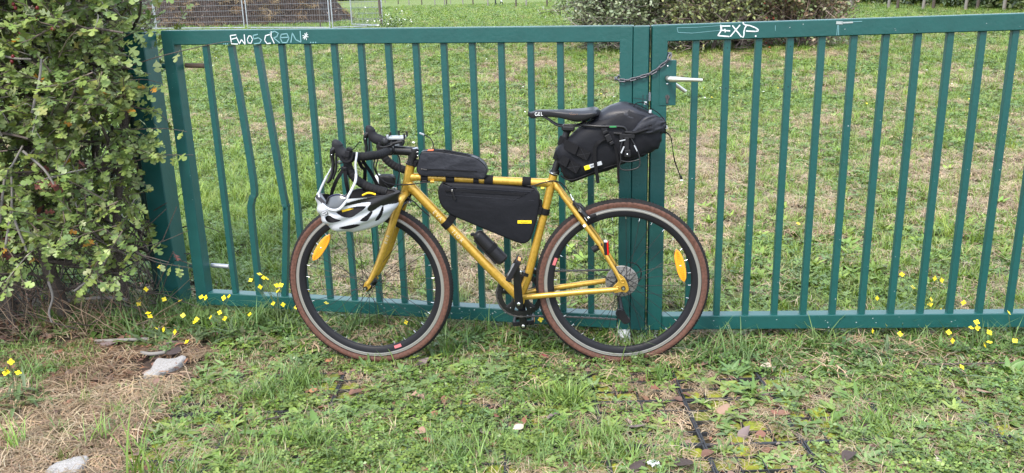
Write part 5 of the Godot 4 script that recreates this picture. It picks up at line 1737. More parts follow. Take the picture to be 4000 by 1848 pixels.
func clover(k: int, r: float, h: float, size: float) -> ArrayMesh:
	var b = B.new()
	b.tinted = true
	for i in k:
		var a = W(0, TAU)
		var p = V(cos(a), 0, sin(a)) * r * sqrt(W(0, 1)) + V(0, h * W(0.2, 1.0), 0)
		var t = W(0.7, 1.25)
		b.tint = Color(t * W(0.85, 1.15), t, t * W(0.8, 1.1))
		var f = Basis(Vector3.UP, W(0, TAU)) * Basis(Vector3.RIGHT, W(-0.6, 0.6)) * Basis(Vector3.BACK, W(-0.3, 0.6))
		for l in 3:
			var d = Basis(f.y.normalized(), TAU * l / 3 + W(-0.2, 0.2)) * f.x
			var s = d.cross(f.y).normalized() * size * 0.42
			var e = p + d * size
			b.face([p, p + d * size * 0.6 - s + f.y * 0.15 * size, e, p + d * size * 0.6 + s + f.y * 0.15 * size])
	return b.mesh()

func moss_pad() -> ArrayMesh:
	var b = B.new()
	b.tinted = true
	var k = 10
	var ox = W(0, 99)
	for i in k:
		for j in k:
			var u = float(i) / (k - 1) - 0.5
			var w = float(j) / (k - 1) - 0.5
			var e = 1.0 - pow(maxf(absf(u), absf(w)) * 2.0, 6)
			var n0 = N2.get_noise_2d(ox + u * 2.2, w * 2.2)
			var n1 = N2.get_noise_2d(ox + 40 + u * 9, w * 9)
			var t = 0.85 + 0.5 * n1 + 0.3 * n0
			b.tint = Color(t * (1.0 + 0.25 * n0), t, t)
			b.add(V(u * 0.080, (0.010 + 0.006 * n0 + 0.005 * n1) * e - 0.004, w * 0.080))
	for i in k - 1:
		for j in k - 1:
			var q = i * k + j
			b.quad(q, q + 1, q + k + 1, q + k)
	return b.mesh()

func tone(a: Color, c: Color, t: float) -> Color:
	var q = a.lerp(c, t)
	var f = W(0.78, 1.22)
	return Color(q.r * f * W(0.92, 1.08), q.g * f, q.b * f)

func upright(x: float, z: float, s: float, y := 0.0, tilt := 0.12) -> Array:
	return [Basis(Vector3.UP, W(0, TAU)) * Basis(Vector3.RIGHT, W(-tilt, tilt)) * Basis.from_scale(V(s, s * W(0.8, 1.2), s)), V(x, GY(x, z) + y, z)]

# ---------------------------------------------------------------- plastic grass pavers
func paving() -> void:
	var b: B
	var pv = Node3D.new()
	pv.name = "paving"
	add_child(pv)
	tag(pv, "black plastic grass pavers filled with moss and weeds in front of the gate", "paving", "", "structure")
	var P = 0.3335
	var meshes = []
	for k in 3:
		b = B.new()
		for i in 5:
			var t = 0.007 if i == 0 or i == 4 else 0.0032
			var c = (i - 2) * (P - 0.009) / 4.0
			b.box(V(c, -0.012, 0), V(t, 0.028, P - 0.004), 0.001)
			b.box(V(0, -0.0125, c), V(P - 0.004, 0.027, t), 0.001)
		meshes.append(b.mesh())
	for i in range(-4, 9):
		for j in range(0, 6):
			var x = -0.04 + P * (i + 0.5)
			var z = -3.255 + P * (j + 0.5)
			var o = obj("paver_grid", meshes[(i + j * 2 + 12) % 3], M.grid_plastic, pv, Transform3D(Basis(Vector3.UP, W(-0.006, 0.006)) * Basis(Vector3.RIGHT, W(-0.008, 0.008)) * Basis(Vector3.BACK, W(-0.008, 0.008)), V(x, W(-0.003, 0.003), z)))
	var pads = []
	var rows = []
	for k in 4:
		pads.append(moss_pad()); rows.append(PackedFloat32Array())
	for i in range(-16, 36):
		for j in 24:
			var x = -0.04 + P / 4 * (i + 0.5)
			var z = -3.255 + P / 4 * (j + 0.5)
			var q = N1.get_noise_2d(x * 3.2 + 40, z * 3.2) * 0.5 + N2.get_noise_2d(x * 3.0 + 40, z * 3.0) * 0.5
			if q + W(-0.42, 0.42) < 0.02: continue
			var c = tone(Color(0.205, 0.220, 0.016), Color(0.115, 0.125, 0.020), clampf(W(-0.3, 1.1) - q, 0, 1))
			push(rows[(i * 7 + j * 3 + 120) % 4], Basis(Vector3.UP, (PI / 2) * R.randi_range(0, 3)) * Basis.from_scale(V(0.98, W(0.8, 1.4), 0.98)), V(x, W(-0.012, -0.004), z), c)
	for k in 4: tag(scatter("moss", pads[k], M.moss, rows[k]), "yellow-green moss filling cells of the paving", "moss")

# ---------------------------------------------------------------- ground cover
func meadow() -> void:
	var G1 = Color(0.165, 0.265, 0.042)
	var G2 = Color(0.095, 0.175, 0.034)
	var G3 = Color(0.140, 0.220, 0.076)
	var YG = Color(0.245, 0.325, 0.048)
	var ST = Color(0.520, 0.400, 0.265)
	var BR = Color(0.285, 0.195, 0.125)
	var short_m = [blades(16, 0.055, 0.035, 0.9, 0.0042), blades(14, 0.07, 0.04, 1.1, 0.004), blades(18, 0.045, 0.045, 1.2, 0.0045)]
	var tall_m = [blades(22, 0.16, 0.05, 0.9, 0.0055, 4), blades(18, 0.20, 0.05, 1.1, 0.0055, 4)]
	var straw_m = [blades(13, 0.11, 0.05, 0.0, 0.0030, 4, 0.014, 0.6, 1.15), blades(12, 0.14, 0.06, 0.0, 0.0026, 4, 0.022, 0.6, 1.15), blades(10, 0.08, 0.04, 0.0, 0.0034, 3, 0.010, 0.55, 1.1)]
	var clov_m = [clover(16, 0.045, 0.030, 0.0105), clover(14, 0.05, 0.04, 0.013), clover(20, 0.05, 0.022, 0.008)]
	var ros_m = [rosette(8, 0.075, 0.024, 3, 0.6, 0.35), rosette(7, 0.06, 0.026, 0, 0.0, 0.4), rosette(10, 0.05, 0.016, 2, 0.5, 0.6)]
	var lush_m = [rosette(11, 0.10, 0.034, 0, 0.0, 0.7), rosette(12, 0.09, 0.03, 3, 0.5, 0.8)]
	var rows = {}
	for k in ["short", "tall", "straw", "clov", "ros", "lush"]:
		rows[k] = [PackedFloat32Array(), PackedFloat32Array(), PackedFloat32Array()]
	var put = func(k: String, n: int, x: float, z: float, s: float, c: Color, y := 0.0, tilt := 0.15):
		var u = upright(x, z, s, y, tilt)
		push(rows[k][R.randi_range(0, n - 1)], u[0], u[1], c)
	# the paved strip and the bare soil at its left
	for i in 20500:
		var z = lerpf(-3.62, -1.9, sqrt(W(0, 1)) if W(0, 1) < 0.2 else W(0, 1))
		var hw = -z * 0.66 + 0.25
		var x = W(-hw, hw)
		if (V(x, 0, z) - V(-1.475, 0, -3.315)).length() < 0.12 or (V(x, 0, z) - V(-1.49, 0, -2.53)).length() < 0.09: continue
		if x > -1.34:
			var near_joint = minf(absf(fposmod(x + 0.04, 0.3335) - 0.0), 0.3335 - fposmod(x + 0.04, 0.3335)) < 0.022 or minf(fposmod(z + 3.255, 0.3335), 0.3335 - fposmod(z + 3.255, 0.3335)) < 0.022
			var cover = 0.74 + 0.6 * N1.get_noise_2d(x * 1.6 - 9.0, z * 1.6)
			var moss = N1.get_noise_2d(x * 3.2 + 40, z * 3.2) * 0.5 + N2.get_noise_2d(x * 3.0 + 40, z * 3.0) * 0.5
			cover -= 0.30 * clampf(moss * 2.0, 0.0, 0.6)
			if near_joint: cover -= 0.30
			cover += 0.3 * smoothstep(-3.25, -3.5, z)
			if W(0, 1) > cover: continue
			var s = clampf(0.52 + 0.8 * N1.get_noise_2d(x * 2.0 + 70, z * 2.0) + 0.5 * N2.get_noise_2d(x * 1.6 + 30, z * 1.6), 0, 1)
			var r = W(0, 1)
			if r < 0.10 + 0.68 * s: put.call("straw", 3, x, z, W(0.40, 0.80), tone(ST, BR, pow(W(0, 1), 0.8)), W(0.0, 0.012), 0.3)
			elif r < 0.68: put.call("clov", 3, x, z, W(0.7, 1.3), tone(G2 if W(0, 1) < 0.55 else G3, YG, W(0, 0.6)), W(-0.004, 0.008))
			elif r < 0.80: put.call("short", 3, x, z, W(0.5, 1.05), tone(G3, ST, 0.9 if W(0, 1) < 0.5 * (0.4 + s) else W(0, 0.4)))
			else: put.call("ros", 3, x, z, W(0.5, 1.1), tone(G3, YG, W(0, 0.6)), 0.006)
		else:
			var r = W(0, 1)
			var gr = N1.get_noise_2d(x * 1.4 + 5, z * 1.4)
			if r < (0.62 if z > -3.25 else 0.30): put.call("straw", 3, x, z, W(0.6, 1.1), tone(ST, BR, W(0.25, 1.25) if z > -3.2 else W(0.7, 1.7)), W(0.0, 0.01), 0.25)
			elif r < 0.68 and gr > 0.05: put.call("short", 3, x, z, W(0.5, 1.0), tone(G1, G3, W(0, 1)))
			elif r < 0.76 and gr > 0.1: put.call("clov", 3, x, z, W(0.8, 1.3), tone(G2, G3, W(0, 1)))
	for i in 150:                     # grassy tufts at the lower left, as in the photograph
		var cl = [[-1.98, -3.12, 0.18], [-1.30, -2.62, 0.22], [-1.42, -2.85, 0.16], [-1.9, -2.75, 0.15], [-1.1, -2.5, 0.2]][i % 5]
		var x = cl[0] + R.randfn() * cl[2]
		var z = cl[1] + R.randfn() * cl[2] * 0.8
		put.call("tall" if W(0, 1) < 0.15 else "short", 2, x, z, W(0.35, 0.6) if W(0, 1) < 0.5 else W(0.7, 1.2), tone(G1, G3, W(0, 1)))
	for i in 260:                     # the longer tufts on the paving
		var cl = [[-0.72, -2.66, 0.09], [0.24, -2.62, 0.13], [0.30, -2.5, 0.16], [-0.98, -3.05, 0.06], [-0.16, -2.6, 0.08], [1.32, -2.72, 0.16], [-0.86, -3.18, 0.05], [0.2, -2.95, 0.06]][i % 8]
		var x = cl[0] + R.randfn() * cl[2]
		var z = cl[1] + R.randfn() * cl[2] * 0.7
		put.call("short", 3, x, z, W(0.9, 1.6), tone(G1, G3, W(0, 1)))
	for i in 130:                     # blades and weeds pressed round the tyres
		var c = 0.44 if i % 2 else -0.595
		var x = c + R.randfn() * 0.12
		var z = (-3.285 if i % 2 else -3.35) + (W(0.03, 0.09) if W(0, 1) < 0.6 else W(-0.08, -0.03))
		put.call(["short", "clov", "straw"][i % 3], 3, x, z, W(0.5, 1.0), tone(G1, G2, W(0, 1)) if i % 3 < 2 else tone(ST, BR, W(0, 1)))
	# the strip of weeds under the gate
	for i in 2600:
		var x = W(-2.3, 2.6)
		var zg = -3.46 + (0.236 if x < 0.55 else 0.057) * (x - 0.55)
		var z = zg + R.randfn() * 0.14 + 0.03
		var dens = 0.75 + 0.25 * smoothstep(-0.3, -1.0, x) + 0.2 * smoothstep(1.0, 1.8, x)
		if W(0, 1) > dens: continue
		var r = W(0, 1)
		if r < 0.30: put.call("clov", 3, x, z, W(0.9, 1.7), tone(G2, G3, W(0, 1)))
		elif r < 0.50: put.call("short", 3, x, z, W(0.9, 1.9), tone(G2, G1, W(0, 1)))
		elif r < 0.60: put.call("lush", 2, x, z, W(0.5, 0.9), tone(G2, G3, W(0, 1)))
		elif r < 0.66 + 0.10 * smoothstep(-0.8, -1.4, x): put.call("tall", 2, x, z, W(0.5, 1.0), tone(G2, G3, W(0, 1)))
		else: put.call("straw", 3, x, z, W(0.8, 1.4), tone(ST, BR, W(0.1, 1)), W(0, 0.02), 0.4)
	# the meadow, in rings of growing distance
	for ring in [[3.56, 7.0, 17000, 1.0], [7.0, 12.0, 20000, 1.15], [12.0, 22.0, 26000, 1.6], [22.0, 42.0, 34000, 2.2], [42.0, 75.0, 26000, 3.2], [75.0, 200.0, 30000, 6.0]]:
		for i in ring[2]:
			var d = sqrt(lerpf(ring[0] * ring[0], ring[1] * ring[1], W(0, 1)))
			var hw = d * 0.64 + 0.8
			var x = W(-hw, hw)
			var z = -d
			if x < -1.62 and d < 4.5: continue
			if d < -(-3.46 + (0.236 if x < 0.55 else 0.057) * (x - 0.55)) + 0.02: continue
			if absf(x + 14.2) < 5.2 and absf(d - 48.5) < 4.2: continue
			var s = strawness(x, z)
			var r = W(0, 1)
			var k: float = ring[3]
			var lushp = smoothstep(0.6, 1.4, x) * smoothstep(-3.9, -4.3, z) * smoothstep(-6.4, -5.4, z) * smoothstep(2.6, 1.8, x) + smoothstep(0.0, 0.5, N1.get_noise_2d(x * 0.9 + 300, z * 0.6) - 0.1)
			if r < s * 0.80: put.call("straw", 3, x, z, pow(k, 0.75) * W(0.7, 1.2), tone(ST, BR, pow(W(0, 1), 1.2)), W(0, 0.02) * k, 0.35)
			elif r < s * 0.80 + 0.02 + 0.12 * lushp: put.call("lush" if W(0, 1) < 0.25 else "ros", 2, x, z, pow(k, 0.6) * W(0.5, 0.9), tone(G1, YG, W(0, 0.7)))
			elif r < 0.55 + 0.1 * s: put.call("clov", 3, x, z, k * W(0.9, 1.5), tone(G3 if W(0, 1) < 0.5 else G2, G1, W(0, 1)))
			else:
				var lush = smoothstep(-0.9, -1.6, x + 0.08 * (d - 4.0)) * smoothstep(9.0, 6.5, d)
				if W(0, 1) < 0.45 * lush + 0.03: put.call("tall", 2, x, z, k * W(0.5, 1.0), tone(G1, YG, W(0, 0.8)))
				else: put.call("short", 3, x, z, k * W(0.8, 1.35), tone(G1, YG if W(0, 1) < 0.7 else ST, W(0, 0.6)))
	var labels = {"short": "short green turf grass of the meadow and paving", "tall": "longer grass tufts along the gate and behind it", "straw": "dry straw-coloured dead grass lying in the turf", "clov": "small-leaved clover and creeping weeds in the turf", "ros": "low leafy weed rosettes in the turf", "lush": "broad-leaved green weeds in the meadow"}
	var sets = {"short": short_m, "tall": tall_m, "straw": straw_m, "clov": clov_m, "ros": ros_m, "lush": lush_m}
	var nm = {"short": "turf_grass", "tall": "long_grass", "straw": "dry_grass", "clov": "clover", "ros": "leafy_weeds", "lush": "broadleaf_weeds"}
	for k in rows:
		for i in sets[k].size():
			if rows[k][i].size(): tag(scatter(nm[k], sets[k][i], M.straw if k == "straw" else (M.grass_blade if k in ["short", "tall"] else M.leaf_green), rows[k][i]), labels[k], "ground cover")

# ---------------------------------------------------------------- fences, mounds, shrubs, trees, people
func leaf_card(L: float, wid: float) -> ArrayMesh:
	var b = B.new()
	leaf_shape(b, Transform3D.IDENTITY, L, wid, 0, 0.0, 0.3, 0.25, 3)
	return b.mesh()

func shrub(called: String, label: String, at: Vector3, rx: float, ry: float, hgt: float, leaves: Array, twig: Color, kl: int, kt: int, group: String) -> void:
	var g = thing(called, label, "shrub", at, 0.0, group)
	var b: B
	for i in 9:
		b = B.new()
		var a = W(0, TAU)
		var p0 = V(cos(a) * rx * W(0, 0.35), -0.05, sin(a) * ry * W(0, 0.35))
		var p1 = p0 + V(cos(a) * rx * 0.25, hgt * 0.4, sin(a) * ry * 0.25) + V(W(-0.2, 0.2), 0, W(-0.2, 0.2))
		var p2 = p1 + V(cos(a) * rx * 0.3, hgt * 0.45, sin(a) * ry * 0.3) + V(W(-0.3, 0.3), 0, W(-0.3, 0.3))
		b.tube(smooth([p0, p1, p2], 4, false), [0.045, 0.042, 0.038, 0.034, 0.03, 0.025, 0.02, 0.016, 0.01], 6)
		obj("stem", b, M.trunk_bark, g)
	b = B.new()
	b.tinted = true
	var rows = PackedFloat32Array()
	for i in kt:
		var u = W(0, TAU)
		var q = sqrt(W(0, 1))
		var y = hgt * pow(W(0, 1), 0.8)
		var sh = sqrt(maxf(0.0, 1.0 - pow(clampf((y / hgt - 0.5) * 1.7, -1, 1), 2.0) * 0.55)) * (0.86 + 0.3 * N2.get_noise_2d(u * 1.5 + at.x, y * 0.8))
		var p = V(cos(u) * rx * q * sh, y, sin(u) * ry * q * sh)
		var d = (V(cos(u) * W(0.1, 1.0), W(-0.2, 1.1), sin(u) * W(0.1, 1.0)) + V(W(-0.7, 0.7), W(-0.4, 0.4), W(-0.7, 0.7))).normalized()
		var L = W(0.25, 0.8)
		var e = p + d * L + V(W(-0.1, 0.1), W(-0.1, 0.05), W(-0.1, 0.1))
		var f = W(0.7, 1.9)
		b.tint = Color(twig.r * f, twig.g * f, twig.b * f)
		b.tube([p, (p + e) / 2 + V(W(-0.05, 0.05), W(-0.05, 0.05), W(-0.05, 0.05)), e], [0.011, 0.008, 0.004], 3, false)
		if y < hgt * 0.24 and W(0, 1) < 0.75: continue
		for k in int(kl * W(0.6, 2.4)):
			var c: Color = leaves[R.randi_range(0, leaves.size() - 1)]
			var pp = p.lerp(e, W(0.2, 1.05)) + V(W(-0.09, 0.09), W(-0.09, 0.09), W(-0.09, 0.09))
			push(rows, Basis.from_euler(V(W(-1.2, 1.2), W(0, TAU), W(-1.2, 1.2))) * Basis.from_scale(Vector3.ONE * W(0.7, 1.4)), pp, tone(c * 1.25, c * 1.25, 0))
	var tw = obj("twigs", b, M.twig_bark, g)
	tw.set_meta("kind", "stuff")
	scatter("leaves", leaf_card(0.085, 0.045), M.leaf_green, rows, g)

func hedge(called: String, label: String, a: Vector3, c: Vector3, hgt: float, th: float, cols: Array, count: int, size: float) -> void:
	var g = thing(called, label, "hedge", (a + c) / 2)
	var o = g.position
	var d = (c - a)
	var n = d.cross(Vector3.UP).normalized()
	var b = B.new()
	b.tinted = true
	var rows = PackedFloat32Array()
	for i in count:
		var t = W(0, 1)
		var y = pow(W(0, 1), 0.8) * hgt * (0.9 + 0.25 * N2.get_noise_2d(t * d.length() * 0.2, 3.0))
		var p = a + d * t + n * th * W(-0.5, 0.5) * (1.0 - 0.3 * y / hgt) + n * 0.4 * th * N2.get_noise_2d(t * d.length() * 0.3, y)
		p.y = H(p.x, p.z) + y
		var q: Color = cols[R.randi_range(0, cols.size() - 1)]
		var patch = clampf(0.5 + 0.9 * N2.get_noise_2d(t * d.length() * 0.12 + 50, y * 0.3), 0, 1)
		push(rows, Basis.from_euler(V(W(-1, 1), W(0, TAU), W(-1, 1))) * Basis.from_scale(Vector3.ONE * W(0.7, 1.4) * size), p - o, tone(q, cols[0], patch))
	var cl = B.new()
	for i in 7:
		var f = Transform3D(Basis.from_euler(V(W(-1.2, 1.2), W(0, TAU), W(-1.2, 1.2))), V(W(-0.12, 0.12), W(-0.12, 0.12), W(-0.12, 0.12)))
		leaf_shape(cl, f, 0.13, 0.07, 0, 0, 0.3, 0.2, 3)
	for i in int(d.length() / 1.2):
		b = B.new()
		var p = a + d * ((i + 0.5) / (d.length() / 1.2)) - o
		var x = p + o
		p.y = H(x.x, x.z) - o.y
		b.tube([p, p + V(W(-0.2, 0.2), hgt * 0.5, W(-0.2, 0.2)), p + V(W(-0.4, 0.4), hgt * 0.9, W(-0.4, 0.4))], [0.06, 0.04, 0.015], 6)
		obj("stem", b, M.trunk_bark, g)
	scatter("leaves", cl.mesh(), M.leaf_green, rows, g)

func fences_and_far() -> void:
	var b: B
	# soil heaps
	var heaps = [[V(-14.2, 0, -48.5), 5.7, 4.7, 3.3, "big heap of dark brown soil and straw behind the wire fence panels", 0.0], [V(-24.5, 0, -54.5), 4.6, 4.2, 2.6, "smaller soil heap at the far left behind the hawthorn", 9.0]]
	var straw = blades(16, 0.4, 0.3, 0.0, 0.009, 3, 0.05, 0.6, 1.1)
	for hp in heaps:
		var o: Vector3 = hp[0]
		o.y = H(o.x, o.z)
		var g = thing("soil_heap", hp[4], "soil heap", o, 0.0, "soil heaps beyond the fence")
		b = B.new()
		var nu = 150
		var nv = 60
		var surf = func(u: float, t: float) -> Vector3:
			var a = TAU * u
			var rr = 1.0 + 0.12 * N2.get_noise_2d(cos(a) * 1.2 + hp[5], sin(a) * 1.2)
			var p = V(cos(a) * hp[1] * rr * t, 0, sin(a) * hp[2] * rr * t)
			var up = minf((1.0 - t) * 1.75, 1.0)
			up = up - 0.12 * up * up * up
			p.y = hp[3] * up + (0.40 * N1.get_noise_2d(p.x * 2.0 + hp[5], p.z * 2.0) + 0.26 * N2.get_noise_2d(p.x * 1.2, p.z * 1.6 + p.y) + 0.10 * N2.get_noise_2d(p.x * 4.0, p.z * 5.0)) * minf(1.0, (1.0 - t) * 8.0) - 0.03
			return p
		for j in nv + 1:
			for i in nu: b.add(surf.call(float(i) / nu, 1.0 - float(j) / nv))
		for j in nv:
			for i in nu:
				var i2 = (i + 1) % nu
				b.quad(j * nu + i, (j + 1) * nu + i, (j + 1) * nu + i2, j * nu + i2)
		obj("soil", b, M.mound_soil, g)
		var rows = PackedFloat32Array()
		var r2 = PackedFloat32Array()
		for i in 4200:
			var p: Vector3 = surf.call(W(0, 1), sqrt(W(0, 1)))
			var pt = N1.get_noise_2d(p.x * 1.3 + 80, p.y * 2.0 + p.z)
			if pt > 0.02 and W(0, 1) < 0.8: push(rows, Basis.from_euler(V(W(-0.5, 0.9), W(0, TAU), W(-0.5, 0.5))) * Basis.from_scale(Vector3.ONE * W(0.5, 1.1)), p + V(0, 0.02, 0), tone(Color(0.44, 0.31, 0.17), Color(0.2, 0.13, 0.075), W(0, 1)))
			else: push(r2, Basis.from_euler(V(W(-1, 1), W(0, TAU), W(-1, 1))) * Basis.from_scale(V(W(0.2, 1.0), W(0.3, 1.0), W(0.2, 0.8)) * W(0.3, 1.1)), p + V(0, 0.0, 0), tone(Color(0.07, 0.048, 0.038), Color(0.22, 0.18, 0.15), pow(W(0, 1), 4.0)))
		scatter("straw_cover", straw, M.straw, rows, g)
		var cb = B.new()
		cb.box(Vector3.ZERO, V(0.22, 0.07, 0.1), 0.03)
		scatter("clods", cb.mesh(), M.moss, r2, g)
	# mobile wire fence panels
	var pn = [[V(-16.5, 0, -41.8), V(-11.60, 0, -39.20), "fence panel before the left half of the big soil heap"], [V(-11.42, 0, -39.10), V(-7.16, 0, -35.95), "middle fence panel before the right slope of the big soil heap"], [V(-7.02, 0, -35.80), V(-5.15, 0, -36.9), "right end fence panel turned away, meadow showing through"], [V(-6.9, 0, -39.6), V(-5.2, 0, -37.2), "rear fence panel leaning behind the end panel"], [V(-21.5, 0, -46.0), V(-16.6, 0, -41.9), "leftmost fence panel seen through the hawthorn sprigs"]]
	for q in pn:
		var a: Vector3 = q[0]
		var c: Vector3 = q[1]
		a.y = H(a.x, a.z) + 0.05
		c.y = H(c.x, c.z) + 0.05
		var g = thing("wire_fence_panel", "galvanised wire " + q[2], "fence", a, 0.0, "mobile fence panels round the soil heaps")
		var d = c - a
		var up = V(0, 2.0, 0)
		for s in [[V(0, -0.05, 0), V(0, 2.0, 0), "post"], [d + V(0, -0.05, 0), d + up, "post"], [V(0, 0.05, 0), d + V(0, 0.05, 0), "rail"], [up, d + up, "rail"]]:
			b = B.new(); b.tube([s[0], s[1]], 0.026, 8)
			obj(s[2], b, M.galvanised, g)
		b = B.new()
		var L = d.length()
		var cnt = int(L / 0.14)
		for i in cnt: b.tube([d * (float(i) / cnt) + V(0, 0.05, 0), d * (float(i) / cnt) + up], 0.0038, 3, false)
		for i in 9: b.tube([V(0, 0.08 + 0.235 * i, 0), d + V(0, 0.08 + 0.235 * i, 0)], 0.0062, 4, false)
		var w = obj("wire_mesh", b, M.fence_wire, g)
		w.set_meta("kind", "stuff")
	for s in [[V(-5.07, 0, -36.05), "thick dark wooden stake beside the end of the wire fence", 0.055, 2.3, -0.04], [V(-7.75, 0, -36.9), "thin brown stake behind the middle fence posts", 0.03, 2.0, 0.02]]:
		var p: Vector3 = s[0]
		p.y = H(p.x, p.z)
		var g = thing("wooden_stake", s[1], "stake", p)
		b = B.new(); b.tube([V(0, -0.1, 0), V(s[4] * 2.0, s[3], 0)], [s[2], s[2] * 0.9], 10)
		obj("pole", b, M.wood_post, g)
	# white flowering weed at the fence end
	var fp = V(-4.55, 0, -35.5)
	fp.y = H(fp.x, fp.z)
	var wf = thing("flowering_weed", "bushy weed with many tiny white flowers at the end of the wire fence", "weed", fp)
	var rows0 = PackedFloat32Array()
	var rows1 = PackedFloat32Array()
	for i in 420:
		var p = V(R.randfn() * 0.36, absf(R.randfn()) * 0.28, R.randfn() * 0.3)
		push(rows0, Basis.from_euler(V(W(-1, 1), W(0, TAU), W(-1, 1))), p, tone(Color(0.10, 0.16, 0.04), Color(0.06, 0.11, 0.03), W(0, 1)))
	for i in 90:
		var p = V(R.randfn() * 0.5, absf(R.randfn()) * 0.36 + 0.1, R.randfn() * 0.4)
		push(rows1, Basis.from_euler(V(W(-1, 1), W(0, TAU), W(-1, 1))) * Basis.from_scale(Vector3.ONE * 0.65), p, Color(0.8, 0.8, 0.76))
	scatter("leaves", leaf_card(0.10, 0.045), M.leaf_green, rows0, wf)
	var fl = B.new()
	for k in 5: fl.face([V(0, 0, 0), V(cos(TAU * k / 5) * 0.05, 0.01, sin(TAU * k / 5) * 0.05), V(cos(TAU * (k + 0.6) / 5) * 0.05, 0.01, sin(TAU * (k + 0.6) / 5) * 0.05)])
	scatter("flowers", fl.mesh(), M.petal, rows1, wf)
	# shrubs in the meadow
	var gg = "shrubs in the meadow behind the gate"
	var y0 = H(4.0, -20.0)
	shrub("shrub", "grey-green twiggy shrub standing left in the shrub group behind the gate", V(2.95, y0, -21.4), 1.55, 1.5, 2.9, [Color(0.19, 0.225, 0.13), Color(0.22, 0.25, 0.16), Color(0.14, 0.175, 0.09)], Color(0.17, 0.145, 0.13), 8, 2300, gg)
	shrub("shrub", "middle shrub with olive leaves and bare thorny lower stems above the EXP lettering", V(4.75, y0, -20.7), 1.30, 1.4, 2.8, [Color(0.17, 0.20, 0.085), Color(0.22, 0.24, 0.09), Color(0.14, 0.155, 0.085)], Color(0.17, 0.13, 0.115), 7, 2100, gg)
	shrub("shrub", "shrub with red autumn leaves among green in the shrub group", V(5.75, y0, -21.4), 0.95, 1.1, 2.9, [Color(0.34, 0.05, 0.03), Color(0.16, 0.20, 0.07), Color(0.26, 0.26, 0.07), Color(0.17, 0.18, 0.08), Color(0.16, 0.19, 0.09)], Color(0.15, 0.11, 0.09), 8, 1200, gg)
	shrub("shrub", "brownish thin-leaved shrub at the right end of the shrub group", V(7.0, y0, -21.1), 1.15, 1.3, 2.6, [Color(0.18, 0.17, 0.09), Color(0.15, 0.19, 0.08), Color(0.22, 0.15, 0.10)], Color(0.19, 0.14, 0.12), 6, 1900, gg)
	# young trees
	var crown = B.new()
	for i in 130:
		var p = V(R.randfn() * 0.5, R.randfn() * 0.7, R.randfn() * 0.5)
		leaf_shape(crown, Transform3D(Basis.from_euler(V(W(-1, 1), W(0, TAU), W(-1, 1))), p), 0.22, 0.14, 0, 0, 0.3, 0.2, 2)
	for t in 1: pass
	var cm = crown.mesh()
	var greens = mat("tree_leaf", 0.10, 0.15, 0.04, 0.55)
	greens.backlight_enabled = true
	greens.backlight = Color(0.5, 0.5, 0.3)
	var tl = [[17.26, -44.27, 0.02, "near trunk of the leftmost pair by the right hedge"], [17.62, -44.6, -0.03, "leaning pale trunk of the leftmost pair by the right hedge"], [18.35, -42.40, 0.03, "pale trunk of the second pair by the right hedge"], [18.48, -41.7, 0.01, "dark trunk of the second pair by the right hedge"], [19.10, -40.45, 0.05, "left trunk of the third pair by the right hedge"], [19.30, -39.9, 0.02, "right trunk of the third pair by the right hedge"], [19.85, -38.15, 0.05, "dark trunk of the fourth pair by the right hedge"], [20.05, -37.58, 0.06, "pale trunk of the fourth pair by the right hedge"], [20.20, -35.8, 0.02, "thin trunk just left of the picture's right edge"], [20.38, -34.97, 0.07, "leaning trunk at the picture's right edge"],
		[-35.13, -260.2, 0.0, "farthest trunk of the row, seen through the wire fence end"], [-28.97, -240.7, 0.0, "trunk just right of the dark fence stake"], [-24.43, -225.5, 0.0, "second trunk right of the dark fence stake"], [-20.93, -222.8, 0.0, "third trunk right of the dark fence stake"], [-16.51, -208.3, 0.0, "trunk left of the guarded sapling"], [-13.29, -201.3, 0.0, "trunk with a low wooden guard round it"], [-8.79, -183.5, 0.0, "trunk right of the guarded sapling"], [-6.66, -182.9, 0.0, "trunk with dark growth at its foot"], [-3.19, -161.6, 0.0, "trunk left of the two walkers"], [1.72, -143.5, 0.0, "trunk right of the two walkers"], [3.49, -148.5, 0.0, "second trunk right of the two walkers"], [6.32, -134.8, 0.0, "trunk left of the grey-green shrub"]]
	for i in tl.size():
		var q = tl[i]
		var far = i >= 10
		var g = thing("young_tree", "young tree, " + q[3], "tree", V(q[0], H(q[0], q[1]), q[1]), 0.0, "young trees in rows across the meadow")
		b = B.new()
		var hh = W(2.6, 3.2)
		var r0 = 0.075 if not far else 0.16
		b.tube([V(0, -0.1, 0), V(q[2], 0.9, 0), V(q[2] * 3.0, hh, 0)], [r0, r0 * 0.85, r0 * 0.55], 8)
		obj("trunk", b, M.trunk_bark if i % 2 else M.grey_bark, g)
		obj("crown", cm, greens, g, Transform3D(Basis(Vector3.UP, W(0, TAU)) * Basis.from_scale(Vector3.ONE * W(1.0, 1.3)), V(q[2] * 3.2, hh + 0.9, 0)))
		if i == 15:
			for k in 3:
				b = B.new(); b.tube([V(cos(k * 2.1) * 0.9, 0, sin(k * 2.1) * 0.9), V(cos(k * 2.1) * 0.9, 1.6, sin(k * 2.1) * 0.9)], 0.09, 6)
				obj("guard_post", b, M.grey_bark, g)
	hedge("hedge", "tall green hedge running along the right side of the meadow behind tree trunks", V(23.2, 0, -64.0), V(21.0, 0, -30.5), 3.0, 1.6, [Color(0.060, 0.095, 0.032), Color(0.10, 0.14, 0.045), Color(0.17, 0.18, 0.03)], 15000, 1.5)
	hedge("hedge", "dark hedge line beyond the meadow right of the shrubs", V(24.6, 0, -65.5), V(14.0, 0, -92.0), 3.2, 2.0, [Color(0.028, 0.045, 0.022), Color(0.05, 0.075, 0.03)], 7000, 2.2)
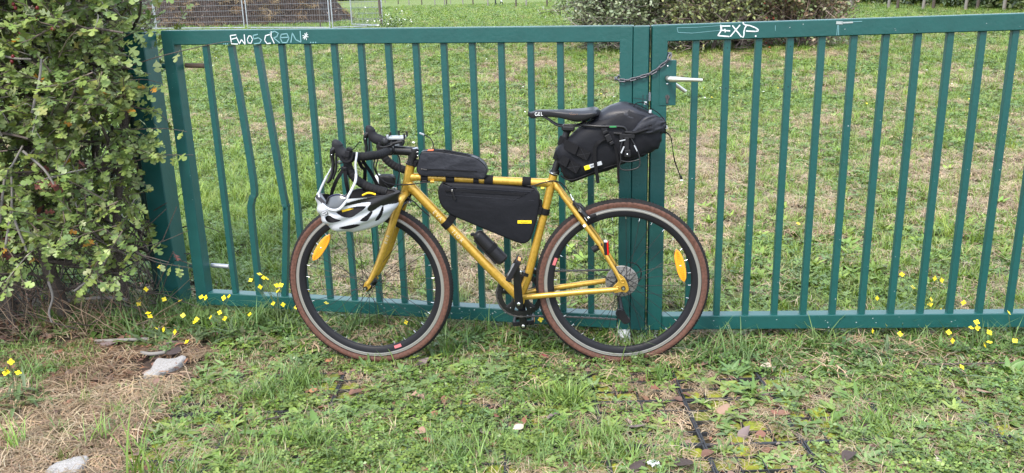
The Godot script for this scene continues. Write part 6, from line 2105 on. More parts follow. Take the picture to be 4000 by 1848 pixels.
	hedge("tree_belt", "dark belt of trees closing the far end of the meadow", V(-190.0, 0, -318.0), V(60.0, 0, -318.0), 12.0, 8.0, [Color(0.030, 0.050, 0.025), Color(0.05, 0.08, 0.03)], 14000, 9.0)
	walkers()

# two people far off, one continuous surface each
func figure(coat_len: float, stride: float, face: float) -> Array:
	var b = B.new()
	var c = B.new()
	var hh = B.new()
	for s in [-1, 1]:
		b.tube(smooth([V(s * 0.09, 0.92, 0), V(s * 0.10, 0.72, s * stride * 0.4), V(s * 0.10, 0.48, s * stride * 0.75), V(s * 0.10, 0.28, s * stride * 0.9 - 0.04), V(s * 0.10, 0.06, s * stride)], 3, false), [0.095, 0.09, 0.085, 0.08, 0.075, 0.065, 0.06, 0.062, 0.058, 0.05, 0.045, 0.04, 0.038], 10)
		b.tube([V(s * 0.10, 0.04, s * stride - 0.06), V(s * 0.10, 0.035, s * stride + 0.16)], [0.045, 0.035], 8)
		c.tube(smooth([V(s * 0.17, 1.40, 0), V(s * 0.23, 1.25, -s * stride * 0.2), V(s * 0.25, 1.08, -s * stride * 0.35), V(s * 0.24, 0.86, -s * stride * 0.4 + 0.08)], 3, false), [0.065, 0.06, 0.055, 0.052, 0.05, 0.046, 0.043, 0.04, 0.036, 0.034], 8)
	c.tube([V(0, coat_len, 0), V(0, 0.98, 0), V(0, 1.15, 0), V(0, 1.32, 0), V(0, 1.43, 0), V(0, 1.47, 0)], [0.18, 0.165, 0.17, 0.19, 0.15, 0.07], 14, true, 0.65, Vector3.RIGHT)
	hh.tube([V(0, 1.45, 0), V(0, 1.52, 0.01), V(0, 1.56, 0.02), V(0, 1.62, 0.03), V(0, 1.69, 0.02), V(0, 1.74, 0), V(0, 1.76, 0)], [0.05, 0.052, 0.075, 0.09, 0.092, 0.06, 0.01], 12, true, 1.15, Vector3.RIGHT)
	hh.tube([V(0, 1.62, 0.10), V(0, 1.60, 0.135)], [0.02, 0.012], 6)
	var hair = B.new()
	hair.tube([V(0, 1.60, -0.04), V(0, 1.68, -0.02), V(0, 1.75, -0.01), V(0, 1.785, 0.0)], [0.085, 0.098, 0.075, 0.01], 12)
	return [b, c, hh, hair]

func walkers() -> void:
	for q in [["person in dark navy clothes walking on the far meadow", V(-1.75, 0, -158.0), M.navy_cloth, M.navy_cloth, 0.62, 0.10], ["person in white top and black trousers walking on the far meadow", V(-0.70, 0, -156.6), M.navy_cloth, M.white_cloth, 0.86, 0.30]]:
		var p: Vector3 = q[1]
		p.y = H(p.x, p.z)
		var g = thing("person", q[0], "person", p, 1.35)
		g.scale = Vector3.ONE * 1.0
		var f = figure(q[4], q[5], 0.0)
		obj("trousers", f[0], q[2], g)
		obj("top", f[1], q[3], g)
		obj("head", f[2], M.skin, g)
		obj("hair", f[3], M.hair_dark, g)

# ---------------------------------------------------------------- hawthorn, chain-link fence
func hawthorn_leaf(v: int) -> ArrayMesh:
	var b = B.new()
	var L = 1.0
	# midrib along x, three to five rounded lobes
	var edge = [Vector2(0.0, 0.02), Vector2(0.16, 0.05), Vector2(0.22, 0.30), Vector2(0.36, 0.40), Vector2(0.40, 0.10), Vector2(0.50, 0.10), Vector2(0.64, 0.38), Vector2(0.78, 0.34), Vector2(0.76, 0.11), Vector2(0.88, 0.18), Vector2(1.0, 0.06)]
	if v == 1: edge = [Vector2(0.0, 0.02), Vector2(0.2, 0.06), Vector2(0.34, 0.34), Vector2(0.50, 0.46), Vector2(0.50, 0.10), Vector2(0.66, 0.20), Vector2(0.84, 0.26), Vector2(1.0, 0.08)]
	if v == 2: edge = [Vector2(0.0, 0.02), Vector2(0.14, 0.08), Vector2(0.30, 0.27), Vector2(0.48, 0.34), Vector2(0.54, 0.09), Vector2(0.70, 0.30), Vector2(0.86, 0.22), Vector2(1.0, 0.05)]
	for s in [1, -1]:
		var mids = []
		var outs = []
		for e in edge:
			var y = -0.16 * e.x * e.x
			mids.append(b.add(V(e.x, y, 0)))
			outs.append(b.add(V(minf(e.x + 0.05, 1.0), y + e.y * (0.32 - 0.12 * v) - 0.25 * e.y * e.y, e.y * s)))
		for i in edge.size() - 1:
			if s > 0: b.quad(mids[i], outs[i], outs[i + 1], mids[i + 1])
			else: b.quad(mids[i], mids[i + 1], outs[i + 1], outs[i])
	b.tube([V(-0.35, 0.06, 0), V(0, 0, 0)], 0.012, 3, false)
	return b.mesh()

func hawthorn() -> void:
	var b: B
	# chain-link fence and its thin post beside the gate post
	var cf = thing("chain_link_fence", "dark green chain-link fence with a thin round post, grown through by the hawthorn", "fence", V(-1.80, 0, -4.15))
	b = B.new(); b.tube([V(-0.012, -0.1, 0.0), V(-0.012, 1.28, 0.0)], 0.017, 12)
	obj("post", b, M.fence_green, cf)
	for y in [0.30, 0.62, 1.02]:
		b = B.new(); b.tube([V(-0.012, y, 0.002), V(0.075, y + 0.004, 0.02)], 0.009, 8)
		obj("bracket", b, M.fence_green, cf)
	b = B.new()
	var S = 0.055
	for i in range(-4, 26):
		for dirn in [1, -1]:
			var path = []
			for k in 29:
				var y = 0.02 + k * S * 0.9
				var x = -i * S - (dirn * (y / 0.9 - 0.6)) * 0.5 * 1.0
				if x > 0.0 or x < -1.35 or y > 1.32: 
					if path.size() > 1: b.tube(path, 0.0019, 4, false)
					path = []
					continue
				path.append(V(x, y, 0.004 * (1 if k % 2 else -1) * dirn))
			if path.size() > 1: b.tube(path, 0.0019, 4, false)
	var wm = obj("wire_mesh", b, M.fence_green, cf)
	wm.set_meta("kind", "stuff")
	b = B.new()
	for y in [0.05, 0.68, 1.30]: b.tube([V(0, y, 0.006), V(-1.4, y, 0.006)], 0.0022, 5)
	obj("tension_wire", b, M.fence_green, cf)
	# hawthorn
	var g = thing("hawthorn_bush", "large hawthorn bush with lobed green leaves and some red berries, left of the gate post", "bush", V(-2.15, 0, -4.05))
	var o = g.position
	var lm = [hawthorn_leaf(0), hawthorn_leaf(1), hawthorn_leaf(2)]
	var spots = []
	var stems = [[-2.62, -4.25, -2.55, 2.4], [-2.32, -4.1, -2.2, 2.3], [-2.02, -4.2, -1.98, 2.2], [-1.93, -4.0, -1.80, 1.7], [-2.18, -3.95, -2.05, 1.9], [-2.45, -3.95, -2.5, 2.0], [-1.86, -4.25, -1.82, 1.5], [-2.8, -4.1, -2.9, 2.3]]
	for s in stems:
		b = B.new()
		var p0 = V(s[0], -0.06, s[1])
		var p3 = V(s[2], s[3], s[1] + W(-0.15, 0.2))
		var r = W(0.022, 0.036)
		var path = smooth([p0 - o, p0.lerp(p3, 0.3) + V(W(-0.06, 0.06), 0, W(-0.05, 0.05)) - o, p0.lerp(p3, 0.65) + V(W(-0.08, 0.08), 0, W(-0.05, 0.05)) - o, p3 - o], 5, false)
		var rad = []
		for i in path.size(): rad.append(r * (1.0 - 0.7 * i / path.size()))
		b.tube(path, rad, 9)
		obj("stem", b, M.hawthorn_bark, g)
	# boughs growing out of the stems, twigs off the boughs
	var bough = B.new()
	var twig = B.new()
	twig.tinted = true
	var edge_x = func(y: float) -> float:       # how far the bush reaches towards the gate post
		var e = -1.66
		if y > 1.30: e = -1.52
		elif y > 1.15: e = -1.60
		elif y > 0.85: e = -1.66
		elif y > 0.55: e = -1.74
		else: e = -1.72
		return e
	var kk = 0
	while kk < 2500:
		var y = 0.30 + 1.75 * pow(W(0, 1), 0.9)
		var x = W(-3.0, -1.70)
		var z = W(-4.40, -3.62)
		# thin patch where the wire fence shows
		if x > -1.98 and y < 1.02 and y > 0.70 and W(0, 1) < 0.75: continue
		if x > -2.02 and y > 0.4 and y < 0.75 and W(0, 1) < 0.35: continue
		if y < 0.46 and W(0, 1) < 0.55: continue
		if W(0, 1) > 0.5 + 0.9 * N2.get_noise_3d(x * 1.2, y * 1.2, z * 1.2) + 0.25: continue
		kk += 1
		var d = V(W(-0.8, 0.9), W(-0.5, 0.8), W(-0.2, 1.0)).normalized()
		var L = W(0.10, 0.28)
		var p = V(x, y, z)
		var e = p + d * L + V(0, -0.03, 0)
		if e.x > edge_x.call(e.y) + (W(-0.02, 0.03) if W(0, 1) < 0.8 else W(0.0, 0.10)): continue
		var mid = (p + e) / 2 + V(W(-0.02, 0.02), W(-0.02, 0.02), W(-0.02, 0.02))
		var f = W(0.5, 1.3)
		twig.tint = Color(0.15 * f, 0.115 * f, 0.095 * f) if W(0, 1) < 0.75 else Color(0.27 * f, 0.245 * f, 0.22 * f)
		twig.tube([p - o, mid - o, e - o], [0.0034, 0.0026, 0.0014], 4, false)
		var n = int(L / 0.021)
		for i in n:
			var q = (i + W(0.2, 0.9)) / n
			var at = p.lerp(mid, q * 2) if q < 0.5 else mid.lerp(e, q * 2 - 1)
			spots.append([at, d])
	for k in 150:
		var s = stems[R.randi_range(0, stems.size() - 1)]
		var t = W(0.08, 0.95)
		var p = V(lerpf(s[0], s[2], t), s[3] * t, s[1])
		var d = V(W(-0.7, 0.8), W(-0.1, 0.6), W(-0.2, 0.9)).normalized()
		var e = p + d * W(0.3, 0.7)
		if e.x > edge_x.call(e.y) - 0.02: continue
		bough.tube(smooth([p - o, (p + e) / 2 + V(W(-0.04, 0.04), W(-0.04, 0.04), W(-0.04, 0.04)) - o, e - o], 3, false), [0.010, 0.009, 0.008, 0.007, 0.006, 0.005, 0.004], 6, false)
	var stalks = B.new()
	stalks.tinted = true
	for k in 260:                # dry upright stalks and grass at the foot
		var p = V(W(-2.7, -1.70), -0.01, W(-4.2, -3.66))
		var f = W(0.5, 1.3)
		stalks.tint = Color(0.30 * f, 0.215 * f, 0.145 * f) if W(0, 1) < 0.7 else Color(0.15 * f, 0.075 * f, 0.05 * f)
		var e = p + V(W(-0.26, 0.26), W(0.03, 0.32), W(-0.1, 0.2))
		stalks.tube([p - o, (p + e) / 2 + V(W(-0.03, 0.03), W(0, 0.03), 0) - o, e - o], [0.0022, 0.0018, 0.0009], 3, false)
	obj("dry_stalks", stalks, M.straw, g).set_meta("kind", "stuff")
	for k in 260:                # tangle of bare dead twigs at the foot
		var p = V(W(-2.9, -1.72), W(0.02, 0.45), W(-4.3, -3.75))
		var e = p + V(W(-0.3, 0.3), W(-0.1, 0.3), W(-0.1, 0.2))
		bough.tube([p - o, (p + e) / 2 + V(W(-0.04, 0.04), W(-0.04, 0.04), 0) - o, e - o], [0.004, 0.003, 0.0018], 4, false)
	for k in 55:                 # loose sprigs reaching over the gate post
		var p = V(W(-1.85, -1.68), W(0.62, 1.42), W(-3.98, -3.80))
		if p.y < 0.8 and W(0, 1) < 0.6: continue
		var d = V(W(0.2, 1.0), W(-0.5, 0.4), W(0.0, 0.5)).normalized()
		var e = p + d * W(0.07, 0.17)
		twig.tint = Color(0.10, 0.075, 0.06)
		twig.tube([p - o, e - o], [0.0026, 0.0013], 4, false)
		for i in 5: spots.append([p.lerp(e, W(0.2, 1.0)), d])
	obj("boughs", bough, M.hawthorn_bark, g).set_meta("kind", "stuff")
	obj("twigs", twig, M.twig_bark, g).set_meta("kind", "stuff")
	# single shoots that can be followed in the photograph
	var shoots = [[V(-2.223, 0.585, -3.62), V(-2.165, 0.783, -3.62), V(-2.124, 0.835, -3.62), V(-2.064, 0.918, -3.62)], [V(-2.068, 0.896, -3.62), V(-1.993, 0.816, -3.62), V(-1.961, 0.748, -3.62)], [V(-2.210, 0.475, -3.60), V(-2.146, 0.668, -3.60), V(-2.125, 0.791, -3.60)], [V(-2.118, 0.460, -3.60), V(-2.144, 0.588, -3.60), V(-2.146, 0.668, -3.60)], [V(-1.988, 1.059, -3.60), V(-1.930, 1.205, -3.60), V(-1.912, 1.277, -3.60)], [V(-2.088, 1.296, -3.62), V(-2.027, 1.281, -3.62), V(-1.964, 1.277, -3.62)], [V(-2.107, 0.284, -3.70), V(-2.100, 0.210, -3.70), V(-2.129, 0.139, -3.70), V(-2.125, 0.089, -3.70)], [V(-2.024, 0.218, -3.75), V(-1.944, 0.275, -3.75), V(-1.889, 0.323, -3.75), V(-1.845, 0.383, -3.75)],
		[V(-1.75, 1.20, -3.90), V(-1.613, 1.236, -3.86), V(-1.518, 1.261, -3.86), V(-1.355, 1.294, -3.86), V(-1.237, 1.313, -3.86), V(-1.199, 1.309, -3.86)], [V(-1.85, 0.85, -3.9), V(-1.765, 0.838, -3.86), V(-1.662, 0.827, -3.86), V(-1.547, 0.820, -3.86), V(-1.436, 0.817, -3.86)], [V(-1.80, 0.94, -3.9), V(-1.669, 0.941, -3.86), V(-1.611, 0.942, -3.86), V(-1.530, 0.939, -3.86), V(-1.452, 0.923, -3.86)], [V(-1.86, 0.36, -3.9), V(-1.721, 0.391, -3.86), V(-1.627, 0.415, -3.86), V(-1.506, 0.463, -3.86)], [V(-1.80, 0.36, -3.9), V(-1.682, 0.316, -3.86), V(-1.599, 0.296, -3.86), V(-1.514, 0.280, -3.86)],
		[V(-1.80, 1.12, -3.85), V(-1.70, 1.155, -3.80), V(-1.60, 1.165, -3.82), V(-1.535, 1.14, -3.86)], [V(-1.78, 1.32, -3.82), V(-1.68, 1.335, -3.80), V(-1.60, 1.37, -3.82), V(-1.545, 1.385, -3.86)], [V(-1.74, 1.06, -3.86), V(-1.65, 1.04, -3.84), V(-1.57, 1.02, -3.85), V(-1.53, 0.97, -3.86)], [V(-1.72, 1.24, -3.80), V(-1.64, 1.215, -3.80), V(-1.57, 1.185, -3.83)]]
	for i in shoots.size():
		b = B.new()
		var path = smooth(shoots[i].map(func(q): return q - o), 4, false)
		var r0 = 0.0060 if i < 8 else 0.0030
		var rad = []
		for k in path.size(): rad.append(r0 * (1.0 - (0.35 if i < 8 else 0.6) * k / path.size()))
		b.tube(path, rad, 6)
		obj("shoot", b, M.grey_bark if i < 8 else M.hawthorn_bark, g)
		if i >= 8 and i != 11:
			var sp = shoots[i]
			for k in range(1, sp.size()):
				for m in (2 if i != 8 else 1):
					if i == 8 and k > 3: continue
					spots.append([sp[k - 1].lerp(sp[k], W(0.1, 1.0)), V(W(-0.3, 0.6), W(-0.9, 0.5), W(0.1, 0.5)).normalized()])
	var tones = [Color(0.170, 0.235, 0.058), Color(0.130, 0.195, 0.055), Color(0.205, 0.265, 0.062), Color(0.215, 0.260, 0.11), Color(0.21, 0.22, 0.055), Color(0.42, 0.19, 0.02)]
	var leafm = []
	for i in tones.size():
		var m = mat("hawthorn_leaf_%d" % i, tones[i].r, tones[i].g, tones[i].b, 0.45)
		m.backlight_enabled = true
		m.backlight = Color(0.5, 0.5, 0.35)
		leafm.append(m)
	# of all leaves, the ones nearest the viewer become single parts
	var list = []
	for s in spots:
		var d: Vector3 = (s[1] + V(W(-0.8, 0.8), W(-0.9, 0.6), W(-0.5, 0.8))).normalized()
		var up = (V(W(-0.45, 0.45), 0.75, W(0.0, 0.9))).normalized()
		var zz = d.cross(up).normalized()
		var bs = Basis(d, zz.cross(d).normalized(), zz) * Basis.from_scale(Vector3.ONE * W(0.034, 0.056))
		var p: Vector3 = s[0] + d * 0.008
		var seen = p.x > -2.36 and p.y < 1.52 and p.y > 0.1
		list.append([p.z + (0.0 if seen else -5.0) + (0.4 if p.x > -1.72 else 0.0), bs, p - o])
	list.sort_custom(func(q, r): return q[0] > r[0])
	var rows = [PackedFloat32Array(), PackedFloat32Array(), PackedFloat32Array()]
	for i in list.size():
		var r = W(0, 1)
		var k = 0 if r < 0.34 else (1 if r < 0.58 else (2 if r < 0.80 else (3 if r < 0.95 else (4 if r < 0.997 else 5))))
		if i < 290: obj("leaf", lm[i % 3], leafm[k], g, Transform3D(list[i][1], list[i][2]))
		else: push(rows[i % 3], list[i][1], list[i][2], tone(tones[k], tones[k], 0))
	for k in 3: scatter("foliage", lm[k], M.leaf_green, rows[k], g)
	for p in [V(-1.990, 1.482, -3.62), V(-1.902, 1.480, -3.62), V(-1.988, 1.381, -3.62), V(-1.854, 1.395, -3.62), V(-2.036, 1.290, -3.62), V(-2.045, 1.269, -3.62), V(-1.996, 1.497, -3.62), V(-1.915, 1.435, -3.62)]:
		b = B.new(); b.lathe([Vector2(0.0002, -0.008), Vector2(0.005, -0.006), Vector2(0.0075, 0), Vector2(0.0055, 0.006), Vector2(0.002, 0.008)], 10, Transform3D(Basis(Vector3.RIGHT, 1.4), p - o))
		obj("berry", b, M.berry, g)
	var deadm = mat("dead_leaf", 0.12, 0.035, 0.024, 0.7)
	for p in [V(-2.027, 0.834, -3.65), V(-2.010, 0.777, -3.65), V(-1.997, 0.726, -3.65), V(-2.225, 0.543, -3.65), V(-2.257, 0.438, -3.65), V(-2.205, 0.681, -3.65), V(-2.043, 0.618, -3.65), V(-1.863, 0.829, -3.65), V(-1.586, 0.338, -3.84)]:
		for k in (3 if p.x < -1.7 else 1): obj("dead_leaf", lm[k], deadm, g, Transform3D(Basis.from_euler(V(W(-1, 1), W(0, TAU), W(-1.2, 0.2))) * Basis.from_scale(Vector3.ONE * W(0.04, 0.055)), p - o + V(W(-0.015, 0.015), W(-0.03, 0.03), W(-0.01, 0.01))))
	for p in [V(-1.906, 1.005, -3.66), V(-1.569, 1.131, -3.80), V(-1.961, 1.206, -3.66), V(-1.866, 0.464, -3.66), V(-2.114, 0.406, -3.66), V(-1.953, 0.526, -3.66)]:
		for k in 2: obj("leaf", lm[k], leafm[5], g, Transform3D(Basis.from_euler(V(W(0.6, 1.2), W(0, TAU), W(-0.6, 0.6))) * Basis.from_scale(Vector3.ONE * 0.04), p - o + V(W(-0.012, 0.012), W(-0.012, 0.012), 0)))

# ---------------------------------------------------------------- single weeds
func flower(b: B, p: Vector3, s: float) -> void:
	var f = Basis.from_euler(V(W(0.1, 1.3), W(-0.8, 0.8), W(-0.7, 0.7)))
	for k in 4:
		var a = TAU * k / 4 + W(-0.1, 0.1)
		var d = f * V(cos(a), 0.15, sin(a))
		var t = f * V(-sin(a), 0, cos(a))
		var c = p
		b.face([c, c + d * s * 0.55 - t * s * 0.48, c + d * s * 1.02 - t * s * 0.25, c + d * s * 1.02 + t * s * 0.25, c + d * s * 0.55 + t * s * 0.48], f.y)

func weeds() -> void:
	var b: B
	var petal = mat("yellow_petal", 0.80, 0.62, 0.008, 0.5)
	petal.backlight_enabled = true
	petal.backlight = Color(0.4, 0.4, 0.1)
	var stemm = mat("weed_stem", 0.085, 0.12, 0.045, 0.6)
	var leafm = mat("rocket_leaf", 0.075, 0.115, 0.048, 0.5)
	leafm.backlight_enabled = true
	leafm.backlight = Color(0.5, 0.5, 0.4)
	var sets = [
		[V(-1.10, 0, -3.74), "tallest yellow-flowered weed, before the kinked gate bars", [V(-1.155, 0.284, -3.72), V(-1.198, 0.257, -3.72), V(-1.138, 0.267, -3.72), V(-1.124, 0.262, -3.72), V(-1.159, 0.223, -3.72), V(-1.083, 0.227, -3.72), V(-1.063, 0.229, -3.72), V(-1.079, 0.201, -3.72)]],
		[V(-1.03, 0, -3.70), "yellow-flowered weed touching the left of the front tyre", [V(-1.107, 0.141, -3.72), V(-1.063, 0.134, -3.72), V(-1.002, 0.12, -3.72), V(-0.922, 0.229, -3.62), V(-0.824, 0.197, -3.55)]],
		[V(-1.37, 0, -3.72), "yellow-flowered weed before the lower left corner of the gate", [V(-1.33, 0.175, -3.72), V(-1.305, 0.182, -3.72), V(-1.433, 0.182, -3.72), V(-1.413, 0.179, -3.72)]],
		[V(-1.66, 0, -3.86), "spindly yellow-flowered weed in front of the green gate post", [V(-1.585, 0.121, -3.85), V(-1.66, 0.131, -3.85), V(-1.658, 0.291, -3.85)]],
		[V(-1.78, 0, -3.86), "yellow-flowered weed under the hawthorn beside the thin fence post", [V(-1.74, 0.183, -3.85), V(-1.776, 0.136, -3.85), V(-1.783, 0.111, -3.85)]],
		[V(-1.61, 0, -3.62), "low yellow-flowered weed left of the dark fallen leaf by the post", [V(-1.633, 0.155, -3.6), V(-1.627, 0.14, -3.6), V(-1.608, 0.082, -3.6), V(-1.574, 0.076, -3.6), V(-1.525, 0.062, -3.6)]],
		[V(-1.43, 0, -3.62), "yellow-flowered weed right above the white stone", [V(-1.459, 0.033, -3.55), V(-1.479, 0.14, -3.6), V(-1.42, 0.12, -3.6), V(-1.431, 0.107, -3.6)]],
		[V(-1.27, 0, -3.64), "yellow-flowered weed with grey-green leaves before the left bottom rail", [V(-1.314, 0.149, -3.6), V(-1.294, 0.119, -3.6), V(-1.357, 0.127, -3.6), V(-1.181, 0.136, -3.6)]],
		[V(1.88, 0, -3.64), "yellow-flowered weed behind the right gate leaf", [V(1.748, 0.219, -3.65), V(1.9, 0.196, -3.65), V(1.931, 0.186, -3.65), V(1.892, 0.096, -3.65), V(1.892, 0.071, -3.65), V(1.943, 0.04, -3.65), V(2.043, 0.075, -3.65)]],
		[V(1.76, 0, -3.66), "small yellow-flowered weed behind the right bottom rail, left of the taller one", [V(1.802, 0.157, -3.65), V(1.646, 0.109, -3.65), V(1.814, 0.072, -3.65)]],
		[V(1.52, 0, -3.24), "thin yellow-flowered weed in front of the right bottom rail", [V(1.5, 0.153, -3.22), V(1.446, 0.13, -3.22), V(1.559, 0.114, -3.22)]],
		[V(1.87, 0, -3.24), "bushy yellow-flowered weed with a flower cluster before the right bottom rail", [V(1.864, 0.156, -3.22), V(1.845, 0.132, -3.22), V(1.87, 0.131, -3.22), V(1.921, 0.109, -3.22), V(1.756, 0.115, -3.22), V(1.775, 0.078, -3.22), V(1.927, 0.066, -3.22), V(1.909, 0.054, -3.22)]],
		[V(2.02, 0, -3.22), "yellow-flowered weed at the right edge of the picture", [V(1.989, 0.193, -3.22), V(2.03, 0.07, -3.22)]],
		[V(1.72, 0, -3.06), "lone yellow flower on a bent stalk over the paving at right", [V(1.702, 0.064, -3.0)]],
		[V(-1.93, 0, -3.03), "yellow-flowered weed with big blooms at the lower left edge", [V(-1.931, 0.167, -3.0), V(-1.93, 0.153, -3.0), V(-1.905, 0.197, -3.0), V(-1.886, 0.151, -3.0)]],
		[V(0.12, 0, -3.46), "yellow-flowered weed behind the far crank of the bicycle", [V(0.112, 0.143, -3.42)]],
		[V(-0.47, 0, -3.50), "yellow-flowered weed seen through the front wheel", [V(-0.467, 0.135, -3.45)]]]
	for s in sets:
		var o: Vector3 = s[0]
		o.y = GY(o.x, o.z)
		var g = thing("yellow_flower_weed", s[1], "flower", o, 0.0, "yellow flowering weeds along the gate")
		var st = B.new()
		for f in s[2]:
			var p: Vector3 = f - o
			st.tube(smooth([V(W(-0.02, 0.02), -0.01, W(-0.02, 0.02)), V(p.x * 0.3, p.y * 0.5, p.z * 0.3 + W(-0.02, 0.02)), p - V(0, 0.004, 0)], 4, false), 0.0013, 4, false)
			if W(0, 1) < 0.5: st.tube([p * 0.8, p * 0.86 + V(W(-0.04, 0.04), 0.03, W(-0.02, 0.02))], 0.0011, 4, false)
		obj("stems", st, stemm, g)
		for f in s[2]:
			b = B.new()
			flower(b, f - o, W(0.0100, 0.0128) * (1.15 if o.x < -1.85 and o.z > -3.2 else 1.0))
			obj("flower", b, petal, g)
		for i in (14 if s[2].size() > 3 else 7):
			b = B.new()
			var f = Transform3D(Basis(Vector3.UP, W(0, TAU)) * Basis(Vector3.BACK, W(0.1, 0.9)), V(W(-0.05, 0.05), W(0, 0.03), W(-0.04, 0.04)))
			leaf_shape(b, f, W(0.07, 0.14), W(0.016, 0.03), 3, 0.6, 0.2, W(0.1, 0.5), 8)
			obj("leaf", b, leafm, g)
	var kinds = [Color(0.090, 0.165, 0.030), Color(0.065, 0.125, 0.026), Color(0.095, 0.15, 0.055)]
	var mats = []
	for i in 3:
		var m = mat("weed_leaf_%d" % i, kinds[i].r, kinds[i].g, kinds[i].b, 0.42)
		m.backlight_enabled = true
		m.backlight = Color(0.5, 0.5, 0.35)
		mats.append(m)
	var ros = [[-0.709, -2.749, 0.13, 0.036, 0, 11, 0, "large dock with upright pointed leaves on the paving below the front wheel"], [-0.90, -2.741, 0.09, 0.034, 0, 7, 0, "small leafy dock left of the large dock"], [0.89, -2.941, 0.10, 0.026, 3, 10, 0, "dandelion rosette right of the rear wheel, left of its twin"], [1.013, -2.901, 0.095, 0.024, 0, 9, 2, "grey-green plantain rosette between the two dandelions on the right paving"], [1.256, -2.865, 0.10, 0.022, 2, 11, 0, "dandelion rosette farthest right on the paving"], [1.044, -3.196, 0.085, 0.026, 0, 6, 2, "grey-green upright weed at the moss patch right of the rear wheel"], [-0.611, -3.283, 0.085, 0.022, 3, 12, 1, "dandelion rosette under the front tyre"], [0.244, -2.949, 0.08, 0.012, 0, 16, 0, "spiky grass-like rosette below the crank"], [1.098, -2.718, 0.11, 0.034, 3, 9, 0, "broad dandelion in the right foreground"], [0.03, -2.90, 0.09, 0.012, 0, 12, 1, "narrow-leaved weed on the paver joint below the pedals"], [1.126, -3.545, 0.13, 0.03, 2, 12, 1, "dark bushy weed under the right bottom rail"], [0.102, -3.50, 0.12, 0.04, 2, 13, 1, "clump of round leaves under the far crank"], [-0.30, -3.55, 0.13, 0.03, 3, 13, 1, "feathery weed between the wheels under the gate"], [-1.74, -3.60, 0.09, 0.03, 0, 6, 0, "small oval-leaved seedling left of the dark fallen leaf"], [-1.95, -3.70, 0.10, 0.03, 2, 9, 1, "leafy weed under the hawthorn's bare foot"], [0.22, -3.62, 0.13, 0.045, 2, 12, 1, "broad-leaved weed seen through the lower rear wheel"], [-1.90, -2.98, 0.16, 0.03, 3, 12, 2, "large grey-green weed at the lower left edge"]]
	for q in ros:
		var o = V(q[0], GY(q[0], q[1]), q[1])
		var g = thing("leafy_weed", q[7], "weed", o, 0.0, "single leafy weeds on the paving and under the gate")
		for i in q[5]:
			b = B.new()
			var f = Transform3D(Basis(Vector3.UP, TAU * i / q[5] + W(-0.3, 0.3)) * Basis(Vector3.BACK, W(0.15, 1.0)) * Basis(Vector3.RIGHT, W(-0.4, 0.4)), V(0, W(0, 0.01), 0))
			leaf_shape(b, f, q[2] * W(0.7, 1.1), q[3] * W(0.8, 1.15), q[4], 0.55, 0.3, W(0.2, 0.6), 6 if q[4] == 0 else q[4] * 2 + 2)
			obj("leaf", b, mats[q[6]], g)
	# an upright feathery weed between the wheels in front of the bottom rail
	var o2 = V(-0.365, -0.01, -3.42)
	var g2 = thing("leafy_weed", "tall feathery mugwort between the wheels before the bottom rail", "weed", o2, 0.0, "single leafy weeds on the paving and under the gate")
	b = B.new(); b.tube([V(0, 0, 0), V(0.01, 0.1, 0), V(0.004, 0.2, 0.01)], 0.0022, 5)
	obj("stem", b, stemm, g2)
	for i in 26:
		b = B.new()
		var t = i / 26.0
		var f = Transform3D(Basis(Vector3.UP, i * 2.4) * Basis(Vector3.BACK, 0.2 + 0.9 * t), V(0.006, 0.02 + 0.175 * t, 0))
		leaf_shape(b, f, lerpf(0.075, 0.03, t), 0.028, 3, 0.7, 0.2, 0.3, 8)
		obj("leaf", b, mats[2], g2)
	# daisies in the turf
	var wh = PackedFloat32Array()
	var ye = PackedFloat32Array()
	var df = B.new()
	for k in 7: df.face([Vector3.ZERO, V(cos(TAU * k / 7) * 0.01, 0.002, sin(TAU * k / 7) * 0.01), V(cos(TAU * (k + 0.7) / 7) * 0.01, 0.002, sin(TAU * (k + 0.7) / 7) * 0.01)], Vector3.UP)
	for i in 620:
		var d = sqrt(lerpf(25.0, 900.0, W(0, 1)))
		var x = W(-d * 0.62, d * 0.62)
		var q = N1.get_noise_2d(x * 0.6 + 500, d * 0.6)
		if q < 0.02: continue
		push(wh if W(0, 1) < 0.62 else ye, Basis.from_euler(V(W(0, 0.6), 0, W(-0.3, 0.3))) * Basis.from_scale(Vector3.ONE * W(0.8, 1.5)), V(x, GY(x, -d) + W(0.05, 0.10), -d), Color(0.8, 0.79, 0.76) if wh.size() % 2 == 0 else Color(0.8, 0.8, 0.8))
	for i in range(12, ye.size(), 16):
		ye[i] = 0.80; ye[i + 1] = 0.60; ye[i + 2] = 0.02
	tag(scatter("daisies", df.mesh(), M.petal, wh), "scattered small white flowers in the meadow", "flowers")
	tag(scatter("buttercups", df.mesh(), M.petal, ye), "scattered small yellow flowers in the meadow", "flowers")

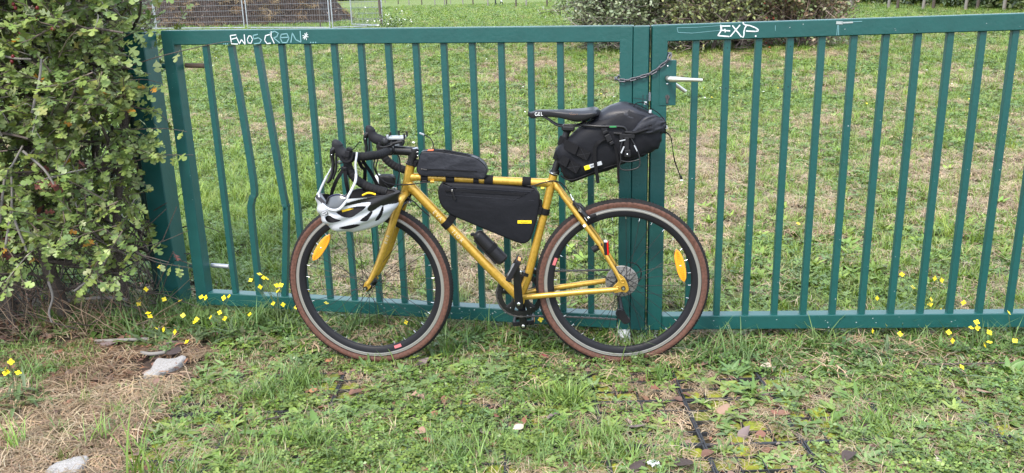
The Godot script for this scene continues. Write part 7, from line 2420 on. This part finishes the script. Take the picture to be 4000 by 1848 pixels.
# ---------------------------------------------------------------- fallen leaves, stones, scraps
func litter() -> void:
	var b: B
	var tones = {"tan": Color(0.30, 0.185, 0.125), "grey": Color(0.17, 0.125, 0.12), "rust": Color(0.21, 0.085, 0.05), "red": Color(0.17, 0.035, 0.03), "orange": Color(0.33, 0.15, 0.07), "dark": Color(0.055, 0.036, 0.032), "brown": Color(0.135, 0.068, 0.045), "pale": Color(0.48, 0.40, 0.32)}
	var mats = {}
	for k in tones:
		var m = mat("fallen_" + k, tones[k].r, tones[k].g, tones[k].b, 0.7)
		m.backlight_enabled = true
		m.backlight = Color(0.25, 0.25, 0.25)
		mats[k] = m
	var fl = [[-0.911, -3.633, 0.05, "rust", "small rust leaf left of the front tyre"], [-0.789, -3.344, 0.045, "orange", "orange leaf in front of the front tyre"], [-0.387, -3.293, 0.06, "grey", "grey curled leaf right of the front tyre's foot"], [-0.612, -3.022, 0.055, "brown", "brown leaf two hands below the front tyre"], [-0.376, -2.973, 0.06, "tan", "tan lobed leaf below and between the wheels"], [-0.792, -3.06, 0.045, "orange", "orange leaf left on the paving below the front wheel"], [-0.896, -2.853, 0.07, "dark", "nearly black wet leaf at the left paver joint"], [-1.026, -2.847, 0.05, "tan", "tan leaf left of the black wet leaf"], [-0.998, -2.895, 0.055, "red", "red leaf beside the black wet leaf"], [-0.596, -2.793, 0.04, "brown", "small brown leaf right of the large dock"], [-0.077, -2.799, 0.045, "rust", "rust leaf at the middle paver joint"], [0.128, -2.786, 0.06, "grey", "grey-brown leaf right of the middle paver joint"], [0.028, -2.762, 0.05, "rust", "rust curled leaf standing on the middle paver joint"], [0.005, -2.728, 0.045, "pale", "pale bleached leaf beside the rust one at the middle joint"], [-0.116, -2.702, 0.05, "grey", "grey leaf just left of the middle paver joint"], [-0.335, -2.696, 0.055, "tan", "tan leaf in the middle foreground"], [-0.304, -2.629, 0.06, "rust", "rust lobed leaf in the middle foreground"], [-0.185, -2.78, 0.05, "dark", "dark curled leaf left of the middle joint"], [0.012, -3.422, 0.07, "red", "dark red lobed leaf under the far crank"], [-0.064, -3.452, 0.055, "red", "dull red leaf left of the lobed red one under the bottom bracket"], [0.12, -3.315, 0.04, "red", "small red leaf left of the rear tyre"], [0.527, -2.977, 0.06, "rust", "rust lobed leaf on moss below the rear wheel"], [0.75, -2.81, 0.075, "tan", "largest tan leaf, oval, below the rear wheel's right side"], [0.417, -2.704, 0.065, "grey", "grey oval leaf in the right middle foreground"], [0.762, -3.2, 0.06, "tan", "tan leaf right of the rear tyre's foot"], [1.447, -3.239, 0.075, "brown", "broad brown leaf before the right bottom rail"], [1.513, -3.25, 0.045, "red", "red-brown leaf right of the broad brown one"], [1.734, -2.881, 0.07, "tan", "tan leaf near the right edge of the picture"], [1.005, -3.159, 0.045, "pale", "pale leaf on moss right of the rear wheel"], [0.776, -2.628, 0.06, "grey", "grey leaf standing on edge in the right foreground"], [0.384, -2.445, 0.07, "dark", "dark leaf at the lower edge, left of the larger dark one"], [0.532, -2.442, 0.09, "dark", "largest dark leaf at the lower edge"], [1.066, -2.461, 0.07, "dark", "dark leaf at the lower edge left of the open paver cell"], [0.918, -2.774, 0.045, "rust", "rust-brown leaf right of the large tan leaf"], [1.34, -2.414, 0.045, "pale", "pale leaf at the lower edge by the open paver cell"], [-1.552, -3.596, 0.10, "grey", "large grey-purple leaf before the gate post"], [-2.145, -3.992, 0.06, "orange", "bright orange leaf in the shade under the hawthorn"], [-1.789, -3.613, 0.07, "brown", "brown curled leaf left of the large grey leaf"], [-1.985, -3.461, 0.06, "rust", "rust leaf on the bare soil at left"], [-2.051, -3.422, 0.07, "rust", "wide rust leaf at the far left on bare soil"], [-1.476, -3.431, 0.085, "dark", "dark crumpled leaf on the upper end of the white stone"], [-1.538, -3.28, 0.07, "orange", "orange-brown leaf left of the white stone"], [-1.447, -3.24, 0.06, "orange", "orange leaf lying on the white stone's lower end"], [-1.476, -3.513, 0.055, "rust", "rust leaf crumbs between large grey leaf and stone"], [-1.82, -3.578, 0.07, "grey", "grey-brown leaf on soil under the hawthorn"]]
	for i in fl.size():
		var q = fl[i]
		b = B.new()
		var lob = 2 if q[4].contains("lobed") else 0
		var L: float = q[2] * (0.82 if q[3] == "orange" or q[3] == "rust" else 1.05)
		var f = Transform3D(Basis(Vector3.UP, W(0, TAU)) * Basis(Vector3.RIGHT, W(-0.4, 0.4)) * Basis(Vector3.BACK, W(0.0, 0.25)), Vector3.ZERO)
		if q[4].contains("standing"): f = Transform3D(Basis(Vector3.UP, 0.6) * Basis(Vector3.BACK, 1.0), Vector3.ZERO)
		leaf_shape(b, Transform3D(f.basis, f.basis * V(-L / 2, 0, 0) + V(0, 0.012, 0)), L, L * (0.62 if lob == 0 else 0.85), lob, 0.55, W(0.25, 0.7) * (1 if W(0, 1) < 0.6 else -0.6), W(-0.15, 0.3), 8)
		b.tube([f.basis * V(-L / 2, 0, 0) + V(0, 0.012, 0), f.basis * V(-L * 0.78, 0.002, 0.004) + V(0, 0.013, 0)], 0.0012, 4, false)
		var o = obj("fallen_leaf", b, mats[q[3]], self, Transform3D(Basis.IDENTITY, V(q[0], GY(q[0], q[1]) + 0.022, q[1])))
		tag(o, q[4], "leaf", "fallen leaves on the ground")
	# leaf crumbs under the hawthorn, too many to count
	var rows = PackedFloat32Array()
	var crumb = B.new()
	leaf_shape(crumb, Transform3D.IDENTITY, 0.035, 0.022, 0, 0, 0.5, 0.2, 4)
	for i in 4600:
		var x = W(-3.0, -1.25) if i < 2400 else W(-1.3, 2.2)
		var z = W(-4.6, -2.3) if i < 2400 else W(-3.7, -2.1)
		if i < 2400 and W(0, 1) > 0.5 + 0.5 * smoothstep(-2.9, -3.6, z) * smoothstep(-1.35, -1.55, x): continue
		if i >= 2400 and W(0, 1) < 0.45: continue
		var c = tone(Color(0.16, 0.075, 0.048), [Color(0.07, 0.042, 0.034), Color(0.26, 0.13, 0.07), Color(0.2, 0.15, 0.12)][i % 3], W(0, 1))
		push(rows, Basis.from_euler(V(W(-0.5, 0.5), W(0, TAU), W(-0.5, 0.5))) * Basis.from_scale(Vector3.ONE * W(0.5, 1.5)), V(x, GY(x, z) + W(0.004, 0.02), z), c)
	tag(scatter("leaf_litter", crumb.mesh(), M.dry_leaf, rows), "brown leaf crumbs on the soil under the hawthorn and on the paving", "leaf litter")
	# white stones at the edge of the paving
	for q in [[V(-1.475, 0.0, -3.315), [Vector2(-0.075, 0.11), Vector2(-0.065, -0.02), Vector2(-0.075, -0.10), Vector2(-0.01, -0.13), Vector2(0.035, -0.06), Vector2(0.075, 0.0), Vector2(0.095, 0.11), Vector2(0.06, 0.14), Vector2(0.02, 0.10)], "flat white kerb stone half buried beside the left end of the paving"], [V(-1.49, 0.0, -2.53), [Vector2(-0.10, 0.02), Vector2(-0.09, -0.10), Vector2(0.05, -0.14), Vector2(0.10, 0.0), Vector2(0.08, 0.10), Vector2(0.0, 0.09)], "second white kerb stone at the lower left edge, mostly under grass"]]:
		b = B.new()
		b.pillow(out2(q[1], 4), Vector2.ZERO, 0.035, 0.014, 0.006, Transform3D(Basis(Vector3.RIGHT, -PI / 2 + 0.03), V(0, -0.002, 0)), N2, 0.006)
		var o = obj("kerb_stone", b, M.stone_white, self, Transform3D(Basis.from_scale(V(0.72, 0.8, 0.72) if q[0].z < -3.0 else V(0.55, 0.8, 0.55)), q[0]))
		tag(o, q[2], "stone", "white kerb stones")
	# scraps of white paper under the gate
	for q in [[V(0.478, 0.045, -3.475), Basis(Vector3.BACK, 0.2) * Basis(Vector3.RIGHT, 1.15), V(0.05, 0.012, 0.10), "crumpled white paper scrap standing under the meeting stiles"], [V(0.585, 0.018, -3.50), Basis(Vector3.BACK, 0.12), V(0.095, 0.02, 0.045), "flat white paper scrap lying right of the crumpled one"], [V(0.435, 0.012, -2.46), Basis(Vector3.UP, 0.5), V(0.03, 0.008, 0.03), "tiny white scrap at the lower edge between two dark leaves"]]:
		b = B.new()
		var k = 9
		for i in k:
			for j in k:
				var u = float(i) / (k - 1) - 0.5
				var w = float(j) / (k - 1) - 0.5
				b.add(V(u * q[2].x, q[2].y * 1.6 * N2.get_noise_2d(u * 3.0 + q[0].x * 9, w * 3.0), w * q[2].z))
		for i in k - 1:
			for j in k - 1:
				var a = i * k + j
				b.quad(a, a + 1, a + k + 1, a + k)
		var o = obj("paper_scrap", b, M.paper_white, self, Transform3D(q[1], q[0]))
		tag(o, q[3], "paper", "white paper scraps")
	# loose sticks
	for q in [[[V(1.62, 0.02, -3.13), V(1.8, 0.03, -3.10), V(2.0, 0.022, -3.12), V(2.15, 0.02, -3.16)], "long thin brown stick lying before the right bottom rail"], [[V(-1.90, 0.02, -3.62), V(-1.78, 0.03, -3.60), V(-1.66, 0.02, -3.63)], "grey stick on the soil under the hawthorn"], [[V(-2.2, 0.1, -3.95), V(-2.0, 0.12, -3.93), V(-1.88, 0.1, -3.95)], "thick grey branch lying at the foot of the hawthorn"], [[V(-1.62, 0.03, -3.45), V(-1.56, 0.035, -3.42), V(-1.5, 0.03, -3.45)], "pale driftwood-like chip left of the white stone"]]:
		b = B.new()
		b.tube(smooth(q[0], 5, false), 0.0035 if q[1].contains("thin") else 0.008, 7)
		tag(obj("stick", b, M.hawthorn_bark if q[1].contains("brown") else M.grey_bark, self), q[1], "stick", "sticks on the ground")
